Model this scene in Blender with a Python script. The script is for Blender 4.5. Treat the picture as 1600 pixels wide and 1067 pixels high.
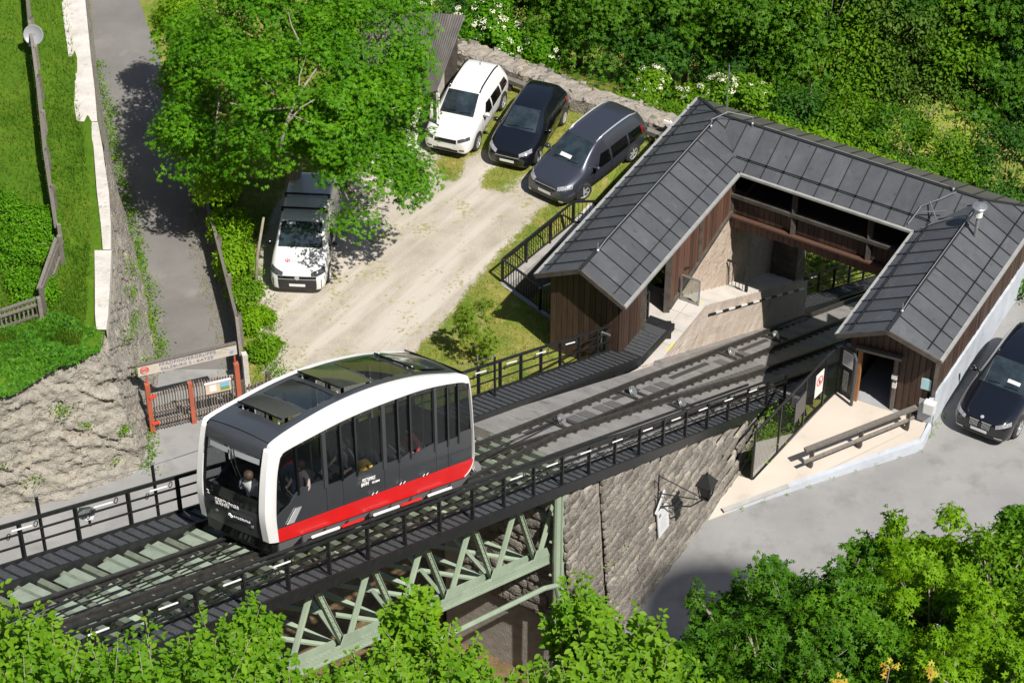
import bpy, math, random
import numpy as np
from mathutils import Vector, Matrix
from mathutils.bvhtree import BVHTree

for o in list(bpy.data.objects):
    bpy.data.objects.remove(o)
SC = bpy.context.scene
COL = SC.collection

# ------------------------------------------------------------------ camera, sky, sun, exposure
CAM_H, FPX, PITCH = 50.0, 3813.0, math.radians(40.4)
cd = bpy.data.cameras.new('camera')
cd.sensor_width = 36.0
cd.lens = FPX / 1600.0 * 36.0
cd.clip_start, cd.clip_end = 1.0, 1500.0
cam = bpy.data.objects.new('camera', cd)
COL.objects.link(cam)
cam.location = (0, 0, CAM_H)
cam.rotation_euler = (math.pi / 2 - PITCH, 0, 0)
SC.camera = cam

SUN_DIR = Vector((0.44, -0.57, 1.0)).normalized()          # towards the sun
world = bpy.data.worlds.new('World')
SC.world = world
world.use_nodes = True
nt = world.node_tree
nt.nodes.clear()
wo = nt.nodes.new('ShaderNodeOutputWorld')
bg = nt.nodes.new('ShaderNodeBackground')
sky = nt.nodes.new('ShaderNodeTexSky')
sky.sky_type = 'NISHITA'
sky.sun_disc = False
sky.sun_elevation = math.asin(SUN_DIR.z)
sky.sun_rotation = math.atan2(SUN_DIR.x, SUN_DIR.y)
bg.inputs['Strength'].default_value = 0.065
nt.links.new(sky.outputs[0], bg.inputs['Color'])
nt.links.new(bg.outputs[0], wo.inputs['Surface'])
sl = bpy.data.lights.new('sun', 'SUN')
sl.energy = 5.0
sl.angle = math.radians(0.53)
sl.color = (1.0, 0.95, 0.87)
sun = bpy.data.objects.new('sun', sl)
COL.objects.link(sun)
sun.location = (30, -20, 90)
sun.rotation_euler = SUN_DIR.to_track_quat('Z', 'Y').to_euler()
SC.view_settings.view_transform = 'Standard'
SC.view_settings.look = 'None'
SC.view_settings.gamma = 1.0
SC.view_settings.exposure = 0.42
SC.render.engine = 'CYCLES'
SC.cycles.max_bounces = 6
SC.cycles.diffuse_bounces = 3
SC.cycles.glossy_bounces = 3
SC.cycles.transmission_bounces = 4
SC.cycles.transparent_max_bounces = 8

# ------------------------------------------------------------------ frames
def at(x, y, z=0.0):
    """point of height z that the survey picture shows at (x, y)"""
    a = (x - 800.0) / FPX
    b = -(y - 533.5) / FPX
    d = Vector((a, math.cos(PITCH) + b * math.sin(PITCH), -math.sin(PITCH) + b * math.cos(PITCH)))
    return Vector((0, 0, CAM_H)) + d * ((z - CAM_H) / d.z)

def along(x, y, depth):
    a = (x - 800.0) / FPX
    b = -(y - 533.5) / FPX
    d = Vector((a, math.cos(PITCH) + b * math.sin(PITCH), -math.sin(PITCH) + b * math.cos(PITCH)))
    return Vector((0, 0, CAM_H)) + d * depth

HEAD = math.radians(59.7)
U = Vector((math.cos(HEAD), math.sin(HEAD), 0))       # downhill along the track
V = Vector((math.sin(HEAD), -math.cos(HEAD), 0))      # to the right of it
W0 = Vector((5.16, 49.75, 0))
SLOPE = -0.5674
def zt(a):
    return 4.0 + SLOPE * a
def F(a, b, z=0.0):
    return W0 + U * a + V * b + Vector((0, 0, z))
def T(a, b, h=0.0):
    return F(a, b, zt(a) + h)
def toab(p):
    q = Vector(p) - W0
    return q.dot(U), q.dot(V)

# ------------------------------------------------------------------ materials
MATS = {}
def _n(nt, t, **kw):
    n = nt.nodes.new(t)
    for k, v in kw.items():
        setattr(n, k, v)
    return n
def M(name, c1, c2=None, rough=0.7, metal=0.0, ns=3.0, lo=0.35, hi=0.65, bump=0.0, bs=30.0, rnd=0.0, coat=0.0, spec=0.5,
      c3=None, ns3=1.0, lo3=0.55, hi3=0.7, stretch=None, c4=None, ns4=30., lo4=.6, hi4=.66, vein=None, vs=1.0, vw=.01):
    if name in MATS:
        return MATS[name]
    m = bpy.data.materials.new(name)
    m.use_nodes = True
    nt = m.node_tree
    p = nt.nodes['Principled BSDF']
    p.inputs['Roughness'].default_value = rough
    p.inputs['Metallic'].default_value = metal
    p.inputs['Coat Weight'].default_value = coat
    p.inputs['Coat Roughness'].default_value = 0.03
    p.inputs['Specular IOR Level'].default_value = spec
    geo = _n(nt, 'ShaderNodeNewGeometry')
    src = geo.outputs['Position']
    if stretch:
        mp = _n(nt, 'ShaderNodeVectorMath', operation='MULTIPLY')
        nt.links.new(src, mp.inputs[0]); mp.inputs[1].default_value = stretch
        src = mp.outputs[0]
    def patch(prev, col, sc, lo, hi, det=6):
        nz = _n(nt, 'ShaderNodeTexNoise')
        nz.inputs['Scale'].default_value = sc
        nz.inputs['Detail'].default_value = det
        nz.inputs['Roughness'].default_value = 0.62
        nt.links.new(src, nz.inputs['Vector'])
        mr = _n(nt, 'ShaderNodeMapRange')
        mr.inputs['From Min'].default_value = lo; mr.inputs['From Max'].default_value = hi
        nt.links.new(nz.outputs['Fac'], mr.inputs['Value'])
        mx = _n(nt, 'ShaderNodeMix', data_type='RGBA')
        nt.links.new(mr.outputs[0], mx.inputs['Factor'])
        if isinstance(prev, tuple):
            mx.inputs['A'].default_value = (*prev, 1)
        else:
            nt.links.new(prev, mx.inputs['A'])
        mx.inputs['B'].default_value = (*col, 1)
        return mx.outputs['Result']
    out = c1
    if c2: out = patch(out, c2, ns, lo, hi)
    if c3: out = patch(out, c3, ns3, lo3, hi3)
    if c4: out = patch(out, c4, ns4, lo4, hi4, 3)
    if vein:
        nz = _n(nt, 'ShaderNodeTexNoise'); nz.inputs['Scale'].default_value = vs; nz.inputs['Detail'].default_value = 7; nz.inputs['Roughness'].default_value = .6; nz.inputs['Distortion'].default_value = .6
        nt.links.new(src, nz.inputs['Vector'])
        a_ = _n(nt, 'ShaderNodeMath', operation='SUBTRACT'); a_.inputs[1].default_value = .5; nt.links.new(nz.outputs['Fac'], a_.inputs[0])
        b_ = _n(nt, 'ShaderNodeMath', operation='ABSOLUTE'); nt.links.new(a_.outputs[0], b_.inputs[0])
        mr = _n(nt, 'ShaderNodeMapRange'); mr.inputs['From Min'].default_value = vw * .3; mr.inputs['From Max'].default_value = vw
        mr.inputs['To Min'].default_value = .75; mr.inputs['To Max'].default_value = 0
        nt.links.new(b_.outputs[0], mr.inputs['Value'])
        mx = _n(nt, 'ShaderNodeMix', data_type='RGBA'); nt.links.new(mr.outputs[0], mx.inputs['Factor']); nt.links.new(out, mx.inputs['A']); mx.inputs['B'].default_value = (*vein, 1)
        out = mx.outputs['Result']
    if rnd:
        oi = _n(nt, 'ShaderNodeObjectInfo')
        mr = _n(nt, 'ShaderNodeMapRange')
        mr.inputs['To Min'].default_value = 1 - rnd; mr.inputs['To Max'].default_value = 1 + rnd
        nt.links.new(oi.outputs['Random'], mr.inputs['Value'])
        hs = _n(nt, 'ShaderNodeHueSaturation')
        nt.links.new(mr.outputs[0], hs.inputs['Value'])
        if isinstance(out, tuple): hs.inputs['Color'].default_value = (*out, 1)
        else: nt.links.new(out, hs.inputs['Color'])
        out = hs.outputs[0]
    if isinstance(out, tuple): p.inputs['Base Color'].default_value = (*out, 1)
    else: nt.links.new(out, p.inputs['Base Color'])
    if bump:
        nz = _n(nt, 'ShaderNodeTexNoise')
        nz.inputs['Scale'].default_value = bs; nz.inputs['Detail'].default_value = 5
        nt.links.new(src, nz.inputs['Vector'])
        bp = _n(nt, 'ShaderNodeBump')
        bp.inputs['Strength'].default_value = 1.0
        bp.inputs['Distance'].default_value = bump
        nt.links.new(nz.outputs['Fac'], bp.inputs['Height'])
        nt.links.new(bp.outputs[0], p.inputs['Normal'])
    MATS[name] = m
    return m

def leafmat(name, dark, mid, bright, trans=0.35, rough=0.55):
    m = bpy.data.materials.new(name)
    m.use_nodes = True
    nt = m.node_tree
    p = nt.nodes['Principled BSDF']
    out = nt.nodes['Material Output']
    at_ = _n(nt, 'ShaderNodeAttribute', attribute_name='lv')
    geo = _n(nt, 'ShaderNodeNewGeometry')
    nz = _n(nt, 'ShaderNodeTexNoise'); nz.inputs['Scale'].default_value = 0.55; nz.inputs['Detail'].default_value = 3
    nt.links.new(geo.outputs['Position'], nz.inputs['Vector'])
    ad = _n(nt, 'ShaderNodeMath', operation='MULTIPLY_ADD'); ad.inputs[1].default_value = 0.6; 
    nt.links.new(at_.outputs['Fac'], ad.inputs[0])
    m2 = _n(nt, 'ShaderNodeMath', operation='MULTIPLY'); m2.inputs[1].default_value = 0.5
    nt.links.new(nz.outputs['Fac'], m2.inputs[0]); nt.links.new(m2.outputs[0], ad.inputs[2])
    r = _n(nt, 'ShaderNodeValToRGB')
    r.color_ramp.elements[0].position = 0.15; r.color_ramp.elements[0].color = (*dark, 1)
    r.color_ramp.elements[1].position = 0.9; r.color_ramp.elements[1].color = (*bright, 1)
    e = r.color_ramp.elements.new(0.5); e.color = (*mid, 1)
    nt.links.new(ad.outputs[0], r.inputs[0])
    nt.links.new(r.outputs[0], p.inputs['Base Color'])
    p.inputs['Roughness'].default_value = rough
    p.inputs['Specular IOR Level'].default_value = 0.18
    tr = _n(nt, 'ShaderNodeBsdfTranslucent')
    hs = _n(nt, 'ShaderNodeHueSaturation'); hs.inputs['Hue'].default_value = 0.485; hs.inputs['Value'].default_value = 1.5
    nt.links.new(r.outputs[0], hs.inputs['Color']); nt.links.new(hs.outputs[0], tr.inputs['Color'])
    mx = _n(nt, 'ShaderNodeMixShader'); mx.inputs[0].default_value = trans
    nt.links.new(p.outputs[0], mx.inputs[1]); nt.links.new(tr.outputs[0], mx.inputs[2])
    nt.links.new(mx.outputs[0], out.inputs['Surface'])
    MATS[name] = m
    return m

def glassmat(name, tint, trans=0.6, rough=0.03):
    m = bpy.data.materials.new(name)
    m.use_nodes = True
    nt = m.node_tree
    p = nt.nodes['Principled BSDF']
    out = nt.nodes['Material Output']
    p.inputs['Base Color'].default_value = (0.01, 0.013, 0.016, 1)
    p.inputs['Roughness'].default_value = rough
    p.inputs['Specular IOR Level'].default_value = 0.6
    t = _n(nt, 'ShaderNodeBsdfTransparent'); t.inputs['Color'].default_value = (*tint, 1)
    mx = _n(nt, 'ShaderNodeMixShader'); mx.inputs[0].default_value = trans
    nt.links.new(p.outputs[0], mx.inputs[1]); nt.links.new(t.outputs[0], mx.inputs[2])
    nt.links.new(mx.outputs[0], out.inputs['Surface'])
    MATS[name] = m
    return m

# ------------------------------------------------------------------ object helpers
WM = {}
def _link(o, parent, mw):
    COL.objects.link(o)
    o.matrix_basis = mw
    WM[o.name] = mw.copy()
    if parent is not None:
        o.parent = parent
        o.matrix_parent_inverse = WM[parent.name].inverted()
    return o
def tag(o, label=None, cat=None, group=None, kind=None):
    if label: o['label'] = label
    if cat: o['category'] = cat
    if group: o['group'] = group
    if kind: o['kind'] = kind
    return o
def thing(name, loc, label, cat, group=None, rz=0.0):
    o = bpy.data.objects.new(name, None)
    o.empty_display_size = 0.3
    _link(o, None, Matrix.Translation(Vector(loc)) @ Matrix.Rotation(rz, 4, 'Z'))
    return tag(o, label, cat, group)
UNIT = {}
def unit(mat):
    if mat.name in UNIT:
        return UNIT[mat.name]
    me = bpy.data.meshes.new('block_' + mat.name)
    v = [(x, y, z) for x in (-.5, .5) for y in (-.5, .5) for z in (-.5, .5)]
    f = [(0, 1, 3, 2), (4, 6, 7, 5), (0, 4, 5, 1), (2, 3, 7, 6), (0, 2, 6, 4), (1, 5, 7, 3)]
    me.from_pydata(v, [], f)
    me.materials.append(mat)
    UNIT[mat.name] = me
    return me
def axes(p0, p1, up):
    x = (p1 - p0)
    L = x.length
    x = x.normalized()
    y = Vector(up).cross(x)
    if y.length < 1e-5:
        y = Vector((0, 1, 0)).cross(x)
        if y.length < 1e-5: y = Vector((1, 0, 0)).cross(x)
    y.normalize()
    z = x.cross(y)
    return L, x, y, z
def bar(name, p0, p1, w, h, mat, parent, up=(0, 0, 1)):
    """a squared bar as an object of its own (shares one block mesh per material)"""
    p0, p1 = Vector(p0), Vector(p1)
    L, x, y, z = axes(p0, p1, up)
    c = (p0 + p1) / 2
    m = Matrix(((x.x * L, y.x * w, z.x * h, c.x), (x.y * L, y.y * w, z.y * h, c.y), (x.z * L, y.z * w, z.z * h, c.z), (0, 0, 0, 1)))
    o = bpy.data.objects.new(name, unit(mat))
    return _link(o, parent, m)

class MB:
    def __init__(s):
        s.v, s.f = [], []
    def add(s, vs, fs):
        n = len(s.v)
        s.v += [Vector(p) for p in vs]
        s.f += [tuple(i + n for i in f) for f in fs]
        return s
    def bar(s, p0, p1, w, h, up=(0, 0, 1)):
        p0, p1 = Vector(p0), Vector(p1)
        L, x, y, z = axes(p0, p1, up)
        vs = [p + y * (w / 2 * a) + z * (h / 2 * b) for p in (p0, p1) for a in (-1, 1) for b in (-1, 1)]
        return s.add(vs, [(0, 1, 3, 2), (4, 6, 7, 5), (0, 4, 5, 1), (2, 3, 7, 6), (0, 2, 6, 4), (1, 5, 7, 3)])
    def box(s, lo, hi):
        a, b = lo, hi
        vs = [(x, y, z) for x in (a[0], b[0]) for y in (a[1], b[1]) for z in (a[2], b[2])]
        return s.add(vs, [(0, 1, 3, 2), (4, 6, 7, 5), (0, 4, 5, 1), (2, 3, 7, 6), (0, 2, 6, 4), (1, 5, 7, 3)])
    def tube(s, pts, r, n=8, r1=None, cap=True):
        pts = [Vector(p) for p in pts]
        base = len(s.v)
        k = len(pts)
        for i, p in enumerate(pts):
            d = (pts[min(i + 1, k - 1)] - pts[max(i - 1, 0)]).normalized()
            y = Vector((0, 0, 1)).cross(d)
            if y.length < 1e-3: y = Vector((1, 0, 0)).cross(d)
            y.normalize()
            z = d.cross(y)
            rr = r if r1 is None else r + (r1 - r) * i / max(1, k - 1)
            for j in range(n):
                t = 2 * math.pi * j / n
                s.v.append(p + y * (rr * math.cos(t)) + z * (rr * math.sin(t)))
        for i in range(k - 1):
            for j in range(n):
                a = base + i * n + j; b = base + i * n + (j + 1) % n
                s.f.append((a, b, b + n, a + n))
        if cap:
            s.f.append(tuple(base + j for j in reversed(range(n))))
            s.f.append(tuple(base + (k - 1) * n + j for j in range(n)))
        return s
    def lathe(s, prof, c, ax=(0, 0, 1), n=20, cap=True):
        c, ax = Vector(c), Vector(ax).normalized()
        y = ax.orthogonal().normalized(); z = ax.cross(y)
        base = len(s.v)
        for r, h in prof:
            for j in range(n):
                t = 2 * math.pi * j / n
                s.v.append(c + ax * h + y * (r * math.cos(t)) + z * (r * math.sin(t)))
        for i in range(len(prof) - 1):
            for j in range(n):
                a = base + i * n + j; b = base + i * n + (j + 1) % n
                s.f.append((a, b, b + n, a + n))
        if cap:
            s.f.append(tuple(base + j for j in reversed(range(n))))
            s.f.append(tuple(base + (len(prof) - 1) * n + j for j in range(n)))
        return s
    def slab(s, poly, thick):
        """closed plate: poly (3d, counter-clockwise seen from outside) pushed back by vector thick"""
        poly = [Vector(p) for p in poly]
        t = Vector(thick)
        n = len(poly)
        vs = poly + [p - t for p in poly]
        fs = [tuple(range(n)), tuple(range(2 * n - 1, n - 1, -1))]
        for i in range(n):
            j = (i + 1) % n
            fs.append((i, i + n, j + n, j))
        return s.add(vs, fs)
    def grid(s, rows):
        n = len(rows[0]); base = len(s.v)
        for r in rows:
            s.v += [Vector(p) for p in r]
        for i in range(len(rows) - 1):
            for j in range(n - 1):
                a = base + i * n + j
                s.f.append((a, a + 1, a + n + 1, a + n))
        return s
    def build(s, name, mat, parent=None, frame=None, smooth=False, base=None):
        """frame given: vertices are local to it. Otherwise vertices are in world space."""
        me = bpy.data.meshes.new(name)
        if frame is None:
            if base is None:
                base = WM[parent.name].translation if parent is not None else s.v[0]
            base = Vector(base)
            me.from_pydata([p - base for p in s.v], [], s.f)
            mw = Matrix.Translation(base)
        else:
            me.from_pydata(s.v, [], s.f)
            mw = frame
        me.materials.append(mat)
        if smooth:
            me.polygons.foreach_set('use_smooth', [True] * len(me.polygons))
        me.update()
        o = bpy.data.objects.new(name, me)
        return _link(o, parent, mw)

def fast_mesh(name, verts, faces, mat, parent=None, base=(0, 0, 0), lv=None, smooth=False, link=True):
    """verts (n,3) array, faces (m,k) array; lv per-vertex value"""
    me = bpy.data.meshes.new(name)
    verts = np.asarray(verts, dtype=np.float32) - np.asarray(base, dtype=np.float32)
    faces = np.asarray(faces, dtype=np.int32)
    k = faces.shape[1]
    me.vertices.add(len(verts)); me.vertices.foreach_set('co', verts.ravel())
    me.loops.add(faces.size); me.loops.foreach_set('vertex_index', faces.ravel())
    me.polygons.add(len(faces))
    me.polygons.foreach_set('loop_start', np.arange(0, faces.size, k, dtype=np.int32))
    me.polygons.foreach_set('loop_total', np.full(len(faces), k, dtype=np.int32))
    if smooth: me.polygons.foreach_set('use_smooth', np.ones(len(faces), dtype=bool))
    if lv is not None:
        a = me.attributes.new('lv', 'FLOAT', 'POINT')
        a.data.foreach_set('value', np.asarray(lv, dtype=np.float32))
    me.update(calc_edges=True)
    me.materials.append(mat)
    if not link: return me
    o = bpy.data.objects.new(name, me)
    return _link(o, parent, Matrix.Translation(Vector(base)))

def copy_tree(o, mw, label=None, parent=None):
    c = o.copy()
    COL.objects.link(c)
    WM[c.name] = mw.copy()
    c.matrix_basis = mw
    if label: c['label'] = label
    for ch in list(o.children):
        d = ch.copy(); COL.objects.link(d); d.parent = c
        for g in list(ch.children):
            e = g.copy(); COL.objects.link(e); e.parent = d
    return c

def letters(text, mat, parent, origin, right, up, size, name='lettering', bold=0.0, depth=0.004, shear=0.0, align='LEFT', spacing=1.0):
    cu = bpy.data.curves.new(name, 'FONT')
    cu.body = text; cu.size = size; cu.extrude = depth; cu.offset = bold; cu.shear = shear
    cu.align_x = align; cu.space_line = 0.85; cu.space_character = spacing; cu.resolution_u = 3
    tmp = bpy.data.objects.new('tmp', cu)
    COL.objects.link(tmp)
    dg = bpy.context.evaluated_depsgraph_get()
    me = bpy.data.meshes.new_from_object(tmp.evaluated_get(dg))
    bpy.data.objects.remove(tmp)
    me.materials.clear(); me.materials.append(mat)
    r = Vector(right).normalized(); u = Vector(up).normalized(); n = r.cross(u).normalized(); u = n.cross(r)
    o_ = Vector(origin)
    m = Matrix(((r.x, u.x, n.x, o_.x), (r.y, u.y, n.y, o_.y), (r.z, u.z, n.z, o_.z), (0, 0, 0, 1)))
    o = bpy.data.objects.new(name, me)
    return _link(o, parent, m)

rnd = random.Random(7)
# ------------------------------------------------------------------ palette
black = M('black_steel', (0.012, 0.013, 0.014), (0.022, 0.023, 0.024), rough=0.42, ns=6, spec=0.4)
grate = M('steel_grating', (0.032, 0.034, 0.038), (0.085, 0.088, 0.094), rough=0.5, ns=60, lo=.45, hi=.55, bump=.01, bs=70)
railst = M('rail_steel', (0.06, 0.058, 0.056), (0.11, 0.1, 0.09), rough=0.5, metal=0.6, ns=5)
white = M('white_paint', (0.78, 0.78, 0.77), (0.7, 0.7, 0.69), rough=0.45, ns=1.5, coat=.2)
roofm = M('roof_sheet', (0.062, 0.066, 0.074), (0.08, 0.084, 0.092), rough=0.46, ns=1.2, rnd=.14, c3=(0.11, 0.112, 0.116), ns3=2.2, lo3=.57, hi3=.8, bump=.025, bs=1.6, c4=(.05, .05, .046), ns4=5, lo4=.6, hi4=.75)
roofold = M('roof_sheet_weathered', (0.075, 0.074, 0.062), (0.1, 0.098, 0.08), rough=0.6, ns=1.5, rnd=.08)
wood = M('brown_boards', (0.04, 0.023, 0.016), (0.07, 0.038, 0.025), rough=0.65, ns=2.5, rnd=.38, stretch=(6, 6, .5), bump=.004, bs=8)
woodred = M('reddish_boards', (0.085, 0.042, 0.028), (0.12, 0.06, 0.04), rough=0.65, ns=2.5, rnd=.3, stretch=(6, 6, .5), bump=.004, bs=8)
woodgrey = M('weathered_wood', (0.13, 0.115, 0.1), (0.2, 0.18, 0.155), rough=0.8, ns=3, rnd=.25, stretch=(5, 5, 1.2), bump=.006, bs=14)
wooddark = M('dark_weathered_wood', (0.05, 0.042, 0.036), (0.09, 0.078, 0.066), rough=0.8, ns=3, rnd=.2, bump=.005, bs=14)
conc = M('pale_concrete', (0.5, 0.47, 0.435), (0.42, 0.395, 0.365), rough=0.85, ns=1.3, bump=.004, bs=40, c3=(0.36, 0.34, 0.31), ns3=.7, lo3=.58, hi3=.75)
terrm = M('cream_concrete', (0.54, 0.48, 0.415), (0.48, 0.43, 0.37), rough=0.85, ns=.8, c3=(0.4, 0.36, 0.31), ns3=1.6, lo3=.58, hi3=.78, bump=.003, bs=50)
deckm = M('grey_deck_concrete', (0.2, 0.19, 0.18), (0.27, 0.255, 0.24), rough=0.85, ns=1.1, c3=(0.11, 0.105, 0.1), ns3=1.6, lo3=.56, hi3=.72, bump=.006, bs=30, c4=(.1, .095, .09), ns4=9, lo4=.62, hi4=.7)
plaster = M('bluish_plaster', (0.48, 0.52, 0.58), (0.4, 0.43, 0.48), rough=0.85, ns=1.6, c3=(0.33, 0.34, 0.35), ns3=2.5, lo3=.58, hi3=.8, bump=.008, bs=12)
green = M('pale_green_paint', (0.27, 0.345, 0.255), (0.33, 0.4, 0.3), rough=0.5, ns=2, c3=(0.16, 0.2, 0.13), ns3=3, lo3=.62, hi3=.78, rnd=.08)
galv = M('galvanised_steel', (0.45, 0.46, 0.47), (0.36, 0.37, 0.38), rough=0.35, metal=.7, ns=8)
rubber = M('tyre_rubber', (0.018, 0.018, 0.018), (0.03, 0.029, 0.028), rough=0.8, ns=9)
alloy = M('alloy_rim', (0.62, 0.63, 0.64), None, rough=0.32, metal=.55)
redp = M('red_paint', (0.72, 0.012, 0.014), (0.66, 0.012, 0.013), rough=0.35, ns=2, coat=.3)
orange = M('rusty_red_paint', (0.42, 0.1, 0.05), (0.34, 0.09, 0.05), rough=0.6, ns=4, rnd=.12, c3=(.2, .1, .07), ns3=5)
carglass = M('dark_glass', (0.012, 0.018, 0.022), (0.035, 0.05, 0.058), rough=0.03, ns=2.2, spec=1.0, coat=.6)  # bluish lighter patches put reflected sky and lit interior into the glass colour
# ================================================================== ground
def smooth(x, a, b):
    t = np.clip((x - a) / (b - a), 0, 1)
    return t * t * (3 - 2 * t)
RNG = np.random.default_rng(11)
def vnoise(x, y, s, seed=0):
    r = np.random.default_rng(seed)
    out = 0; amp = 1.0
    for k in range(4):
        g = r.random((64, 64))
        xs = (x / s) % 64; ys = (y / s) % 64
        i = np.floor(xs).astype(int) % 64; j = np.floor(ys).astype(int) % 64
        fx = xs - np.floor(xs); fy = ys - np.floor(ys)
        fx = fx * fx * (3 - 2 * fx); fy = fy * fy * (3 - 2 * fy)
        i1 = (i + 1) % 64; j1 = (j + 1) % 64
        out = out + amp * ((g[i, j] * (1 - fx) + g[i1, j] * fx) * (1 - fy) + (g[i, j1] * (1 - fx) + g[i1, j1] * fx) * fy - .5)
        amp *= .5; s /= 2.1
    return out
def ground_height(X, Y):
    a = (X - W0.x) * U.x + (Y - W0.y) * U.y
    b = (X - W0.x) * V.x + (Y - W0.y) * V.y
    z = np.zeros_like(X)
    # rampart: the land falls away behind the old wall
    edge = 74.6 - 0.56 * (X - (-1.5)) - Y          # > 0 inside
    edge = np.where(X > 5.5, 16.9 - a, edge)
    z = z - 9.0 * smooth(-edge, 0.3, 13.0)
    # grassy bank up to the track
    bank = np.clip(zt_np(a) - 1.5, 0, 3.2) * smooth(b, -9.0, -5.4) * (a > -9) * smooth(a, -8.5, -3.5)
    bank = np.where(b < -4.4, bank, 0)
    z = z + bank
    z = np.where((a > 16.4) & (b > -8) & (b < 6), np.minimum(z, zt_np(a) - .75 + np.clip(-5.6 - b, 0, None) * .9 + np.clip(b - .5, 0, None) * .9), z)
    # castle hill towards the viewer
    hill = np.clip(43.6 - Y, 0, None) * 0.98
    z = z + hill
    z = z + vnoise(X, Y, 3.0, 3) * 0.2 * smooth(-edge, 0.5, 3)
    # sunk strip between the lot and the left wing
    pit = smooth(b, -10.75, -10.5) * (b < -5.5) * smooth(a - 6.0 - (b + 7.3) * -.31, .5, 1.0) * (a < 15)
    z = z - 1.3 * pit
    return z
def zt_np(a):
    return 4.0 + SLOPE * a
def px_np(X, Y, Z):
    yc = Y * math.sin(PITCH) + (Z - CAM_H) * math.cos(PITCH)
    zc = Y * math.cos(PITCH) - (Z - CAM_H) * math.sin(PITCH)
    return 800 + FPX * X / zc, 533.5 - FPX * yc / zc
def inpoly(px, py, poly):
    c = np.zeros(px.shape, dtype=bool)
    n = len(poly)
    for i in range(n):
        x0, y0 = poly[i]; x1, y1 = poly[(i + 1) % n]
        if y0 == y1: continue
        k = ((y0 > py) != (y1 > py)) & (px < (x1 - x0) * (py - y0) / (y1 - y0) + x0)
        c ^= k
    return c
def blur(a, n):
    for _ in range(n):
        p = np.pad(a, 1, mode='edge')
        a = (p[:-2, 1:-1] + p[2:, 1:-1] + p[1:-1, :-2] + p[1:-1, 2:] + 2 * p[1:-1, 1:-1]) / 6
    return a
gx = np.concatenate([np.arange(-120, -22, 3.5), np.arange(-22, 22, 0.25), np.arange(22, 121, 3.5)])
gy = np.concatenate([np.arange(-6, 40, 1.6), np.arange(40, 80, 0.25), np.arange(80, 190, 3.5)])
GX, GY = np.meshgrid(gx, gy)
GZ = ground_height(GX, GY)
ga = (GX - W0.x) * U.x + (GY - W0.y) * U.y
gb = (GX - W0.x) * V.x + (GY - W0.y) * V.y
PX, PY = px_np(GX, GY, np.zeros_like(GZ))
LOT = [(440, 660), (405, 540), (400, 400), (440, 300), (640, 190), (684, 225), (720, 240), (775, 250), (845, 285), (850, 318), (800, 372), (752, 430), (700, 492), (640, 560), (600, 640)]
gm = 1.0 - inpoly(PX, PY, LOT).astype(float)
for cx, cy, rx, ry in ((706, 258, 22, 30), (788, 284, 40, 22)):
    gm = np.maximum(gm, (((PX - cx) / rx) ** 2 + ((PY - cy) / ry) ** 2 < 1).astype(float))
for tx0, ty0, tx1, ty1, w in ((690, 330, 760, 230, 10), (770, 330, 840, 262, 9), (840, 320, 905, 292, 8)):     # wheel ruts
    t = np.clip(((PX - tx0) * (tx1 - tx0) + (PY - ty0) * (ty1 - ty0)) / ((tx1 - tx0) ** 2 + (ty1 - ty0) ** 2), 0, 1)
    d = np.hypot(PX - tx0 - t * (tx1 - tx0), PY - ty0 - t * (ty1 - ty0))
    gm = np.where(d < w, np.minimum(gm, .25), gm)
gm = blur(gm, 4)
em = blur(((ga < -3.0) & (gb > -9) & (GY < 54.5)).astype(float), 5)
hollow = ((ga > 5.2) & (ga < 17.4) & (gb > -4.9) & (gb < 0.6)) | ((ga > 6.8) & (ga < 17.4) & (gb > -7.2) & (gb < 0.6))
ny, nx = GX.shape
idx = np.arange(nx * ny).reshape(ny, nx)
keep = ~(hollow[:-1, :-1] & hollow[1:, :-1] & hollow[:-1, 1:] & hollow[1:, 1:])
fc = np.stack([idx[:-1, :-1], idx[:-1, 1:], idx[1:, 1:], idx[1:, :-1]], -1)[keep]

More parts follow.
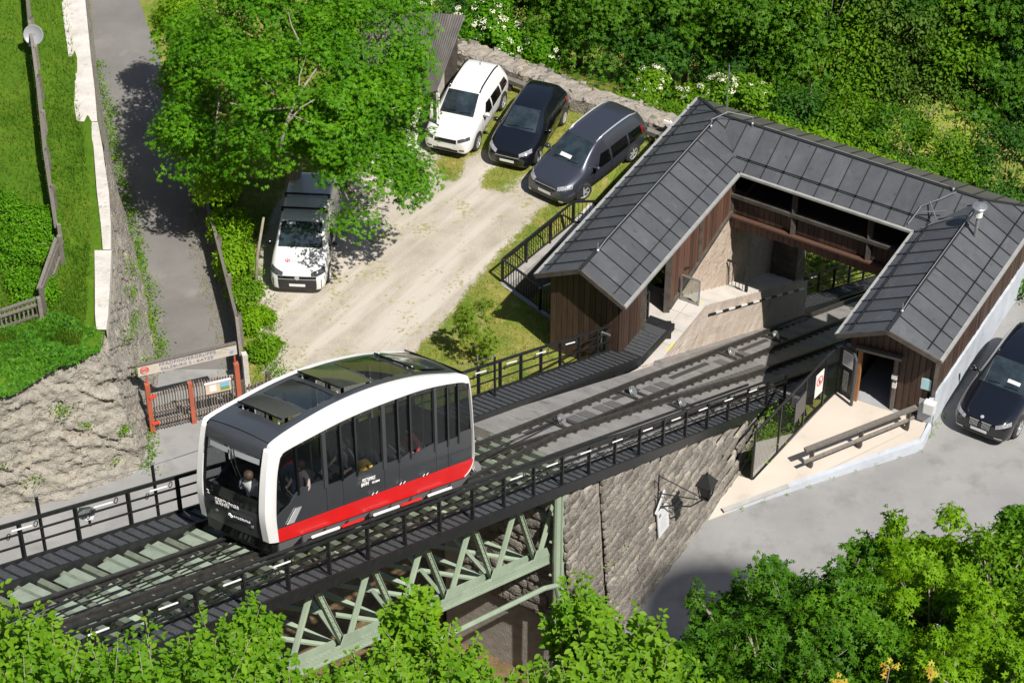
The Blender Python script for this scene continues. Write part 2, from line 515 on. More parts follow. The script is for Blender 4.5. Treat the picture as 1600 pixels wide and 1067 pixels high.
def ground_material():
    m = bpy.data.materials.new('ground_gravel_and_grass')
    m.use_nodes = True
    nt = m.node_tree
    p = nt.nodes['Principled BSDF']
    p.inputs['Roughness'].default_value = 0.95
    p.inputs['Specular IOR Level'].default_value = 0.15
    geo = _n(nt, 'ShaderNodeNewGeometry')
    def noise(sc, det=6):
        nz = _n(nt, 'ShaderNodeTexNoise'); nz.inputs['Scale'].default_value = sc; nz.inputs['Detail'].default_value = det
        nz.inputs['Roughness'].default_value = .65
        nt.links.new(geo.outputs['Position'], nz.inputs['Vector'])
        return nz.outputs['Fac']
    def rng(v, lo, hi):
        mr = _n(nt, 'ShaderNodeMapRange'); mr.inputs['From Min'].default_value = lo; mr.inputs['From Max'].default_value = hi
        nt.links.new(v, mr.inputs['Value']); return mr.outputs[0]
    def mix(f, a, b):
        mx = _n(nt, 'ShaderNodeMix', data_type='RGBA')
        nt.links.new(f, mx.inputs['Factor'])
        for k, c in (('A', a), ('B', b)):
            if isinstance(c, tuple): mx.inputs[k].default_value = (*c, 1)
            else: nt.links.new(c, mx.inputs[k])
        return mx.outputs['Result']
    def math_(op, a, b):
        n = _n(nt, 'ShaderNodeMath', operation=op)
        for i, v in enumerate((a, b)):
            if isinstance(v, (int, float)): n.inputs[i].default_value = v
            else: nt.links.new(v, n.inputs[i])
        return n.outputs[0]
    gravel = mix(rng(noise(1.1), .35, .68), (0.46, 0.41, 0.345), (0.36, 0.32, 0.265))
    gravel = mix(rng(noise(38, 2), .5, .75), gravel, (0.26, 0.235, 0.205))
    gravel = mix(rng(noise(22, 2), .62, .7), gravel, (0.6, 0.56, 0.5))
    sm = _n(nt, 'ShaderNodeVectorMath', operation='MULTIPLY'); rot = _n(nt, 'ShaderNodeVectorRotate', rotation_type='Z_AXIS'); rot.inputs['Angle'].default_value = -.95
    nt.links.new(geo.outputs['Position'], rot.inputs['Vector']); nt.links.new(rot.outputs[0], sm.inputs[0]); sm.inputs[1].default_value = (.12, 1.15, 1)
    nz2 = _n(nt, 'ShaderNodeTexNoise'); nz2.inputs['Scale'].default_value = 1.3; nz2.inputs['Detail'].default_value = 5; nt.links.new(sm.outputs[0], nz2.inputs['Vector'])
    gravel = mix(rng(nz2.outputs['Fac'], .45, .62), gravel, (0.5, 0.456, 0.4))
    gravel = mix(rng(math_('MULTIPLY', noise(.8), noise(7)), .3, .36), gravel, (0.3, 0.29, 0.13))
    grass = mix(rng(noise(.9), .4, .62), (0.13, 0.19, 0.025), (0.27, 0.25, 0.06))
    grass = mix(rng(noise(2.4), .52, .72), grass, (0.38, 0.31, 0.13))
    grass = mix(rng(noise(17, 3), .5, .7), grass, (0.07, 0.12, 0.015))
    a1 = _n(nt, 'ShaderNodeAttribute', attribute_name='gm')
    a2 = _n(nt, 'ShaderNodeAttribute', attribute_name='em')
    g = math_('ADD', a1.outputs['Fac'], math_('MULTIPLY', math_('SUBTRACT', noise(1.7), .5), 1.1))
    g = math_('ADD', g, math_('MULTIPLY', math_('SUBTRACT', noise(12), .5), .8))
    base = mix(rng(g, .42, .62), gravel, grass)
    earth = mix(rng(noise(2.2), .4, .65), (0.2, 0.135, 0.07), (0.1, 0.075, 0.04))
    earth = mix(rng(noise(20), .55, .7), earth, (0.3, 0.22, 0.13))
    base = mix(rng(a2.outputs['Fac'], .3, .7), base, earth)
    nt.links.new(base, p.inputs['Base Color'])
    bp = _n(nt, 'ShaderNodeBump'); bp.inputs['Distance'].default_value = .03
    nt.links.new(noise(26, 4), bp.inputs['Height']); nt.links.new(bp.outputs[0], p.inputs['Normal'])
    return m
go = fast_mesh('ground', np.stack([GX.ravel(), GY.ravel(), GZ.ravel()], 1), fc, ground_material(), smooth=True)
for nm, arr in (('gm', gm), ('em', em)):
    at_ = go.data.attributes.new(nm, 'FLOAT', 'POINT'); at_.data.foreach_set('value', arr.ravel().astype(np.float32))
tag(go, kind='structure')

asphalt = M('road_asphalt', (0.235, 0.233, 0.232), (0.285, 0.282, 0.278), rough=0.9, ns=.5, c3=(0.185, 0.18, 0.175), ns3=.9, lo3=.52, hi3=.75, bump=.01, bs=60, c4=(.38, .37, .35), ns4=26, lo4=.66, hi4=.72, spec=.25)
asphalt2 = M('path_asphalt', (0.15, 0.142, 0.136), (0.19, 0.18, 0.172), rough=0.9, ns=.6, c3=(0.235, 0.225, 0.21), ns3=1.1, lo3=.58, hi3=.8, bump=.006, bs=60, c4=(.34, .33, .31), ns4=24, lo4=.7, hi4=.74, spec=.25)
def sheet(name, pts, mat, z=0.004, kind='structure', step=0.0):
    mb = MB()
    mb.add([Vector((p[0], p[1], (p[2] if len(p) > 2 else 0) + z)) for p in pts], [tuple(range(len(pts)))])
    # faces up
    o = mb.build(name, mat)
    if o.data.polygons[0].normal.z < 0:
        o.data.flip_normals()
    return tag(o, kind=kind)
sheet('road', [at(x, y) for x, y in ((-200, 870), (-60, 822), (0, 803), (120, 772), (222, 733), (230, 668), (250, 575), (380, 575), (390, 625), (470, 700), (520, 800), (430, 880), (-200, 960))], asphalt)
sheet('road', [F(3.3, .3), F(3.3, 1.2), F(7.1, 4.0), F(8.0, 3.9), F(17.5, 3.9), F(22, 12), F(4, 22), F(-16, 9), F(-10, -.5), F(1.5, -.5)], asphalt)
sheet('path', [at(x, y) for x, y in ((247, 577), (243, 520), (223, 430), (188, 320), (164, 200), (149, 90), (136, -60), (196, -60), (245, 80), (283, 180), (314, 290), (347, 420), (377, 540), (380, 577))], asphalt2, z=0.009)

# ---- meadow, rock and the wall that holds them up on the left
ROCK = [((-140, 850), (-140, 690, 4)), ((-60, 831), (-60, 640, 4)), ((0, 813), (0, 612, 4)), ((60, 798), (60, 575, 4)), ((120, 781), (112, 562, 4)), ((180, 759), (148, 550, 4)),
        ((226, 740), (160, 540, 4)), ((234, 690), (164, 520, 4)), ((240, 640), (167, 490, 4)), ((247, 590), (170, 445, 4)), ((244, 530), (172, 390, 3.9)), ((228, 450), (170, 312, 3.7)),
        ((204, 360), (160, 225, 3.4)), ((186, 310), (152, 180, 3.2)), ((165, 200), (142, 85, 3.0)), ((150, 90), (130, -20, 3.0)), ((136, -30), (118, -140, 3.0)), ((120, -160), (105, -260, 3.0))]
def dens(pts, n):
    out = []
    for i in range(len(pts) - 1):
        for k in range(n):
            out.append(pts[i].lerp(pts[i + 1], k / n))
    return out + [pts[-1]]
bot = dens([at(*b, -0.1) for b, t in ROCK], 7)
top = dens([at(*t) for b, t in ROCK], 7)
bot2 = dens([at(*b, -0.1) for b, t in ROCK], 21)
top2 = dens([at(*t) for b, t in ROCK], 21)
nr = 72
R0 = np.array([[list(b.lerp(t, k / nr)) for k in range(nr + 1)] for b, t in zip(bot2, top2)])
s1 = vnoise(R0[..., 0] * 1.0 + R0[..., 2] * .7, R0[..., 1] * 1.0 + R0[..., 2] * 1.3, 1.6, 21)
s2 = vnoise(R0[..., 0] * 2.2 + R0[..., 2] * .3, R0[..., 1] * 2.2 + R0[..., 2] * 3.1, 1.1, 22)
prof = np.sin(np.linspace(0, math.pi, nr + 1))[None, :]
s3 = vnoise(R0[..., 0] * 5 + R0[..., 2] * 1.3, R0[..., 1] * 5 + R0[..., 2] * 6.1, 1.3, 23)
amp = (0.2 * s1 + 0.2 * s2 - .16 * np.abs(s3))
s4 = vnoise(R0[..., 0] * 9 + R0[..., 2] * 4, R0[..., 1] * 9 + R0[..., 2] * 13, 1.2, 24)
st_ = vnoise(R0[..., 2] * 3.2 + R0[..., 0] * .35, R0[..., 1] * .35 + R0[..., 2] * .2, .8, 25)
amp = amp + .07 * s4 + .11 * np.round(st_ * 4) / 4 - .1 * (np.abs(s2) < .03) * prof ** .35 + 0.16 * prof * (np.abs(s1) < .06)
amp[np.arange(len(bot2)) > 21 * 12] *= .3
R0[..., 0] += amp * .52; R0[..., 1] -= amp * .56
rockm = M('weathered_conglomerate', (0.39, 0.36, 0.31), (0.28, 0.26, 0.228), rough=0.95, ns=1.9, lo=.36, hi=.62, c3=(0.44, 0.385, 0.3), ns3=.9, lo3=.56, hi3=.75, bump=.07, bs=16, stretch=(1, 1, 2.2), vein=(.09, .083, .07), vs=.7, vw=.006, c4=(.12, .115, .1), ns4=9, lo4=.58, hi4=.7, spec=.15)
ri = np.arange(R0.shape[0] * (nr + 1)).reshape(-1, nr + 1)
rf = np.stack([ri[:-1, :-1], ri[1:, :-1], ri[1:, 1:], ri[:-1, 1:]], -1).reshape(-1, 4)
ro = fast_mesh('rock_face', R0.reshape(-1, 3), rf, rockm, smooth=False)
tag(ro, kind='structure')
# meadow surface behind the rock edge
rows = []
for t in top:
    far = Vector((t.x - 22, t.y + 3.0, 5.2))
    rows.append([t.lerp(far, (k / 40) ** 1.6) + Vector((0, 0, 0.12 * math.sin(k * 1.7 + t.y) * (k > 0) * .4)) for k in range(41)])
meadm = M('meadow_soil', (0.055, 0.125, 0.008), (0.09, 0.16, 0.012), rough=.95, ns=1.1, c3=(0.22, 0.2, 0.05), ns3=.8, lo3=.6, hi3=.78, c4=(.035, .09, .005), ns4=10, lo4=.5, hi4=.7, spec=.1)
mm = MB().grid(rows)
tag(mm.build('meadow', meadm, smooth=True), kind='structure')
if MATS['meadow_soil']:
    pass
def meadow_pt(s, k):
    i = min(int(s), len(rows) - 2); f = s - i
    j = min(int(k), 39); g = k - j
    p = rows[i][j].lerp(rows[i + 1][j], f); q = rows[i][j + 1].lerp(rows[i + 1][j + 1], f)
    return p.lerp(q, g)
coping = thing('wall_coping', at(140, 190, 3.3), 'pale rough concrete coping on the wall between the meadow and the asphalt path', 'wall coping')
copm = M('pale_coping', (0.6, 0.565, 0.52), (0.46, 0.43, 0.39), rough=.9, ns=2, c3=(.3, .28, .24), ns3=3, lo3=.6, hi3=.75, bump=.02, bs=12)
def copslab(lst):
    L = [(at(x0, y, z + .1), at(x1, y, z + .1)) for y, x0, x1, z in lst]
    jit = random.Random(3)
    pl = [p + Vector((jit.uniform(-.05, .05), 0, 0)) for p, q in L]; pr = [q for p, q in L]
    MB().grid([[p - Vector((0, 0, .35)) for p in pl], pl, [q for q in pr], [q - Vector((0, 0, .35)) for q in pr]]).build('coping_slab', copm, coping)
copslab([(-60, 92, 126, 3.0), (-20, 94, 131, 3.0), (40, 101, 137, 3.0), (90, 107, 142, 3.0), (140, 112, 148, 3.1), (190, 122, 152, 3.2)])
copslab([(191, 140, 153, 3.2), (230, 146, 160, 3.4), (300, 152, 170, 3.65), (350, 157, 173, 3.8), (390, 160, 173, 3.9)])
copslab([(391, 149, 174, 3.9), (440, 148, 172, 4.0), (490, 149, 169, 4.0), (515, 150, 166, 4.0)])
# ================================================================== station building (a U of roofed wings)
EZ, RZ = 3.1, 3.9
st = thing('station_building', F(10, -6.6, 0.2), 'dark timber funicular building with a U of black sheet metal roofs around the track', 'building')
def clip(poly, lo, hi):
    for sgn, lim in ((1, lo), (-1, hi)):
        out = []
        n = len(poly)
        for i in range(n):
            p, q = poly[i], poly[(i + 1) % n]
            dp, dq = sgn * (p[0] - lim), sgn * (q[0] - lim)
            if dp >= 0: out.append(p)
            if (dp > 0 > dq) or (dp < 0 < dq):
                t = dp / (dp - dq)
                out.append((p[0] + t * (q[0] - p[0]), p[1] + t * (q[1] - p[1])))
        poly = out
        if len(poly) < 3: return []
    return poly
roof = MB()
def roof_slope(e0, e1, r0, r1, mat, pitch=0.62, start=0.0, name='roof_panel', flip=False, guard=True):
    """e0-e1 eave, r0-r1 ridge; sheets run from eave to ridge with folded seams between them"""
    e0, e1, r0, r1 = map(Vector, (e0, e1, r0, r1))
    sd = (e1 - e0).normalized()
    td = (r0 - e0); td = td - sd * td.dot(sd); tl = td.length; td.normalize()
    n = sd.cross(td).normalized()
    if n.z < 0: n = -n
    def q(p): return ((p - e0).dot(sd), (p - e0).dot(td))
    trap = [q(e0), q(e1), q(r1), q(r0)]
    smin = min(p[0] for p in trap); smax = max(p[0] for p in trap)
    P3 = lambda p, h=0: e0 + sd * p[0] + td * p[1] + n * h
    # underlay
    po = [P3(p, -.03) for p in trap]
    if (po[1] - po[0]).cross(po[2] - po[0]).dot(n) < 0: po = po[::-1]
    roof_deck.slab(po, n * .07)
    s = smin + start
    cuts = [smin]
    while s < smax - .12:
        if s > smin + .12: cuts.append(s)
        s += pitch * (1 + rnd.uniform(-.03, .03))
    cuts.append(smax)
    for i in range(len(cuts) - 1):
        pl = clip(trap, cuts[i] + .004, cuts[i + 1] - .004)
        if len(pl) < 3: continue
        pts = [P3(p, 0) for p in pl]
        if (pts[1] - pts[0]).cross(pts[2] - pts[0]).dot(n) < 0: pts = pts[::-1]
        # a slight oil-can hollow keeps the sheets from being optically flat
        cen = sum(pts, Vector()) / len(pts) + n * rnd.uniform(-.006, .012)
        m = MB(); k = len(pts)
        m.add(pts + [cen] + [p - n * .02 for p in pts], [(j, (j + 1) % k, k) for j in range(k)] + [(j, j + k + 1, (j + 1) % k + k + 1, (j + 1) % k) for j in range(k)])
        m.build(name, mat, roof_o)
        if i:
            c = cuts[i]
            cl = clip(trap, c - .0005, c + .0005)
            if len(cl) >= 3:
                t0 = min(p[1] for p in cl); t1 = max(p[1] for p in cl)
                bar('seam', P3((c, t0), .015), P3((c, t1), .015), .02, .045, roofseam, roof_o, n)
    if guard:
        g = MB()
        tg = tl * .26
        cl = clip([(p[0], p[1]) for p in trap], smin, smax)
        lo = trap[0][0] + (trap[3][0] - trap[0][0]) * .26; hi = trap[1][0] + (trap[2][0] - trap[1][0]) * .26
        g.tube([P3((lo + .1, tg), .1), P3((hi - .1, tg), .1)], .014, 6)
        g.tube([P3((lo + .1, tg), .06), P3((hi - .1, tg), .06)], .012, 6)
        for c in cuts[1:-1]:
            if lo < c < hi: g.bar(P3((c, tg), .0), P3((c, tg), .14), .03, .05, sd)
        g.build('snow_guard', black, roof_o)
roofseam = M('roof_seam', (0.02, 0.021, 0.023), rough=.5)
roof_deck = MB()
roof_o = MB().bar(F(5.3, -6.6, RZ + .02), F(14.5, -6.6, RZ + .02), .09, .05).build('roof', roofseam, st)
aG = 5.15
roof_slope(F(aG, -8.1, EZ), F(16.1, -8.1, EZ), F(aG, -6.6, RZ), F(14.55, -6.6, RZ), roofm, .66, .5)
roof_slope(F(aG, -5.1, EZ), F(13.03, -5.1, EZ), F(aG, -6.6, RZ), F(14.55, -6.6, RZ), roofm, .66, .5)
roof_slope(F(13.03, -5.1, EZ), F(13.03, 1.05, EZ), F(14.55, -6.6, RZ), F(14.55, 2.57, RZ), roofm, .62, .4)
roof_slope(F(16.1, -8.1, EZ), F(16.1, 4.1, EZ), F(14.55, -6.6, RZ), F(14.55, 2.57, RZ), roofold, .62, .4, guard=False)
roof_slope(F(7.2, 1.05, EZ), F(13.03, 1.05, EZ), F(7.2, 2.57, RZ), F(14.55, 2.57, RZ), roofm, .66, .5)
roof_slope(F(7.65, 4.1, EZ), F(16.1, 4.1, EZ), F(7.2, 2.57, RZ), F(14.55, 2.57, RZ), roofm, .66, .8)
roof_deck.build('roof_deck', wood, roof_o)
# ridge caps, gutters and barge boards
for p, q in ((F(aG, -6.6, RZ), F(14.55, -6.6, RZ)), (F(14.55, -6.6, RZ), F(14.55, 2.57, RZ)), (F(7.2, 2.57, RZ), F(14.55, 2.57, RZ)), (F(16.1, -8.1, EZ), F(14.55, -6.6, RZ)), (F(14.55, 2.57, RZ), F(16.1, 4.1, EZ))):
    bar('ridge_cap', p + Vector((0, 0, .012)), q + Vector((0, 0, .012)), .1, .035, roofseam, roof_o)
gut = M('zinc_gutter', (.42, .42, .4), (.34, .34, .33), rough=.5, metal=.3, ns=4)
for p, q in ((F(aG, -5.05, EZ - .06), F(12.98, -5.05, EZ - .06)), (F(12.98, -5.05, EZ - .06), F(12.98, 1.0, EZ - .06)), (F(7.2, 1.0, EZ - .06), F(12.98, 1.0, EZ - .06)), (F(7.65, 4.16, EZ - .06), F(16.1, 4.16, EZ - .06)), (F(aG, -8.16, EZ - .06), F(16.1, -8.16, EZ - .06))):
    bar('gutter', p, q, .11, .08, gut, st)
for p, q in ((F(aG - .02, -8.15, EZ - .08), F(aG - .02, -6.6, RZ - .06)), (F(aG - .02, -6.6, RZ - .06), F(aG - .02, -5.05, EZ - .08)), (F(7.18, 1.0, EZ - .08), F(7.18, 2.57, RZ - .06)), (F(7.18, 2.57, RZ - .06), F(7.63, 4.15, EZ - .08))):
    bar('barge_board', p, q, .05, .15, wooddark, st)

def boards(n_of, p0, p1, zb, ztp, mat, wd=.2, thick=.03, nrm=None, parent=None, zbj=0.0):
    """upright boards side by side from p0 to p1; zb, ztp: functions of 0..1"""
    d = (p1 - p0); L = d.length; d.normalize()
    k = max(1, round(L / wd)); w = L / k
    for i in range(k):
        t = (i + .5) / k
        c = p0 + d * (L * t)
        zlo = zb(t) + rnd.uniform(-zbj, zbj); zhi = ztp(t)
        if zhi - zlo < .05: continue
        a = Vector((c.x, c.y, zlo)); b = Vector((c.x, c.y, zhi))
        if nrm is not None: off = nrm * rnd.uniform(-.006, .006); a += off; b += off
        bar('board', a, b, thick, w - .014, mat, parent, d)
wallo = MB().bar(F(5.55, -7.78, .5), F(5.55, -5.42, .5), .05, 1.0).build('wall', wooddark, st)
def gz(bm, e=EZ, r=RZ, half=1.5):    # roof underside height at distance from the ridge
    return lambda t: r - .12 - abs((t - .5) * 2.36) * (r - e) / half
boards('', F(5.48, -7.78), F(5.48, -5.42), lambda t: -.6, gz(0), wood, .2, .03, -U, wallo)
boards('', F(5.5, -5.4), F(7.0, -5.4), lambda t: -.4, lambda t: EZ - .06, wood, .17, .03, V, wallo)
boards('', F(5.5, -7.8), F(16, -7.8), lambda t: -.6, lambda t: EZ - .06, wood, .24, .03, -V, wallo)
# dark backing so nothing shows through the joints
bk = MB()
bk.slab([F(5.53, -7.76, -.6), F(5.53, -5.44, -.6), F(5.53, -5.44, EZ - .1), F(5.53, -6.6, RZ - .16), F(5.53, -7.76, EZ - .1)], -U * .04)
bk.bar(F(5.55, -5.45, 1.2), F(7.0, -5.45, 1.2), .04, 3.4)
bk.bar(F(5.55, -7.74, 1.2), F(16, -7.74, 1.2), .04, 3.4)
bk.build('wall_backing', wooddark, st)
# open bay, posts and the panelled inner wall of the left wing
for a in (7.05, 8.75):
    bar('post', F(a, -5.38, -.1), F(a, -5.38, EZ - .1), .2, .2, wooddark, st)
inner = MB().bar(F(8.8, -5.44, 2.3), F(13.3, -5.44, 2.3), .05, 1.5).build('wall', wooddark, st)
wb = lambda t: .3 + 1.0 * t
boards('', F(8.85, -5.38), F(13.2, -5.38), wb, lambda t: 2.55, woodred, .2, .03, V, inner)
for z0, z1 in ((.25, 1.25), (2.55, 2.55)):
    bar('rail', F(8.85, -5.33, z0), F(13.2, -5.33, z1), .09, .13, wooddark, inner)
bar('post', F(10.9, -5.33, .8), F(10.9, -5.33, 2.6), .1, .1, wooddark, inner)
backl = MB(); backl.bar(F(7.0, -6.9, 1.2), F(13.2, -6.9, 1.2), .05, 3.2).build('partition', wooddark, st)

# ---- covered footbridge (cross wing)
brg = MB().box((0, 0, 0), (.001, .001, .001))
fl = MB()
fl.slab([F(13.25, -5.4, 1.12), F(13.25, 1.2, 1.12), F(15.95, 1.2, 1.12), F(15.95, -5.4, 1.12)], (0, 0, .14))
bridge = fl.build('bridge_floor', wooddark, st)
boards('', F(13.28, -5.38), F(13.28, 1.15), lambda t: 1.2, lambda t: 1.92, wood, .2, .03, -U, bridge)
boards('', F(13.2, -5.38), F(13.2, 1.15), lambda t: .72, lambda t: 1.12, woodred, .2, .035, -U, bridge, .025)
bar('ledge', F(13.14, -5.45, 1.17), F(13.14, 1.18, 1.17), .16, .07, woodred, bridge)
bar('handrail', F(13.2, -5.45, 1.98), F(13.2, 1.18, 1.98), .18, .13, wooddark, bridge)
for b in (-5.38, -3.15, -.5, 1.2):
    bar('post', F(13.24, b, 1.1), F(13.24, b, EZ - .1), .17, .17, wooddark, bridge)
boards('', F(15.9, -5.4), F(15.9, 3.9), lambda t: .8, lambda t: EZ - .05, wood, .24, .03, U, bridge)
bk = MB(); bk.bar(F(15.85, -7.7, 1.6), F(15.85, 3.9, 1.6), .05, 3.0); bk.build('wall_backing', wooddark, st)

# ---- right wing: gable with the open door, long wall on plaster
rw = MB().bar(F(7.95, 1.3, 1.7), F(7.95, 1.62, 1.7), .05, 2.7).build('wall', wooddark, st)
TZ = .3
def rz_(b): return RZ - .12 - abs(b - 2.57) * (RZ - EZ) / 1.52
def gable_a(b): return 7.75 + (b - 1.3) * .16
b = 1.3
while b < 3.86:
    w = .19
    c = b + w / 2
    a = gable_a(c)
    zlo = TZ - .05
    if 1.66 < c < 2.72: zlo = 2.42
    bar('board', F(a, c, zlo), F(a, c, rz_(c)), w - .014, .03, wood, rw, U)
    bar('backing_board', F(a + .04, c, zlo), F(a + .04, c, rz_(c)), w + .004, .03, wooddark, rw, U)
    b += w
doorw = M('orange_pine', (.36, .17, .07), (.28, .13, .055), rough=.6, ns=3, stretch=(5, 5, 1))
bar('door_post', F(gable_a(1.66) - .03, 1.63, TZ), F(gable_a(1.66) - .03, 1.63, 2.4), .12, .12, doorw, st, U)
bar('door_post', F(gable_a(2.72) - .03, 2.75, TZ), F(gable_a(2.72) - .03, 2.75, 2.4), .1, .12, woodgrey, st, U)
bar('door_lintel', F(gable_a(1.6) - .08, 1.5, 2.42), F(gable_a(2.8) - .08, 2.9, 2.42), .2, .09, woodgrey, st)
MB().slab([F(7.8, 1.4, TZ + .012), F(16, 1.4, TZ + .012), F(16, 3.8, TZ + .012), F(7.9, 3.8, TZ + .012)][::-1], (0, 0, .3)).build('floor', M('interior_floor', (.34, .35, .37), (.28, .29, .31), rough=.6, ns=2), st)
boards('', F(8.15, 3.9), F(16, 3.9), lambda t: 1.15, lambda t: EZ - .04, wood, .17, .03, V, rw, .02)
bk = MB(); bk.bar(F(8.2, 3.85, 1.6), F(16, 3.85, 1.6), .05, 2.9)
bk.bar(F(7.85, 1.33, 1.2), F(13.2, 1.33, 1.2), .05, 3.6); bk.build('wall_backing', wooddark, st)
boards('', F(7.8, 1.29), F(13.1, 1.29), lambda t: -1.2, lambda t: EZ - .05, wood, .24, .03, -V, rw)
bar('corner_post', F(8.13, 3.92, TZ - .3), F(8.13, 3.92, EZ - .1), .12, .12, wooddark, st)
# plaster plinth of the right wing and the low wall that carries the terrace
pl = MB()
rows_ = []
for i in range(20):
    a = 7.9 + i * .45
    rows_.append([F(a, 4.02 + rnd.uniform(-.015, .015), -.3), F(a, 4.0 + rnd.uniform(-.015, .015), .4), F(a, 3.99, 1.2 + rnd.uniform(-.03, .03)), F(a, 3.86, 1.2)])
pl.grid(rows_)
pl.add([F(7.9, 4.02, -.3), F(7.9, 4.0, .4), F(7.9, 3.99, 1.2), F(7.9, 3.6, 1.2), F(7.9, 3.6, -.3)], [(0, 1, 2, 3, 4)])
tag(pl.build('plaster_plinth', plaster, st, smooth=False))

# ---- things on the roof
vent = MB().tube([F(12.95, 3.0, 3.7), F(12.95, 3.0, 4.45)], .055, 10).build('vent_pipe', galv, st)
MB().lathe([(.1, 0), (.13, .02), (.13, .3), (.1, .32)], F(12.95, 3.0, 4.45), n=14).build('vent_body', M('vent_white', (.75, .75, .74), rough=.4), vent)
MB().lathe([(.05, 0), (.06, .06), (.24, .08), (.22, .1), (.02, .16)], F(12.95, 3.0, 4.76), n=18).build('vent_cap', galv, vent)
ant = MB().tube([F(14.6, -6.4, 3.9), F(14.6, -6.4, 5.85)], .022, 6)
ant.build('lightning_rod', galv, st)
cond = M('conductor_wire', (.5, .5, .48), rough=.4, metal=.5)
for bb, a0, a1 in ((-6.55, 6.2, 13.9), (2.6, 8.2, 13.6)):
    MB().tube([F(a0, bb, RZ + .06), F(a0 + .5, bb, RZ + .13), F(a1, bb, RZ + .13)], .01, 5).build('conductor', cond, st)
    MB().lathe([(.05, 0), (.055, .08), (.03, .1), (.025, .28), (.008, .36)], F(a0 - .05, bb, RZ + .02), n=8).build('air_terminal', galv, st)
for a, bb, zz in ((13.7, -6.5, RZ), (14.5, -5.4, RZ), (14.5, 1.6, RZ), (13.2, 2.6, RZ)):
    MB().lathe([(.04, 0), (.045, .1), (.02, .12), (.02, .34)], F(a, bb, zz), n=8).build('air_terminal', galv, st)
MB().tube([F(13.7, -6.5, RZ + .33), F(14.3, -6.2, RZ + .38), F(14.5, -5.4, RZ + .33)], .012, 5).build('conductor', cond, st)
MB().tube([F(14.55, -5.0, RZ + .09), F(14.55, 1.6, RZ + .09)], .008, 5).build('conductor', cond, st)
rk = MB()
rk.tube([F(13.1, .75, 3.2), F(13.35, .85, 3.42), F(13.7, .9, 3.55), F(14.0, 1.3, 3.75), F(14.4, 1.75, 3.98)], .02, 6)
rk.tube([F(13.05, 1.25, 3.25), F(13.2, 1.5, 3.45), F(13.35, 2.0, 3.75), F(13.3, 2.5, 4.0)], .02, 6)
rk.tube([F(13.45, 1.05, 3.55), F(13.6, 1.75, 3.75)], .022, 6); rk.tube([F(13.9, 1.1, 3.68), F(13.3, 1.55, 3.62)], .022, 6)
rk.build('cable_rack', galv, st)

# ================================================================== terrace in front of the right wing
tz = lambda a: max(.02, min(TZ, TZ * (a - 1.6) / 4.2))
tp = [(1.1, -.02), (3.15, -.15), (3.2, .42), (7.9, .98), (7.95, 3.9), (7.05, 4.1), (4.3, 2.06), (3.4, 1.45)]
ter = MB()
pts = [F(a, b, tz(a)) for a, b in tp]
ter.slab(pts[::-1], (0, 0, .5))
to = ter.build('terrace', terrm)
tag(to, kind='structure')
low = thing('low_wall', F(6, 3.3, 0), 'low bluish plaster kerb wall along the road side of the cream terrace', 'low wall')
wl = MB()
edge = [(1.6, .22), (2.6, .9), (3.4, 1.47), (4.3, 2.09), (5.2, 2.76), (6.1, 3.44), (7.05, 4.13), (7.9, 4.06)]
rr = []
for a, b in edge:
    o_ = (V - U * .72).normalized() * .05
    z1 = tz(a) + (.03 if a > 3.4 else .09)
    rr.append([F(a, b, -.2) + o_ * 1.6, F(a, b, z1) + o_, F(a, b, z1) - o_ * 2.2, F(a, b, -.2) - o_ * 2.2])
wl.grid(rr)
wl.build('wall_face', plaster, low)
bar('coping', F(1.6, .22, tz(1.6) + .1), F(3.4, 1.47, tz(3.4) + .1), .16, .03, M('kerb_grey', (.4, .39, .37), (.33, .32, .3), rough=.9, ns=4), low)
# wooden handrail on the terrace
hr = thing('wooden_handrail', F(4.0, 1.4, tz(4)), 'long weathered grey timber handrail on three posts at the terrace edge', 'handrail')
A, B = at(1258, 703, 1.0), at(1432, 636, 1.12)
A.z = 1.0; B.z = 1.12
bar('top_rail', A, B, .15, .09, woodgrey, hr)
A2 = at(1256, 722, .62); B2 = at(1428, 652, .72)
bar('lower_rail', A2, B2, .06, .1, woodgrey, hr)
for t in (.06, .5, .93):
    p = A.lerp(B, t) + Vector((.03, .05, 0))
    a_, b_ = toab(p)
    bar('post', Vector((p.x, p.y, tz(a_) - .02)), Vector((p.x, p.y, p.z - .04)), .11, .11, wooddark, hr, U)
# meter box and small fittings at the corner
mbx = thing('meter_box', F(7.8, 4.0, .9), 'white electric meter box on the plaster corner below the eaves', 'box')
c = at(1453, 633, 1.0)
MB().bar(c + V * -.14 - U * .1, c + V * .2 - U * .1, .22, .42).build('cabinet', white, mbx)
MB().bar(c + V * -.12 - U * .214, c + V * .18 - U * .214, .01, .36).build('door', M('meter_door', (.7, .71, .72), rough=.4), mbx)
MB().tube([c + V * .15 - Vector((0, 0, .2)), c + V * .15 - Vector((0, 0, .95))], .025, 6).build('conduit', galv, mbx)
for i, (x, y, z, w, h, nm, lb) in enumerate(((1397, 590, 1.62, .17, .17, 'door_phone', 'small white intercom box beside the open door, upper of two'), (1397, 602, 1.3, .12, .2, 'door_phone', 'small white switch box beside the open door, lower of two'))):
    c = at(x, y, z); a_, b_ = toab(c)
    q = F(gable_a(b_) - .06, b_, z)
    o = MB().bar(q - V * w / 2, q + V * w / 2, .08, h).build(nm, white)
    tag(o, lb, 'box')
c = F(7.98, 3.55, 1.55)
o = MB().bar(F(gable_a(3.62) - .035, 3.52, 1.6), F(gable_a(3.8) - .035, 3.82, 1.6), .02, .42).build('notice', M('pale_blue_sign', (.35, .6, .68), (.5, .68, .72), rough=.5, ns=9))
tag(o, 'pale blue notice on the gable boards beside the meter box', 'sign')
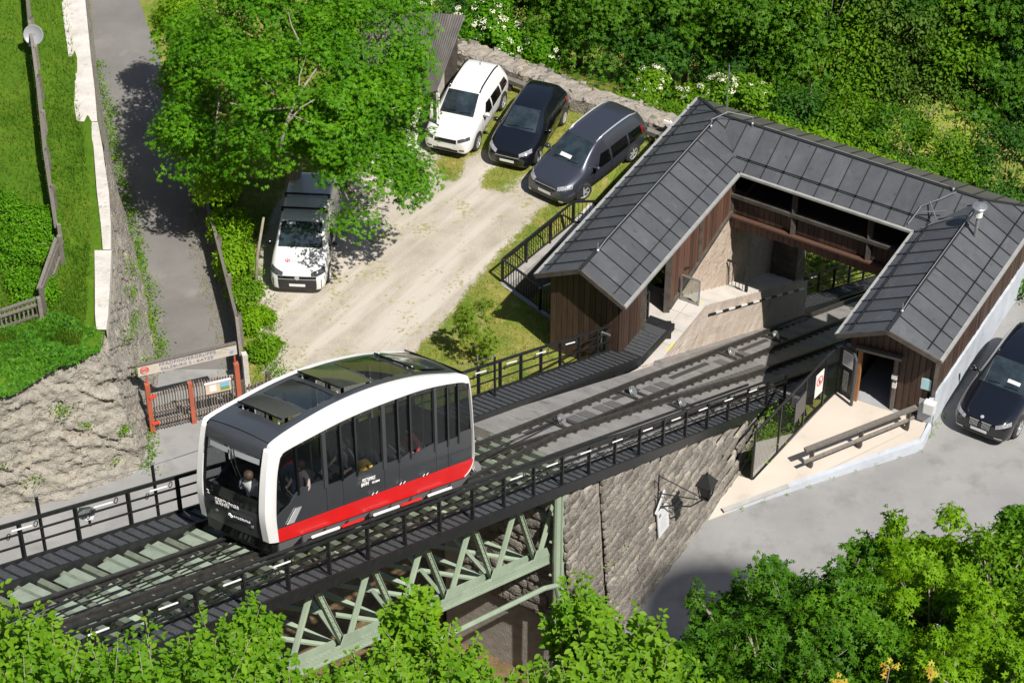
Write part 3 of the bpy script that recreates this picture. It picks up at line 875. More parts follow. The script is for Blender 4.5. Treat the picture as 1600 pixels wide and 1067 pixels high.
# ================================================================== viaduct, deck, rails, walkways
# ---- stone abutment carrying the deck
ab_ = thing('stone_abutment', F(-2, -.6, 0), 'rough grey stone abutment wall under the track beside the road', 'wall')
stone = M('abutment_stone', (0.29, 0.262, 0.225), (0.17, 0.157, 0.14), rough=0.95, ns=2.2, c3=(0.42, 0.39, 0.345), ns3=.9, lo3=.56, hi3=.75, bump=.06, bs=14, rnd=.2, c4=(.12, .115, .105), ns4=8, lo4=.58, hi4=.72, spec=.15, stretch=(1, 1, 1.8))
mortar = M('abutment_mortar', (0.33, 0.3, 0.26), (0.24, 0.22, 0.19), rough=.95, ns=4, bump=.02, bs=20)
core = MB()
aL, aR = -6.7, 5.6
BW = -.62
core.add([F(aL + .1, BW + .46, -.6), F(aR, BW + .46, -.6), F(aR, BW - .06, zt(aR) - .5), F(aL + .1, BW - .06, zt(aL) - .75),
          F(aL + .1, -4.2, -.6), F(aR, -4.2, -.6), F(aR, -4.2, zt(aR) - .5), F(aL + .1, -4.2, zt(aL) - .75)],
         [(0, 1, 2, 3), (5, 4, 7, 6), (4, 0, 3, 7), (1, 5, 6, 2), (3, 2, 6, 7)])
core.build('core', mortar, ab_)
stonemesh = []
for k in range(7):
    r = random.Random(50 + k)
    vs = []
    nxx, nzz = 4, 3
    for j in range(nzz + 1):
        for i in range(nxx + 1):
            x = i / nxx - .5; z = j / nzz - .5
            e = (i in (0, nxx)) + (j in (0, nzz))
            vs.append((x + r.uniform(-.03, .03), -(.5 if e == 0 else .38 - .12 * (e == 2)) + r.uniform(-.3, .3), z + r.uniform(-.04, .04)))
    fs = [(j * (nxx + 1) + i, j * (nxx + 1) + i + 1, (j + 1) * (nxx + 1) + i + 1, (j + 1) * (nxx + 1) + i) for j in range(nzz) for i in range(nxx)]
    ring = [i for i in range(nxx + 1)] + [j * (nxx + 1) + nxx for j in range(1, nzz + 1)] + [nzz * (nxx + 1) + i for i in range(nxx - 1, -1, -1)] + [j * (nxx + 1) for j in range(nzz - 1, 0, -1)]
    n0 = len(vs)
    for q in ring: vs.append((vs[q][0], .5, vs[q][2]))
    for q in range(len(ring)):
        s_ = (q + 1) % len(ring)
        fs.append((ring[s_], ring[q], n0 + q, n0 + s_))
    me = bpy.data.meshes.new('stone'); me.from_pydata(vs, [], fs); me.materials.append(stone)
    me.polygons.foreach_set('use_smooth', [True] * len(me.polygons))
    stonemesh.append(me)
def stone_wall(parent, p0, du, n_out, L, ztop, zbot, ch, lw, depth=.14, lean=0.0, rng=random.Random(5)):
    """coursed blocks over a wall face starting at p0, running along du"""
    z = zbot; row = 0
    m3 = 0
    while True:
        h = ch * rng.uniform(.85, 1.2)
        x = -rng.uniform(0, lw)
        anyrow = False
        while x < L:
            w = lw * rng.uniform(.6, 1.5)
            x0, x1 = max(x, 0), min(x + w, L)
            if x1 - x0 > .1:
                zt_ = min(ztop(x0), ztop(x1))
                if z + h * .5 < zt_:
                    anyrow = True
                    hh = min(h, zt_ - z)
                    c = p0 + du * ((x0 + x1) / 2) + Vector((0, 0, z + hh / 2)) + n_out * (rng.uniform(-.01, .03) + lean * max(0, 1 - (z + hh / 2) / max(.5, ztop((x0 + x1) / 2))))
                    yv = -n_out
                    ww = x1 - x0 - .008; h2 = hh - .01
                    m = Matrix(((du.x * ww, yv.x * depth, 0, c.x), (du.y * ww, yv.y * depth, 0, c.y), (0, 0, h2, c.z), (0, 0, 0, 1)))
                    o = bpy.data.objects.new('stone', rng.choice(stonemesh)); _link(o, parent, m); m3 += 1
            x += w
        z += h; row += 1
        if not anyrow or row > 60: break
    return m3
n1 = stone_wall(ab_, F(-4.6, BW, 0), U, V, aR + 4.5, lambda x: zt(-4.6 + x) - .42, -.2, .3, .58, .1, .5)
n2 = stone_wall(ab_, F(aL, BW + .02, 0), U, V, 1.75, lambda x: zt(aL + x) - .5, .4, .3, .6, .1, .5)
n3 = stone_wall(ab_, F(aL, -3.6, 0), V, -U, 2.98, lambda x: zt(aL) - 1.3, 2.6, .34, .6, .12)
print('stones', n1, n2, n3)
# bush of ferns grows at its foot (built with the plants); lamp and plates hang on it
lampt = thing('street_lantern', F(-1.2, -.5, 3.0), 'black wrought iron street lantern on a wall bracket over the road', 'lantern')
wl0 = F(-1.75, BW + .32, 3.35); hd = F(-.9, .75, 3.55)
fr = MB()
fr.tube([wl0 + Vector((0, 0, -.55)), F(-1.5, -.1, 2.75), F(-1.2, .45, 2.75), F(-.95, .72, 2.95), hd + Vector((0, 0, -.52))], .025, 6)
fr.tube([wl0 + U * -.0, F(-1.1, .6, 3.0)], .018, 6)
fr.tube([wl0 + Vector((0, 0, .65)), F(-1.0, .68, 3.02)], .014, 6)
fr.tube([wl0 + Vector((0, 0, -.6)), wl0 + Vector((0, 0, .7))], .022, 6)
fr.lathe([(.08, 0), (.09, .02), (.05, .05)], wl0 + Vector((0, 0, -.55)) - V * .02, V, 10)
fr.build('bracket', black, lampt)
hb = MB()
def frust(mb, c, r0, r1, z0, z1, n=4, rot=0.3):
    vs = []
    for r, z in ((r0, z0), (r1, z1)):
        for j in range(n):
            t = 2 * math.pi * j / n + rot
            vs.append(c + Vector((r * math.cos(t), r * math.sin(t), z)))
    fs = [(j, (j + 1) % n, (j + 1) % n + n, j + n) for j in range(n)] + [tuple(range(n))[::-1], tuple(range(n, 2 * n))]
    mb.add(vs, fs)
frust(hb, hd, .33, .06, .0, .3); frust(hb, hd, .34, .34, -.04, .0); frust(hb, hd, .06, .03, .3, .38)
hb.build('lantern_roof', M('lantern_black', (.02, .021, .022), rough=.4), lampt)
gl = MB(); frust(gl, hd, .15, .25, -.46, -.045); gl.build('lantern_glass', M('lantern_pane', (.16, .16, .15), rough=.1), lampt)
fb = MB()
for j in range(4):
    t = 2 * math.pi * j / 4 + .3
    fb.bar(hd + Vector((.18 * math.cos(t), .18 * math.sin(t), -.52)), hd + Vector((.27 * math.cos(t), .27 * math.sin(t), -.02)), .03, .03)
frust(fb, hd, .2, .18, -.55, -.5)
fb.build('lantern_frame', black, lampt)
sgn = M('faded_white_sign', (.62, .63, .64), (.54, .55, .57), rough=.5, ns=2)
q = at(1047, 815, 2.2); a_, b_ = toab(q)
wp = thing('wall_plaque', F(-1.55, BW + .1, 2.1), 'tall white information board on the stone wall under the lantern', 'sign')
MB().bar(F(-1.55, BW + .46, 1.75), F(-1.55, BW + .37, 2.65), .62, .03, V).build('panel', sgn, wp)
MB().bar(F(-1.78, BW + .41, 2.5), F(-1.68, BW + .41, 2.5), .12, .01, V).build('emblem', M('grey_print', (.2, .2, .22), rough=.5), wp)
tb = MB()
for k in range(5):
    tb.bar(F(-1.7, BW + .43 + k * .008, 2.3 - k * .09), F(-1.38 - .06 * (k % 2), BW + .43 + k * .008, 2.3 - k * .09), .02, .006, V)
tb.build('text_lines', M('grey_print2', (.36, .36, .37), rough=.5), wp)
o = MB().bar(F(-1.95, BW + .38, 2.72), F(-1.35, BW + .33, 3.15), .12, .03, V).build('street_sign', sgn)
tag(o, 'narrow white strip sign slanting on the stone wall above the board', 'sign')

# ---- the concrete deck and the open steel bridge
DECK0, DECK1 = -5.1, 40.0
dk = MB()
for a0, a1, bl, br in ((DECK0, 8.0, -4.35, -1.05), (8.0, DECK1, -4.6, -.2)):
    n = 24
    for i in range(n):
        x0, x1 = a0 + (a1 - a0) * i / n, a0 + (a1 - a0) * (i + 1) / n
        dk.add([T(x0, bl, -.16), T(x0, br, -.16), T(x1, br, -.16), T(x1, bl, -.16), T(x0, bl, -.6), T(x0, br, -.6), T(x1, br, -.6), T(x1, bl, -.6)],
               [(0, 1, 2, 3), (4, 7, 6, 5), (0, 4, 5, 1), (1, 5, 6, 2), (3, 2, 6, 7), (0, 3, 7, 4)])
deck = dk.build('track_deck', deckm)
tag(deck, 'grey concrete slab carrying the funicular rails down from the steel bridge', 'track bed')
slots = MB()
# recessed trough covers between the rails on the slab
def strip(parent, name, a0, a1, b0, b1, h, mat, db=0.0):
    m = MB(); m.slab([T(a0, b0, h), T(a0, b1, h), T(a1, b1 + db, h), T(a1, b0 + db, h)], (0, 0, .05))
    return m.build(name, mat, parent)
plate = M('chequer_plate', (0.1, 0.098, 0.094), (0.17, 0.165, 0.155), rough=.6, ns=40, lo=.45, hi=.6, bump=.008, bs=50)
for a0 in (-1.9, -1.2, -.2, .5, 3.2, 4.0, 8.6, 9.6, 10.4):
    strip(deck, 'cover_plate', a0, a0 + .55, -3.25 - .036 * a0, -2.75 - .036 * a0, -.13, plate)
for k in range(22):
    a0 = 2.4 + k * .36
    strip(deck, 'cover_plate', a0, a0 + .3, -2.62 + .004 * a0, -2.3 + .004 * a0 - .1 * (k > 14), -.13, plate)
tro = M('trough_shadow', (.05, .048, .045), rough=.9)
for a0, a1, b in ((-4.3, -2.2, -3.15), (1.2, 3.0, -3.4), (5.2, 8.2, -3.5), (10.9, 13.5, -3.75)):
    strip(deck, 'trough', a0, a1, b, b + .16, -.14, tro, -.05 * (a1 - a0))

rails = thing('railway_track', T(-2, -2.4, 0), 'steel funicular rails with a switch where two tracks merge into one', 'track')
RL = [[(-34, -2.78), (-17, -2.77), (-6.5, -3.17), (3.65, -3.69), (17.3, -4.3), (30, -4.7)],
      [(-14.5, -1.92), (-8.7, -1.95), (-3.54, -2.5), (6.5, -2.89), (18.4, -3.37), (30, -3.75)],
      [(-14.5, -2.76), (-7.5, -2.62), (-3.5, -2.53), (1.4, -2.42), (8.2, -2.14), (15, -2.2), (30, -2.35)],
      [(-34, -1.92), (-17, -1.92), (-8, -1.72), (0, -1.45), (8, -1.25), (15, -1.2), (30, -1.3)]]
def rail_b(pts, a):
    for (a0, b0), (a1, b1) in zip(pts, pts[1:]):
        if a <= a1: return b0 + (b1 - b0) * (a - a0) / (a1 - a0)
    return pts[-1][1]
for pts in RL:
    m = MB()
    a0, a1 = pts[0][0], pts[-1][0]
    n = int((a1 - a0) / .8)
    prev = None
    for i in range(n):
        x0, x1 = a0 + (a1 - a0) * i / n, a0 + (a1 - a0) * (i + 1) / n
        p, q = T(x0, rail_b(pts, x0)), T(x1, rail_b(pts, x1))
        dz = Vector((0, 0, 1))
        m.bar(p + dz * .0, q + dz * .0, .07, .045); m.bar(p - dz * .07, q - dz * .07, .025, .1); m.bar(p - dz * .135, q - dz * .135, .13, .025)
    ro_ = m.build('rail', railst, rails)
    k = MB()
    a = max(a0, -23.0)
    while a < 18:
        b = rail_b(pts, a)
        for s_ in (-1, 1):
            k.bar(T(a - .05, b + s_ * .1, -.125), T(a + .05, b + s_ * .1, -.125), .09, .05)
        a += .62
    tag(k.build('rail_clips', railst, ro_), kind='stuff')
# cable sheaves
for a, b in ((-2.45, -2.98), (2.25, -3.2), (10.0, -3.55), (2.9, -1.9), (-8.2, -2.2), (14.0, -3.7)):
    sh = MB().lathe([(.03, -.04), (.15, -.04), (.16, -.025), (.125, 0), (.16, .025), (.15, .04), (.03, .04)], T(a, b, .02), (V * .75 + U * .25 + Vector((0, 0, .55))), 20).build('cable_sheave', galv, rails)
    MB().bar(T(a - .3, b - .32, -.1), T(a - .3, b + .32, -.1), .06, .07).bar(T(a + .28, b - .32, -.1), T(a + .28, b + .32, -.1), .06, .07).build('sheave_bearer', railst, sh)
for db in (-.35, -.1, .12, .34):
    MB().tube([T(-34, -2.34 + db, .03), T(-16.0, -2.34 + db, .03)], .02, 5).build('cable', black, rails)
for db in (-.12, .12):
    MB().tube([T(-9.5, -2.3 + db, .04), T(-2.5, -2.95 + db * .3, .06)], .014, 5).build('cable', black, rails)

# ---- green steel bridge
tr = thing('truss_bridge', T(-14, -2.3, -3), 'pale green riveted steel truss bridge carrying the funicular over the hollow', 'bridge')
TA0, TA1 = -31.0, -6.75
def chan(name, p, q, w, h, parent=tr):
    """channel section with flanges, riveted"""
    p, q = Vector(p), Vector(q)
    L, x, y, z = axes(p, q, (0, 0, 1))
    m = MB(); m.bar(p, q, w, h * .22)
    for s_ in (-1, 1):
        m.bar(p + y * (s_ * (w / 2 - .012)) + z * .04, q + y * (s_ * (w / 2 - .012)) + z * .04, .022, h)
    return m.build(name, green, parent)
for b in (-.95, -3.75):
    chan('top_chord', T(TA0, b, -.62), T(TA1, b, -.62), .24, .2)
    m = MB(); m.bar(T(TA0, b, -3.0), T(TA1, b, -3.0), .3, .05); m.bar(T(TA0, b + .12, -2.84), T(TA1, b + .12, -2.84), .03, .32); m.bar(T(TA0, b - .12, -2.84), T(TA1, b - .12, -2.84), .03, .32)
    m.build('bottom_chord', green, tr)
    riv = MB()
    a = -20.0
    while a < TA1:
        riv.bar(T(a, b + .135, -2.72), T(a, b + .15, -2.72), .03, .03); riv.bar(T(a, b + .135, -2.95), T(a, b + .15, -2.95), .03, .03)
        a += .16
    tag(riv.build('rivets', green, tr), kind='stuff')
    a = TA1 - .7
    while a > TA0:
        d1 = bar('diagonal', T(a, b, -2.85), T(a - .95, b, -.6), .13, .07, green, tr, V)
        d2 = bar('diagonal', T(a + .1, b, -2.85), T(a + 1.12, b, -.6), .1, .06, green, tr, V)
        for p, q in ((T(a, b, -2.85), T(a - .95, b, -.6)), (T(a + .1, b, -2.85), T(a + 1.12, b, -.6))):
            for s_ in (-1, 1):
                y = (q - p).normalized().cross(V).normalized()
                bar('flange', p + y * (.06 * s_) + V * .03, q + y * (.06 * s_) + V * .03, .08, .015, green, tr, y)
        if a > -17:
            r2 = MB(); p, q = T(a, b + .05, -2.85), T(a - .95, b + .05, -.6)
            for k in range(13): c = p.lerp(q, (k + .5) / 13); r2.bar(c, c + V * .015, .03, .03)
            tag(r2.build('rivets', green, tr), kind='stuff')
        g = MB(); g.slab([T(a - .35, b + .16, -2.72), T(a - .15, b + .16, -2.35), T(a + .35, b + .16, -2.4), T(a + .5, b + .16, -2.72)], V * .02); g.build('gusset', green, tr)
        a -= 2.12
a = TA1
while a > TA0:
    bar('cross_girder', T(a, -3.9, -.45), T(a, -.8, -.45), .16, .22, green, tr)
    bar('bottom_strut', T(a - .7, -3.75, -2.95), T(a - .7, -.95, -2.95), .12, .1, green, tr)
    bar('bottom_brace', T(a - .7, -3.75, -2.9), T(a - 2.8, -.95, -2.9), .1, .06, green, tr)
    bar('bottom_brace', T(a - .7, -.95, -2.9), T(a - 2.8, -3.75, -2.9), .1, .06, green, tr)
    a -= 2.12
stepm = M('worn_green_plate', (.2, .25, .19), (.28, .33, .26), rough=.6, ns=3, c3=(.2, .22, .17), ns3=4, lo3=.55, hi3=.7, rnd=.12)
tied = M('dark_green_tie', (.09, .11, .08), (.14, .16, .12), rough=.7, ns=4, rnd=.2)
# sleepers: green ties and stepped plates between walkway and rail
a = -5.3
k = 0
while a > -30:
    bar('sleeper', T(a, -3.55, -.22), T(a, -1.05, -.22), .16, .13, tied, tr, U)
    if k % 2 == 0 and a < -15:
        pz = T(a, -3.0, 0).z - .14
        MB().slab([F(a - .32, -3.48, pz + .1), F(a - .32, -2.95, pz + .1), F(a + .3, -2.95, pz - .1), F(a + .3, -3.48, pz - .1)], (0, 0, .02)).build('step_plate', stepm, tr)
        MB().slab([F(a - .25, -2.6, pz - .06), F(a - .25, -2.1, pz - .06), F(a + .3, -2.1, pz - .06), F(a + .3, -2.6, pz - .06)], (0, 0, .02)).build('step_plate', stepm, tr)
    a -= .62; k += 1
for b in (-2.77, -1.92):
    bar('stringer', T(TA0, b, -.36), T(-5.3, b, -.36), .12, .2, tied, tr, U)
# pair of drain pipes by the abutment and the pipe below the bridge
pip = thing('drain_pipes', F(-7.0, -.6, 1), 'pair of pale green pipes running down beside the stone abutment', 'pipes')
for da in (-.16, .12):
    MB().tube([F(-6.75 + da, -.62, zt(-6.75) - .4), F(-6.75 + da, -.62, .5)], .1, 10).build('pipe', green, pip)
MB().tube([T(-30, -.35, -3.6), T(-8.0, -.35, -3.35), T(-7.4, -.35, -3.45), T(-7.25, -.35, -3.9), T(-7.25, -.35, -6)], .07, 8).build('pipe', green, pip)
for h in (-2.2, -3.4):
    bar('bracket', T(-7.0, -.75, h), T(-6.5, -.75, h), .06, .05, green, pip)

# ---- walkways
def walkway(name, label, a0, a1, b0, b1, pitch, hh=-.04, out_side=1, db=0.0, step=True, tread_mat=grate):
    w = thing(name, T((a0 + a1) / 2, (b0 + b1) / 2, 0), label, 'walkway')
    n = int((a1 - a0) / pitch)
    for i in range(n):
        a = a0 + (i + .5) * (a1 - a0) / n
        o_ = db * (a - a0) / (a1 - a0)
        d = pitch * .5 - .006
        p = T(a, 0, hh).z
        tilt = -SLOPE * .62
        lift = d * (0.0 if step else 1) * 0
        # treads lean with the slope a little, with a raised nosing
        z0, z1 = p + d * tilt, p - d * tilt
        m = MB()
        m.slab([F(a - d, b0 + o_, z0), F(a - d, b1 + o_, z0), F(a + d, b1 + o_, z1), F(a + d, b0 + o_, z1)], (0, 0, .035))
        t = m.build('tread', tread_mat, w)
        bar('nosing', F(a + d, b0 + o_, z1 + .012), F(a + d, b1 + o_, z1 + .012), .035, .03, black, w)
    for b in (b0 - .03, b1 + .03):
        m = MB()
        m.bar(T(a0, b, hh - .1), T(a1, b + db, hh - .1), .05, .3)
        so = m.build('side_beam', black, w)
    return w
wl_up = walkway('stair_walkway', 'black steel grating stair walkway left of the car on the viaduct', -31, -9.0, -4.15, -3.6, .34)
wl_mid = walkway('stair_walkway', 'black steel grating stair walkway between the car and the concrete platform', -9.0, 5.75, -4.98, -4.12, .34, db=-.62)
wr_ = walkway('service_walkway', 'narrow black grating walkway along the road side of the viaduct', -31, 9.0, -.98, -.56, .33, hh=-.22)
for i in range(60):       # toothed brackets that show beside the grating
    a = -21 + i * .5
    if a < 8: bar('tooth_bracket', T(a - .12, -1.08, -.1), T(a + .16, -1.08, -.32), .05, .05, black, wr_)
wl_far = walkway('stair_walkway', 'dark grating walkway running down beyond the covered footbridge', 17.6, 32, -5.5, -4.75, .34)

lampw = M('white_tube', (.8, .8, .8), rough=.3)
def railing(name, label, a0, a1, b, hgt, posts, base=-.25, db=0.0, mids=(.36, .68), top=.075, tubes=(), lean=0.0, rings=True):
    r = thing(name, T((a0 + a1) / 2, b, 0), label, 'railing')
    B_ = lambda a: b + db * (a - a0) / (a1 - a0)
    bar('handrail', T(a0, B_(a0), hgt), T(a1, B_(a1), hgt), .055, top, black, r)
    for f in mids:
        bar('mid_rail', T(a0, B_(a0), hgt * f), T(a1, B_(a1), hgt * f), .035, .035, black, r)
    n = int((a1 - a0) / posts)
    for i in range(n + 1):
        a = a0 + (a1 - a0) * i / n
        bar('post', T(a, B_(a), base), T(a + lean, B_(a), hgt), .055, .085, black, r, V)
    for a in tubes:
        p, q = T(a, B_(a) + .05, hgt - .14), T(a + .52, B_(a) + .05, hgt - .14)
        MB().tube([p, q], .02, 8).build('light_tube', lampw, r)
        if rings:
            for c in (p - U * .12, q + U * .12):
                m = MB()
                pts = [c + U * (.055 * math.cos(t)) + Vector((0, 0, -.05 + .07 * math.sin(t))) for t in [2 * math.pi * j / 10 for j in range(11)]]
                m.tube(pts, .011, 5); m.build('cable_loop', black, r)
    return r
railing('steel_railing', 'black steel railing left of the track behind the car', -31, -9.2, -4.22, .95, 1.5, tubes=[-21.9, -19.6, -17.9, -10.9], base=-.3)
railing('steel_railing', 'black steel railing along the grass bank beside the upper walkway', -9.2, 5.75, -5.02, .95, 1.22, db=-.66, tubes=[-8.6, -6.8, -5.0, -3.2, -1.4, .4, 2.3], base=-.3)
railing('steel_railing', 'black steel railing on the road side of the viaduct with white light tubes', -31, 7.6, -.62, .8, 1.42, base=-.55, top=.055, mids=(.38, .62), tubes=[-24, -22.1, -20.2, -18.6] + [-9.3 + i * 1.75 for i in range(9)])
railing('steel_railing', 'black railing of the walkway beyond the covered footbridge', 17.6, 32, -5.6, .95, 1.5, tubes=[19, 21.5], rings=False)
tb = thing('cable_duct', T(-10, -1.2, .4), 'thick black cable duct running beside the service walkway', 'cable duct')
MB().tube([T(-31, -1.2, .42), T(6.0, -1.2, .42)], .04, 8).build('duct', black, tb)
rp = MB()
for i, a in enumerate((-16.4, -15.3, -14.1, -13.0, -11.9)):
    MB().tube([T(a, -1.22, .52), T(a + .95 * (1 if i % 2 == 0 else .8), -1.22, .52)], .035, 8).build('marker_tube', lampw if i % 2 == 0 else redp, tb)
fl_ = thing('flood_lamp', T(-19.6, -4.35, .4), 'small grey flood lamp clamped to the left railing', 'lamp')
MB().bar(T(-19.75, -4.42, .55), T(-19.45, -4.42, .5), .16, .2).build('housing', galv, fl_)
MB().bar(T(-19.7, -4.32, .5), T(-19.5, -4.32, .47), .02, .15).build('lens', lampw, fl_)
bar('bracket', T(-19.6, -4.36, .2), T(-19.6, -4.36, .55), .04, .04, black, fl_, U)
# tall posts with a wire on the left railing
wire = thing('fence_wire', T(-18, -4.35, 1.4), 'thin wire strung on tall posts above the left railing', 'wire')
wp_ = [T(a, -4.3 - (.7 if a > -9 else 0), .2) for a in (-24.5, -21.0, -17.6, -5.0, -2.6)]
for p in wp_:
    bar('post', p - Vector((0, 0, .4)), p + Vector((0, 0, 1.25)), .05, .05, black, wire, U)
    MB().lathe([(.03, 0), (.04, .03), (.02, .06)], p + Vector((0, 0, 1.22)), n=6).build('insulator', galv, wire)
MB().tube([p + Vector((0, 0, 1.2)) for p in wp_], .008, 4).build('strand', galv, wire)
# ================================================================== platform, stairs and walls of the cutting
pf = thing('platform', F(8, -5.2, 0), 'pale concrete platform with a stair running down beside the track', 'platform')
pinkc = M('pinkish_concrete', (0.44, 0.36, 0.3), (0.5, 0.44, 0.38), rough=.9, ns=1.2, c3=(.3, .25, .21), ns3=2, lo3=.57, hi3=.72, bump=.03, bs=9, stretch=(1, 1, 1.6))
PB, PZ = -4.42, .2
MB().slab([F(6.5, -6.9, PZ), F(6.5, PB, PZ), F(9.7, PB, PZ), F(9.7, -6.9, PZ)], (0, 0, .5)).build('platform_slab', conc, pf)
# slab joints on the platform
for a in (7.3, 8.1, 8.9):
    bar('joint', F(a, -5.8, PZ + .003), F(a, PB - .02, PZ + .003), .012, .006, M('joint_grey', (.25, .24, .22), rough=.9), pf)
bar('joint', F(6.7, -4.95, PZ + .003), F(9.6, -4.95, PZ + .003), .012, .006, MATS['joint_grey'], pf)
wf = MB()
N = 48
rowt = []
for i in range(N + 1):
    a = 5.2 + (18.2 - 5.2) * i / N
    top_ = PZ - .02 if a < 9.7 else PZ - .02 + (SLOPE - .01) * (a - 9.7)
    top_ = max(top_, zt(a) - .1)
    rowt.append([F(a, PB + (.02 * rnd.uniform(-1, 1) if 0 < k < 6 else 0) + .02, zt(a) - .3 + (top_ - zt(a) + .3) * k / 6) for k in range(7)])
wf.grid(rowt)
wf.build('platform_face', pinkc, pf)
kb = MB()
for i in range(40):
    a0 = 6.0 + i * .3
    kb.bar(T(a0, PB + .12, -.1), T(a0 + .3, PB + .12, -.1), .2, .12)
kb.build('kerb', deckm, pf)
ns_ = 27
yel = M('yellow_marking', (.72, .55, .05), rough=.7)
for i in range(ns_):
    a0 = 9.7 + i * .3
    z = PZ - .17 * (i + 1)
    MB().slab([F(a0, -6.0, z), F(a0, PB, z), F(a0 + .3, PB, z), F(a0 + .3, -6.0, z)], (0, 0, .6)).build('step', conc, pf)
    if i in (0, 1, 2, 3, 10, 11, 12):
        bar('edge_marking', F(a0 + .02, -4.62, z + .004), F(a0 + .02, PB - .01, z + .004), .05, .008, yel, pf)
for i in range(5):
    bar('edge_marking', F(9.66, -5.2 + i * .15, PZ + .004), F(9.66, -5.11 + i * .15, PZ + .004), .06, .008, yel if i % 2 == 0 else black, pf)
bar('edge_marking', F(7.0, PB - .03, PZ + .004), F(7.5, PB - .03, PZ + .004), .05, .008, yel, pf)
# striped hand bar on the face
for i in range(16):
    a0 = 9.8 + i * .5
    zz = lambda a: PZ - .42 + SLOPE * (a - 9.7)
    bar('striped_bar', F(a0, PB + .07, zz(a0)), F(a0 + .5, PB + .07, zz(a0 + .5)), .05, .06, black if i % 2 == 0 else white, pf)
# rocky slope from the stair up to the timber wall
rk = []
for i in range(40):
    a = 8.75 + i * .22
    zs = PZ if a < 9.7 else PZ + SLOPE * (a - 9.7)
    zw = min(.25 + 1.0 * (a - 8.85) / 4.35, 1.3)
    row = []
    for k in range(13):
        t = k / 12
        b = -5.62 - .25 * 0 + (.3 - .06) * t * 1.0
        n_ = rnd.uniform(-1, 1) * .05 * math.sin(math.pi * t) * (1 if a > 9 else .2)
        row.append(F(a + n_ * .5, -5.3 - .07 * t + n_ * .7 - .1 * (1 - t) * (a > 13.4), zs - .1 + (zw - zs + .1) * t))
    rk.append(row)
MB().grid(rk).build('rock_batter', M('pink_rock', (.5, .41, .33), (.4, .32, .26), rough=.95, ns=1.6, c3=(.3, .24, .19), ns3=3, lo3=.58, hi3=.72, bump=.06, bs=6), pf, smooth=True)
pier = thing('stone_pier', F(17.2, -6, -4), 'dark rough stone pier under the covered footbridge beside the stair', 'wall')
pr = []
for i in range(25):
    b = -8.2 + (8.2 - 4.45) * i / 24
    pr.append([F(17.1 + rnd.uniform(-.05, .05), b, -8 + 9.1 * k / 20) for k in range(21)])
MB().grid(pr).build('front_face', stone, pier, smooth=True)
MB().slab([F(17.15, -4.45, -8), F(17.9, -4.45, -8.2), F(17.9, -4.45, 1.1), F(17.15, -4.45, 1.1)], V * .3).build('side_face', stone, pier)
# walls of the cutting on the right
cw = thing('cutting_wall', F(8, .3, -1), 'concrete wall of the cutting between the terrace and the rails', 'wall')
wr2 = MB()
pts = [(5.3, .3), (3.3, .38), (7.9, .98)]
wr2.grid([[F(a, .36 + (a - 3.3) * .13 * (a < 7.9), zt(a) - .6), F(a, .36 + (a - 3.3) * .13, tz(a) - .02)] for a in (3.2, 4.5, 6, 7.2, 7.95)])
wr2.grid([[F(a, 1.0, zt(a) - .6), F(a, 1.0, TZ)] for a in (7.9, 10, 13, 16, 18)])
wr2.build('wall_face', conc, cw)
MB().slab([F(3.2, -.3, .05), F(3.2, .36, .05), F(5.3, .6, -.02), F(5.3, -.3, -.02)][::-1], (0, 0, .2)).build('verge', M('verge_soil', (.12, .1, .07), (.09, .11, .04), rough=.95, ns=4), cw)
MB().slab([F(5.0, -.3, -.05), F(5.0, .42, -.05), F(8, 1.0, -1.8), F(8, -.2, -1.8)][::-1], (0, 0, .2)).build('verge', M('verge_soil', (.12, .1, .07), (.09, .11, .04), rough=.95, ns=4), cw)
# ramp plate from the stair walkway to the platform
rp_ = thing('ramp_plate', F(6.4, -5.1, .7), 'black ribbed steel ramp from the walkway up to the concrete platform', 'ramp')
pz0 = zt(5.75) - .04
MB().slab([F(5.75, -5.55, pz0), F(5.75, -4.72, pz0), F(7.35, -4.62, pz0 + .02), F(7.35, -5.45, pz0 + .02)], (0, 0, .05)).build('plate', grate, rp_)
MB().slab([F(7.35, -5.45, pz0 + .02), F(7.35, -4.62, pz0 + .02), F(7.75, -4.6, pz0 + .02), F(7.75, -5.45, pz0 + .02)], (0, 0, .06)).build('top_plate', black, rp_)
bar('side_plate', F(5.75, -4.7, pz0 - .1), F(7.75, -4.6, pz0 - .08), .04, .26, black, rp_)
bar('support', F(7.6, -4.9, PZ), F(7.6, -4.9, pz0), .5, .3, black, rp_)
for a in range(9):
    bar('tread_stud', F(5.85 + a * .16, -5.5, pz0 + .008), F(5.85 + a * .16, -4.75, pz0 + .008), .02, .016, black, rp_)
rr_ = thing('ramp_railing', F(7, -5.6, .7), 'black handrail beside the ribbed ramp at the timber gable', 'railing')
for a, z in ((5.75, .95), (7.3, .95), (7.75, .95)):
    bar('post', F(a, -5.55, pz0 - .2), F(a, -5.55, pz0 + z), .07, .07, black, rr_, U)
for h in (.95, .62, .32):
    bar('rail', F(5.75, -5.55, pz0 + h), F(7.3, -5.55, pz0 + h), .05, .06, black, rr_)
    bar('rail', F(7.3, -5.55, pz0 + h), F(7.75, -5.55, pz0 + h), .045, .05, black, rr_)
MB().slab([F(5.6, -6.3, .25), F(5.6, -5.6, .25), F(7.0, -5.6, .25), F(7.0, -6.3, .25)], (0, 0, .3)).build('white_threshold', conc, pf)
MB().slab([F(5.2, -5.3, pz0 - .3), F(5.2, -4.4, pz0 - .3), F(6.9, -4.4, PZ + .005), F(6.9, -5.3, PZ + .005)], (0, 0, .4)).build('platform_nose', conc, pf)
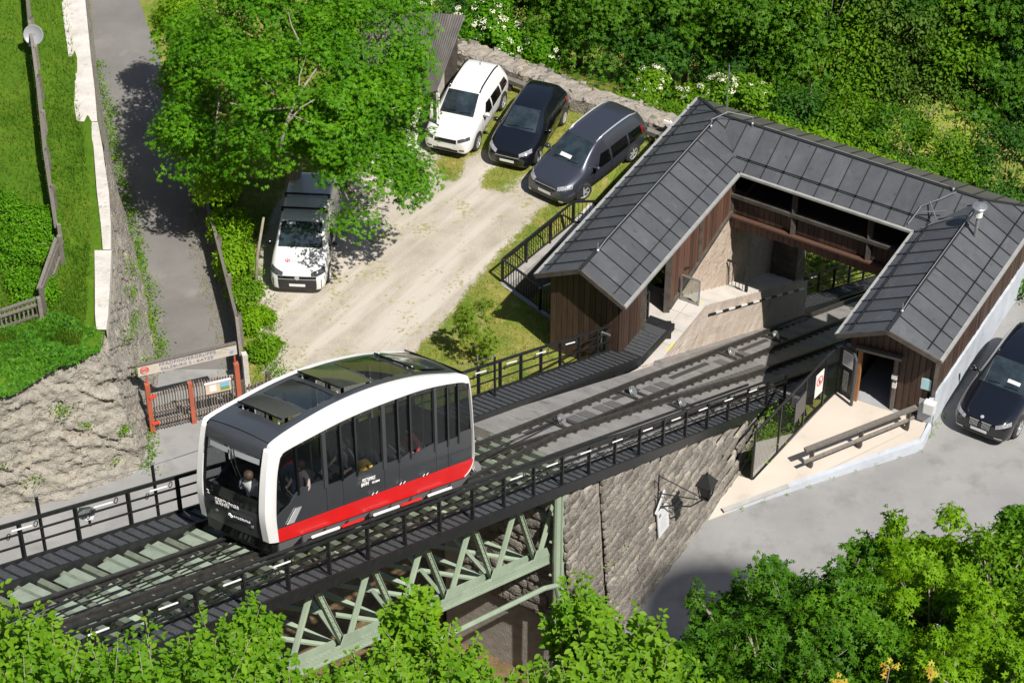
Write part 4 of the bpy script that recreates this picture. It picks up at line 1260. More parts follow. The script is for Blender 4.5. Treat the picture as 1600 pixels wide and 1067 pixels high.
# glazed barrier on the platform
gb_ = thing('glazed_barrier', F(9.55, -4.85, PZ), 'small glazed barrier frame standing at the head of the concrete stair', 'barrier')
for b in (-5.25, -4.62):
    bar('post', F(9.5, b, PZ), F(9.5, b, PZ + 1.0), .05, .05, galv, gb_, U)
for z in (.06, 1.0):
    bar('rail', F(9.5, -5.25, PZ + z), F(9.5, -4.62, PZ + z), .05, .05, galv, gb_)
MB().slab([F(9.5, -5.22, PZ + .1), F(9.5, -4.65, PZ + .1), F(9.5, -4.65, PZ + .96), F(9.5, -5.22, PZ + .96)], U * .012).build('pane', glassmat('clear_glass', (.9, .94, .93), .8), gb_)
# railing on the stair landing
lr = thing('landing_railing', F(13.4, -5.2, -1.8), 'black baluster railing across the stair landing below the footbridge', 'railing')
aR_ = 13.1; zR = PZ + SLOPE * (aR_ - 9.7)
P0, P1 = F(aR_, -5.75, zR), F(aR_, -4.55, zR)
bar('post', P0, P0 + Vector((0, 0, 1.05)), .09, .09, black, lr, U); bar('post', P1, P1 + Vector((0, 0, 1.05)), .09, .09, black, lr, U)
bar('handrail', P0 + Vector((0, 0, 1.05)), P1 + Vector((0, 0, 1.05)), .06, .06, black, lr)
for i in range(1, 9):
    c = P0.lerp(P1, i / 9); bar('baluster', c + Vector((0, 0, .05)), c + Vector((0, 0, 1.03)), .018, .018, black, lr, U)
bar('handrail', P0 + Vector((0, 0, 1.05)), F(9.9, -5.35, PZ + .95), .07, .07, black, lr)
lbx = MB().bar(F(19.5, -5.2, -4.2), F(19.5, -4.95, -4.2), .12, .34).build('signal_box', white)
tag(lbx, 'small white box on the railing under the covered footbridge', 'box')

# ================================================================== mesh fence on the terrace
mf = thing('mesh_fence', F(5.5, .6, .2), 'tall black mesh fence between the cream terrace and the track', 'fence')
fp = [F(3.2, .36), F(4.55, .54), F(5.9, .72), F(7.0, .86), F(7.85, .98)]
fb_ = [.05, .18, .27, .3, .3]; ft = [2.0, 2.1, 2.2, 2.25, 2.3]
for p, z0, z1 in zip(fp, fb_, ft):
    bar('post', p + Vector((0, 0, z0)), p + Vector((0, 0, z1)), .06, .06, black, mf, U)
for i in range(4):
    a, b = fp[i], fp[i + 1]
    bar('top_rail', a + Vector((0, 0, ft[i])), b + Vector((0, 0, ft[i + 1])), .05, .06, black, mf)
    bar('bottom_rail', a + Vector((0, 0, fb_[i] + .03)), b + Vector((0, 0, fb_[i + 1] + .03)), .05, .06, black, mf)
    w = MB(); L = (b - a).length; n = int(L / .075)
    for k in range(1, n):
        t = k / n; c = a.lerp(b, t)
        w.bar(c + Vector((0, 0, fb_[i] + .05)), c + Vector((0, 0, ft[i])), .005, .005, U)
    for k in range(1, 27):
        z = .3 + k * .075
        if z < ft[i]: w.bar(a + Vector((0, 0, z)), b + Vector((0, 0, z)), .005, .005)
    tag(w.build('mesh_wires', black, mf), kind='stuff')
panel = M('dark_panel', (.03, .033, .037), rough=.35)
MB().slab([fp[2] + V * .04 + Vector((0, 0, .95)) - U * .75, fp[2] + V * .04 + Vector((0, 0, .95)), fp[2] + V * .04 + Vector((0, 0, 1.75)), fp[2] + V * .04 + Vector((0, 0, 1.75)) - U * .75], V * .04).build('control_panel', panel, mf)
ps = thing('no_entry_sign', fp[3] + Vector((0, 0, 1)), 'white sheet with a red prohibition ring on the mesh fence', 'sign')
cs = (fp[2] * .35 + fp[3] * .65) + V * .05
ud = (fp[3] - fp[2]).normalized()
MB().slab([cs - ud * .22 + Vector((0, 0, 1.05)), cs + ud * .22 + Vector((0, 0, 1.05)), cs + ud * .22 + Vector((0, 0, 1.95)), cs - ud * .22 + Vector((0, 0, 1.95))], V * .015).build('sheet', white, ps)
ring = MB()
cc = cs + Vector((0, 0, 1.62)) + V * .004
ring.tube([cc + ud * (.16 * math.cos(t)) + Vector((0, 0, .16 * math.sin(t))) for t in [2 * math.pi * j / 20 for j in range(21)]], .016, 5)
ring.tube([cc + ud * -.11 + Vector((0, 0, .11)), cc + ud * .11 + Vector((0, 0, -.11))], .012, 5)
ring.build('ring', redp, ps)
fig = MB(); fig.lathe([(.035, 0), (.05, .02), (.03, .16), (.0, .17)], cc + Vector((0, 0, -.1)) - V * .03, n=8); fig.lathe([(.01, 0), (.035, .03), (.01, .06)], cc + Vector((0, 0, .07)) - V * .03, n=8)
fig.build('figure', black, ps)
gt = thing('station_gate', F(7.85, 1.1, .3), 'dark glazed gate with white notices beside the timber gable', 'gate')
g0, g1 = F(7.86, 1.0, 0), F(7.72, 1.5, 0)
for p in (g0 + V * .04, g1):
    bar('post', p + Vector((0, 0, .28)), p + Vector((0, 0, 2.35)), .07, .07, black, gt, U)
gd = (g1 - g0).normalized(); gn = gd.cross(Vector((0, 0, 1)))
q0, q1 = g0 + gd * .06 - U * .02, g1 - gd * .04 - U * .02
MB().slab([q0 + Vector((0, 0, .36)), q1 + Vector((0, 0, .36)), q1 + Vector((0, 0, 2.2)), q0 + Vector((0, 0, 2.2))], -U * .04).build('leaf', panel, gt)
MB().slab([q0 + gd * .02 - U * .03 + Vector((0, 0, 1.5)), q1 - U * .03 - gd * .01 + Vector((0, 0, 1.5)), q1 - U * .03 - gd * .01 + Vector((0, 0, 2.08)), q0 + gd * .02 - U * .03 + Vector((0, 0, 2.08))], -U * .01).build('notice', white, gt)
tl = MB()
for k in range(5):
    z = 1.98 - k * .09
    tl.bar(q0 + gd * .06 - U * .042 + Vector((0, 0, z)), q1 - gd * .07 - U * .042 + Vector((0, 0, z)), .004, .016)
tl.build('text_lines', M('dark_print', (.12, .12, .13), rough=.6), gt)
MB().slab([q0 + gd * .1 - U * .03 + Vector((0, 0, .55)), q1 - U * .03 - gd * .12 + Vector((0, 0, .55)), q1 - U * .03 - gd * .12 + Vector((0, 0, 1.3)), q0 + gd * .1 - U * .03 + Vector((0, 0, 1.3))], -U * .01).build('worn_poster', M('worn_poster', (.3, .29, .27), (.12, .12, .11), rough=.7, ns=9, stretch=(3, 3, 1)), gt)
MB().tube([F(7.55, .9, 2.3), F(7.6, 1.1, 2.42), F(7.55, 1.5, 2.3), F(7.5, 1.62, 2.1), F(7.5, 1.62, .3)], .05, 8).build('down_pipe', M('grey_pipe', (.06, .065, .07), rough=.4), gt)

# ================================================================== railing and wall round the lot
cwall = thing('retaining_wall', F(9.5, -10.5, 0), 'grey concrete retaining wall below the parking railing', 'wall')
wc = M('grey_wall_concrete', (.34, .33, .31), (.26, .25, .24), rough=.9, ns=1.4, c3=(.18, .175, .165), ns3=1.8, lo3=.56, hi3=.72, bump=.01, bs=25)
MB().slab([F(7.45, -10.8, .05), F(7.45, -10.5, .05), F(11.5, -10.0, .05), F(11.5, -10.35, .05)], (0, 0, 1.6)).build('wall_body', wc, cwall)
MB().slab([F(11.3, -10.3, .12), F(11.3, -9.5, .12), F(12.6, -9.4, .12), F(12.6, -10.3, .12)], (0, 0, 1.6)).build('end_block', conc, cwall)
MB().slab([F(7.45, -10.8, .02), F(6.3, -7.2, .02), F(6.5, -7.15, .02), F(7.65, -10.7, .02)], (0, 0, 1.3)).build('return_wall', wc, cwall)
def baluster_fence(name, label, pts, h, sp=.12):
    t = thing(name, pts[0], label, 'railing')
    for p, q in zip(pts, pts[1:]):
        up = Vector((0, 0, 1))
        L = (q - p).length
        bar('handrail', p + up * h, q + up * h, .06, .06, black, t)
        bar('bottom_rail', p + up * .1, q + up * .1, .04, .04, black, t)
        k = max(1, round(L / 1.35))
        for i in range(k + 1):
            c = p.lerp(q, i / k); bar('post', c - up * .15, c + up * (h - .03), .07, .07, black, t, (q - p))
        n = int(L / sp)
        for i in range(n):
            c = p.lerp(q, (i + .5) / n); bar('baluster', c + up * .1, c + up * (h - .03), .02, .02, black, t, (q - p))
    return t
baluster_fence('parking_railing', 'black baluster railing on the edge of the gravel lot beside the dark minivan', [F(7.55, -10.75, .03), F(11.35, -10.25, .05), F(11.7, -9.6, .1)], .95)
baluster_fence('bank_railing', 'black baluster railing across the grass to the stair walkway', [F(7.55, -10.75, .03), F(6.95, -9.0, .05), F(6.35, -7.2, .1), F(5.4, -5.75, .55)], .95)
sup = MB().tube([F(6.9, -9.0, .95), F(7.9, -7.9, 1.5)], .02, 6).build('stay_rod', lampw)
tag(sup, 'thin pale stay rod from the railing to the timber gable', 'rod')
# electrics by the gable corner
el = thing('cable_stand', F(5.2, -5.6, .3), 'steel cable stand with wiring at the foot of the timber gable', 'cable stand')
MB().tube([F(5.05, -5.75, -.1), F(5.05, -5.75, 1.9)], .03, 6).bar(F(5.05, -5.85, 1.85), F(5.05, -5.45, 1.85), .05, .05).build('stand', galv, el)
for k in range(3): MB().tube([F(5.05, -5.6 - k * .1, 1.85), F(5.0, -5.7, 1.2 - k * .2), F(5.1, -5.8, .2)], .012, 5).build('cable', black, el)
MB().bar(F(5.15, -5.5, .6), F(5.15, -5.2, .6), .1, .3).build('junction_box', white, el)

# ================================================================== gate of the scout path
gp0, gp1 = at(239, 675, 0), at(378, 642, 0)
gate = thing('wooden_gate', gp0, 'weathered paling gate with rusty red posts across the asphalt path', 'gate')
gdir = (gp1 - gp0); GL = gdir.length; gdir.normalize(); gnr = gdir.cross(Vector((0, 0, 1)))
Gp = lambda s, z, o=0: gp0 + gdir * s + gnr * o + Vector((0, 0, z))
for s, w, hh in ((0, .16, 1.95), (GL * .46, .15, 1.62), (GL - .04, .16, 1.95)):
    bar('post', Gp(s, -.05), Gp(s, hh), w, w * .9, orange, gate, gdir)
for s in (0.02, GL - .06):
    bar('sign_post', Gp(s, 1.9, -.04), Gp(s, 2.45, -.04), .05, .05, orange, gate, gdir)
for z in (.28, .85, 1.42):
    bar('cross_rail', Gp(.05, z, -.05), Gp(GL - .05, z, -.05), .05, .11, M('pale_rail_wood', (.36, .33, .3), (.28, .25, .22), rough=.8, ns=4), gate)
n = 31
for i in range(n):
    s = .14 + (GL - .28) * i / (n - 1)
    h_ = 1.5 + .12 * math.sin(i / (n - 1) * math.pi) + rnd.uniform(-.02, .02)
    bar('paling', Gp(s, .06 + rnd.uniform(0, .03), .0), Gp(s, h_, 0), .04, .03, M('brown_paling', (.13, .1, .078), (.19, .15, .12), rough=.8, ns=4, rnd=.3) if i % 4 else wooddark, gate, gdir)
for z in (.4, 1.45):
    bar('hinge', Gp(0, z, .09), Gp(.22, z, .06), .05, .1, M('hinge_red', (.55, .06, .03), rough=.5), gate)
sb = thing('scout_sign', Gp(0, 2.3), 'long pale timber sign board with blue lettering above the gate', 'sign')
MB().slab([Gp(-.22, 2.3, .02), Gp(GL + .02, 2.3, .02), Gp(GL + .02, 2.72, .02), Gp(-.22, 2.72, .02)], gnr * .06).build('board', M('pale_board', (.5, .44, .37), (.58, .52, .45), rough=.75, ns=3, stretch=(3, 3, 8)), sb)
bar('cap', Gp(-.22, 2.735, 0), Gp(GL + .02, 2.735, 0), .12, .03, woodgrey, sb)
blue = M('faded_blue_print', (.2, .21, .3), rough=.6)
letters('PFADFINDERGRUPPE', blue, sb, Gp(.43, 2.53, .025), gdir, (0, 0, 1), .17, bold=.003, spacing=1.12)
letters('SALZBURG 2 - KATZE', blue, sb, Gp(.47, 2.36, .025), gdir, (0, 0, 1), .15, bold=.003, spacing=1.12)
em_ = MB()
cc = Gp(-.02, 2.51, .028)
em_.tube([cc + gdir * (.12 * math.cos(t)) + Vector((0, 0, .12 * math.sin(t))) for t in [2 * math.pi * j / 18 for j in range(19)]], .018, 4)
for z in (-.04, 0, .04): em_.bar(cc - gdir * .09 + Vector((0, 0, z)), cc + gdir * .09 + Vector((0, 0, z)), .02, .008)
em_.build('round_emblem', M('sign_red', (.5, .1, .08), rough=.6), sb)
sk = MB()
for k, (s0, z0, s1, z1) in enumerate(((1.95, 2.5, 2.15, 2.58), (2.15, 2.58, 2.3, 2.54), (2.3, 2.54, 2.4, 2.63), (2.4, 2.63, 2.6, 2.55), (2.0, 2.47, 2.5, 2.49))):
    if s1 < GL: sk.tube([Gp(s0, z0, .028), Gp(s1, z1, .028)], .008, 4)
sk.build('line_drawing', M('grey_ink', (.25, .25, .25), rough=.7), sb)
MB().lathe([(.06, 0), (.065, .008)], Gp(GL - .14, 2.45, .028), gnr, 12).build('blue_badge', M('badge_blue', (.2, .35, .6), rough=.5), sb)
ib = thing('info_board', Gp(GL * .7, 1.1), 'small cream notice board with a printed page and a photo on the gate', 'sign')
i0, i1 = GL * .62, GL * .9
MB().slab([Gp(i0, 1.02, .06), Gp(i1, 1.02, .06), Gp(i1, 1.42, .06), Gp(i0, 1.42, .06)], gnr * .03).build('board', M('cream_board', (.62, .48, .36), rough=.7), ib)
bar('cap', Gp(i0 - .02, 1.44, .05), Gp(i1 + .02, 1.44, .05), .08, .03, white, ib)
MB().slab([Gp(i0 + .12, 1.1, .068), Gp(i0 + .34, 1.1, .068), Gp(i0 + .34, 1.36, .068), Gp(i0 + .12, 1.36, .068)], gnr * .004).build('page', white, ib)
MB().slab([Gp(i0 + .46, 1.08, .068), Gp(i1 - .04, 1.08, .068), Gp(i1 - .04, 1.2, .068), Gp(i0 + .46, 1.22, .068)], gnr * .004).build('photo_foliage', M('photo_green', (.1, .26, .05), (.2, .35, .1), rough=.5, ns=20), ib)
MB().slab([Gp(i0 + .46, 1.222, .068), Gp(i1 - .04, 1.202, .068), Gp(i1 - .04, 1.37, .068), Gp(i0 + .46, 1.37, .068)], gnr * .004).build('photo_sky', M('photo_blue', (.2, .42, .65), rough=.5), ib)
def paling_fence(name, label, pts, h, sp, mat, mat2, w=.07, cap=True, rails=(.3, .8)):
    t = thing(name, pts[0], label, 'fence')
    up = Vector((0, 0, 1))
    for p, q in zip(pts, pts[1:]):
        L = (q - p).length; d = (q - p).normalized(); nn = d.cross(up)
        for f in rails: bar('rail', p + up * (h * f) - nn * .04, q + up * (h * f) - nn * .04, .05, .08, mat2, t)
        if cap: bar('cap_rail', p + up * (h + .03), q + up * (h + .03), .1, .05, mat2, t)
        k = max(1, round(L / 2.2))
        for i in range(k + 1):
            c = p.lerp(q, i / k) - nn * .09
            bar('post', c - up * .3, c + up * (h + .12), .12, .12, mat2, t, d)
        n = max(1, int(L / sp))
        for i in range(n):
            c = p.lerp(q, (i + .5) / n)
            hj = rnd.uniform(-.02, .02)
            bar('paling', c + up * .05, c + up * (h + hj), .025, w, mat, t, d)
    return t
paling_fence('board_fence', 'dark close board fence between the asphalt path and the gravel lot', [at(308, 282, 0), at(343, 418, 0), at(374, 540, 0), at(381, 600, 0)], 1.15, .135, wooddark, woodgrey, .125, cap=True)
paling_fence('gate_fence', 'short grey paling fence joining the gate to the lot', [Gp(GL + .12, 0), Gp(GL + .95, 0, -.1)], 1.0, .11, woodgrey, wooddark, .05, cap=False)
wpil = MB().bar(at(387, 610, 0), at(387, 610, 0) + Vector((0, 0, 1.5)), .2, .16, gdir).build('wall_pillar', copm)
tag(wpil, 'narrow white pillar at the end of the dark board fence', 'pillar')
mz = lambda y: 3.15 + .9 * min(1, max(0, y / 380))
paling_fence('meadow_fence', 'grey paling fence running away up the meadow behind the satellite dish', [at(38, -60, 3.1), at(50, 60, 3.3), at(62, 150, 3.5), at(74, 265, 3.8), at(92, 385, 4.02)], .7, .17, woodgrey, woodgrey, .07)
paling_fence('meadow_fence', 'short weathered board fence turning down from the long meadow fence', [at(94, 412, 4.03), at(66, 492, 4.03)], .95, .12, woodgrey, woodgrey, .105)
paling_fence('meadow_fence', 'low paling fence with a pale rail at the left edge above the ivy', [at(64, 500, 4.03), at(-40, 535, 4.03)], .8, .13, woodgrey, woodgrey, .05)
# satellite dish
sd = thing('satellite_dish', at(52, 82, 3.4), 'grey satellite dish on the meadow fence at the upper left', 'satellite dish')
dn = (Vector((0, 0, CAM_H)) - at(52, 55, 4)).normalized() + Vector((-.25, 0, -.1)); dn.normalize()
dc = at(52, 55, 4.1)
prof = [(.02, -.09), (.12, -.08), (.22, -.055), (.31, -.01), (.345, .012), (.35, .0), (.31, -.025), (.2, -.08), (.02, -.11)]
MB().lathe(prof, dc, dn, 28, cap=False).build('reflector', M('dish_grey', (.28, .29, .31), rough=.4), sd, smooth=True)
MB().tube([dc - Vector((0, 0, .3)), dc - Vector((0, 0, .38)) + dn * .3 - Vector((.1, 0, 0))], .014, 6).build('feed_arm', white, sd)
MB().lathe([(.03, 0), (.045, .02), (.045, .1), (.02, .12)], dc - Vector((.1, 0, .4)) + dn * .28, dn * -1, 10).build('receiver_head', white, sd)
MB().tube([dc - dn * .1, dc - dn * .16 - Vector((0, 0, .9))], .025, 8).build('mast', galv, sd)
letters('satellite', M('dish_print', (.7, .7, .7), rough=.5), sd, dc + dn * -.03 + Vector((-.12, .0, .12)), Vector((1, 0, -.1)), dn.cross(Vector((1, 0, -.1))).normalized(), .085, depth=.012) if False else None

# ================================================================== shed, old wall and parking beams
shed = thing('shed', at(660, 190, 0), 'open shed with a grey corrugated metal roof beside the white car', 'shed')
s00, s01, s11, s10 = at(560, 12, 3.1), at(727, 24, 3.0), at(683, 142, 2.45), at(575, 175, 2.45)
cr = MB()
nc = 170
rws = []
for i in range(nc + 1):
    t = i / nc
    off = Vector((0, 0, .022 * math.cos(t * nc * .5 * math.pi)))
    rws.append([s00.lerp(s01, t) + off, s10.lerp(s11, t) + off])
cr.grid(rws)
so = cr.build('corrugated_roof', M('corrugated_sheet', (.13, .12, .115), (.19, .175, .16), rough=.55, metal=.3, ns=2, stretch=(1, .4, 1), c3=(.24, .19, .14), ns3=4, lo3=.6, hi3=.75), shed)
for p in (s11, s10): bar('post', p + Vector((-.1, .15, -.06)), Vector((p.x - .1, p.y + .15, 0)), .09, .09, wooddark, shed, U)
bar('eaves_beam', s10 + Vector((0, .15, -.08)), s11 + Vector((0, .15, -.08)), .08, .14, wooddark, shed)
bar('wall', Vector((s11.x - .25, s11.y + .6, .6)), Vector((s11.x + .1, s11.y + 3.2, .6)), .1, 1.2, copm, shed)
MB().slab([Vector((s10.x, s10.y + .3, 0.015)), Vector((s11.x, s11.y + .1, 0.015)), Vector((s11.x + .4, s11.y + 3, .015)), Vector((s10.x, s10.y + 3, .015))], (0, 0, .1)).build('floor_slab', copm, shed)
bar('back_wall', Vector((s00.x, s00.y - .3, 1.4)), Vector((s01.x - .3, s01.y - .3, 1.3)), .1, 2.8, wooddark, shed)
dpp = MB().tube([s11 + Vector((.05, -.05, -.1)), s11 + Vector((.05, -.05, -2.4))], .03, 6).build('down_pipe', white, shed)
ow = thing('rubble_wall', at(900, 150, 0), 'low old rubble wall along the back of the parking row', 'wall')
ol = [at(600, 28, .6), at(705, 72, .6), at(760, 92, .6), at(830, 116, .6), at(900, 148, .6), at(980, 172, .6), at(1060, 200, .6)]
ol = dens(ol, 10)
rws = []
for i, p in enumerate(ol):
    q = ol[min(i + 1, len(ol) - 1)] - ol[max(i - 1, 0)]; q.z = 0; q.normalize()
    n_ = Vector((-q.y, q.x, 0))
    if n_.y < 0: n_ = -n_
    pr_ = [(-.22, -.6), (-.2, -.05), (-.1, .03), (.1, .05), (.3, .05), (.5, .03), (.68, -.02), (.75, -.3), (.8, -1.2)]
    rws.append([p + n_ * (o_ + rnd.uniform(-.05, .05)) + Vector((0, 0, z + rnd.uniform(-.04, .04))) for o_, z in pr_])
rubble = M('rubble', (.33, .295, .25), (.23, .205, .175), rough=.95, ns=3, c3=(.4, .33, .2), ns3=1.2, lo3=.56, hi3=.72, bump=.06, bs=10, c4=(.11, .1, .09), ns4=14, lo4=.6, hi4=.7)
MB().grid(rws).build('wall_body', rubble, ow, smooth=False)
rs = random.Random(9)
for i in range(130):
    k = rs.randrange(2, len(rws) - 2); row = rws[k]
    p = row[1].lerp(row[6], rs.random()) + Vector((0, 0, .02))
    s_ = rs.uniform(.08, .2)
    m = Matrix.Translation(p) @ Matrix.Rotation(rs.uniform(0, 6), 4, 'Z') @ Matrix.Rotation(rs.uniform(-1, 1), 4, 'X') @ Matrix.Diagonal((s_ * 1.3, s_, s_ * .7, 1))
    o = bpy.data.objects.new('stone', rs.choice(stonemesh)); _link(o, ow, m)
for (x0, y0, x1, y1), lb in (((690, 92, 742, 112), 'weathered timber parking beam behind the white car'), ((786, 122, 893, 162), 'weathered timber parking beam between the white and the black car'), ((925, 172, 1030, 212), 'weathered timber parking beam behind the dark minivan')):
    t = thing('parking_beam', at(x0, y0, .0), lb, 'beam')
    p, q = at(x0, y0, .42), at(x1, y1, .42)
    bar('beam', p, q, .2, .17, woodgrey, t)
    for f in (.1, .9):
        c = p.lerp(q, f); bar('stub', Vector((c.x, c.y, -.02)), Vector((c.x, c.y, .34)), .16, .16, wooddark, t, U)
sc_ = thing('signpost', at(1045, 218, 0), 'white painted frame post at the corner of the left roof', 'post')
bar('post', at(1046, 226, 0), at(1046, 226, 0) + Vector((0, 0, 1.0)), .05, .05, white, sc_, U)
bar('arm', at(1046, 226, 0) + Vector((-.25, 0, 1.0)), at(1046, 226, 0) + Vector((.3, -.1, .85)), .05, .1, white, sc_)
# ================================================================== funicular car
car = thing('funicular_car', T(-13.5, -2.26, .2), 'white framed funicular car with dark glass sides and a red skirt on the bridge', 'funicular car')
cgrey = M('anthracite_paint', (.038, .043, .05), (.046, .05, .058), rough=.32, ns=1.2, coat=.25)
cblack = M('gloss_black', (.008, .009, .01), rough=.12)
cwhite = M('car_white', (.8, .8, .8), (.76, .76, .76), rough=.3, ns=1, coat=.3)
sideglass = glassmat('side_glass', (.72, .76, .77), .68)
frontglass = glassmat('front_glass', (.97, .98, .98), .9)
roofglass = glassmat('roof_glass', (.26, .3, .31), .2)
BR, BL = -1.36, -3.16
OUT = [(-17.6, .6), (-17.66, 1.2), (-17.62, 1.7), (-17.5, 2.4), (-17.36, 2.95), (-17.3, 3.1), (-17.16, 3.25), (-16.33, 3.49), (-14.88, 3.81), (-13.36, 3.98), (-11.75, 3.97), (-10.4, 3.8), (-9.98, 3.72), (-9.72, 3.5), (-9.62, 2.4), (-9.58, 1.21), (-9.72, .76), (-10.08, .52)]
INN = [(-17.38, .6), (-17.4, 1.2), (-17.36, 1.7), (-17.26, 2.4), (-17.13, 2.84), (-17.06, 2.93), (-16.92, 3.02), (-16.2, 3.17), (-14.8, 3.42), (-13.39, 3.57), (-11.75, 3.66), (-10.4, 3.59), (-10.0, 3.5), (-9.86, 3.38), (-9.74, 2.4), (-9.7, 1.21), (-9.82, .82), (-10.12, .6)]
INS = [.05, .05, .05, .06, .07, .08, .1, .13, .14, .14, .14, .13, .12, .08, .06, .05, .05, .05]
def resamp(L, n=6):
    """smooth the outlines a little"""
    out = []
    k = len(L)
    for i in range(k - 1):
        p0, p1, p2, p3 = L[max(i - 1, 0)], L[i], L[i + 1], L[min(i + 2, k - 1)]
        for j in range(n):
            t = j / n
            f = [.5 * (2 * p1[c] + (p2[c] - p0[c]) * t + (2 * p0[c] - 5 * p1[c] + 4 * p2[c] - p3[c]) * t * t + (3 * p1[c] - p0[c] - 3 * p2[c] + p3[c]) * t ** 3) for c in range(len(p1))]
            out.append(f)
    return out + [list(L[-1])]
OI = resamp([(o[0], o[1], i[0], i[1], d) for o, i, d in zip(OUT, INN, INS)])
for nm, bs, sg in (('side_frame', BR, -1), ('side_frame', BL, 1)):
    m = MB(); rws = []
    for oa, oh, ia, ih, d in OI:
        ma, mh = oa * .35 + ia * .65, oh * .35 + ih * .65
        rws.append([T(ia, bs + sg * .05, ih), T(ia, bs - sg * .012, ih), T(ma, bs - sg * .006, mh), T(oa, bs + sg * d * .75, oh), T(oa + .0, bs + sg * (d + .06), oh - .0) if oh > 3.1 or oa > -11 else T(oa - .02, bs + sg * (d * .75 + .02), oh), T(oa, bs + sg * (d + .08), oh - .02) if oh > 3.1 or oa > -11 else T(oa - .03, bs + sg * .2, oh)])
    m.grid(rws); fo = m.build(nm, cwhite, car, smooth=True)
    es = fo.modifiers.new('edges', 'EDGE_SPLIT'); es.split_angle = math.radians(38)
def inner_top(a):
    pts = INN[4:14]
    for (a0, h0), (a1, h1) in zip(pts, pts[1:]):
        if a <= a1: return h0 + (h1 - h0) * max(0, a - a0) / (a1 - a0)
    return pts[-1][1]
WIN = [(-16.5, -15.72, 1.88, 1.9), (-15.5, -15.03, 1.72, 1.74), (-14.97, -14.48, 1.72, 1.74), (-14.44, -13.5, 1.86, 1.9), (-13.3, -12.86, 1.8, 1.82), (-12.8, -12.36, 1.8, 1.82), (-12.32, -11.42, 1.93, 1.97), (-11.22, -10.82, 1.9, 1.92), (-10.76, -10.36, 1.92, 1.94), (-10.3, -9.84, 2.04, 2.06)]
for bs, sg, vis in ((BR, 1, True), (BL, -1, False)):
    nrm = V * sg
    sk_ = MB(); sk_.slab([T(-17.36, bs, .57), T(-10.1, bs, .57), T(-9.72, bs, .82), T(-9.7, bs, 1.08), T(-17.38, bs, .93)], nrm * .03)
    sk_.build('red_skirt', redp, car)
    # lower panels between the door joints
    ed = [-17.36, -15.6, -15.0, -13.42, -12.83, -11.3, -10.79, -9.74]
    for i in range(len(ed) - 1):
        a0, a1 = ed[i] + .008, ed[i + 1] - .008
        h0 = .935 + (a0 + 17.26) / 7.56 * .15; h1 = .935 + (a1 + 17.26) / 7.56 * .15
        tops = [(a0, 1.32 if i == 0 else None), (a1, None)]
        mm_ = []
        seg = [w for w in WIN if w[1] > a0 and w[0] < a1]
        pts = []
        if i == 0:
            pts += [(a0, 1.3), (-16.9, 1.5), (-16.62, 1.78)]
        for w in seg:
            pts += [(max(w[0] - .03, a0), w[2] - .02), (min(w[1] + .03, a1), w[3] - .02)]
        if not seg: pts = [(a0, 1.8), (a1, 1.8)]
        pts = sorted(pts, key=lambda p: p[0])
        pts[0] = (a0, pts[0][1]); pts[-1] = (a1, pts[-1][1])
        poly = [T(a0, bs - sg * .012, h0), T(a1, bs - sg * .012, h1)] + [T(p[0], bs - sg * .012, p[1]) for p in reversed(pts)]
        MB().slab(poly, nrm * .03).build('door_panel' if i % 2 else 'body_panel', cgrey, car)
    # joints and pillars
    for a, w in ((-15.61, .13), (-13.4, .13), (-11.32, .1)):
        bar('pillar', T(a, bs - sg * .01, 1.7), T(a, bs - sg * .01, inner_top(a) - .05), w, .05, M('pillar_grey', (.05, .055, .062), rough=.35), car, nrm)
    for a in (-15.0, -14.46, -12.83, -12.34, -10.79, -10.33, -16.57):
        bar('pillar', T(a, bs - sg * .015, 1.72), T(a, bs - sg * .015, inner_top(a) - .03), .06, .05, cblack, car, nrm)
    for a0, a1, h0, h1 in WIN:
        p = MB(); p.slab([T(a0, bs - sg * .03, h0), T(a1, bs - sg * .03, h1), T(a1, bs - sg * .03, inner_top(a1) - .1), T(a0, bs - sg * .03, inner_top(a0) - .1)], nrm * .012)
        p.build('window', sideglass, car)
    MB().slab([T(-17.34, bs - sg * .03, 1.3), T(-16.92, bs - sg * .03, 1.52), T(-16.6, bs - sg * .03, 1.8), T(-16.6, bs - sg * .03, inner_top(-16.6) - .05), T(-17.08, bs - sg * .03, 2.86), T(-17.26, bs - sg * .03, 2.3)], nrm * .012).build('window', sideglass, car)
    tb_ = MB()
    for i in range(30):
        a0 = -17.06 + i * (7.21 / 30); a1 = a0 + 7.21 / 30
        tb_.slab([T(a0, bs - sg * .02, inner_top(a0) - .12), T(a1, bs - sg * .02, inner_top(a1) - .12), T(a1, bs - sg * .02, inner_top(a1) + .02), T(a0, bs - sg * .02, inner_top(a0) + .02)], nrm * .03)
    tb_.build('window_header', cblack, car)
    ds = MB()
    for i in range(16):
        a = -16.3 + i * .42
        ds.lathe([(.012, 0), (.014, .01)], T(a, bs - sg * .018, inner_top(a) - .06), nrm, 6)
    tag(ds.build('bolt_heads', galv, car), kind='stuff')
MB().slab([T(-17.06, BR + .012, 1.0), T(-16.82, BR + .012, 1.0), T(-16.52, BR + .012, 1.38), T(-16.72, BR + .012, 1.38)], V * .01).build('reflector_plate', M('silver_tape', (.55, .56, .58), rough=.3, metal=.3), car)
for a in (-14.0, -13.85, -12.9, -12.75, -11.95, -11.8):
    bar('door_marker', T(a, BR + .03, .97 + (a + 17.26) * .02), T(a + .08, BR + .03, 1.03 + (a + 17.26) * .02), .015, .012, white, car, V)
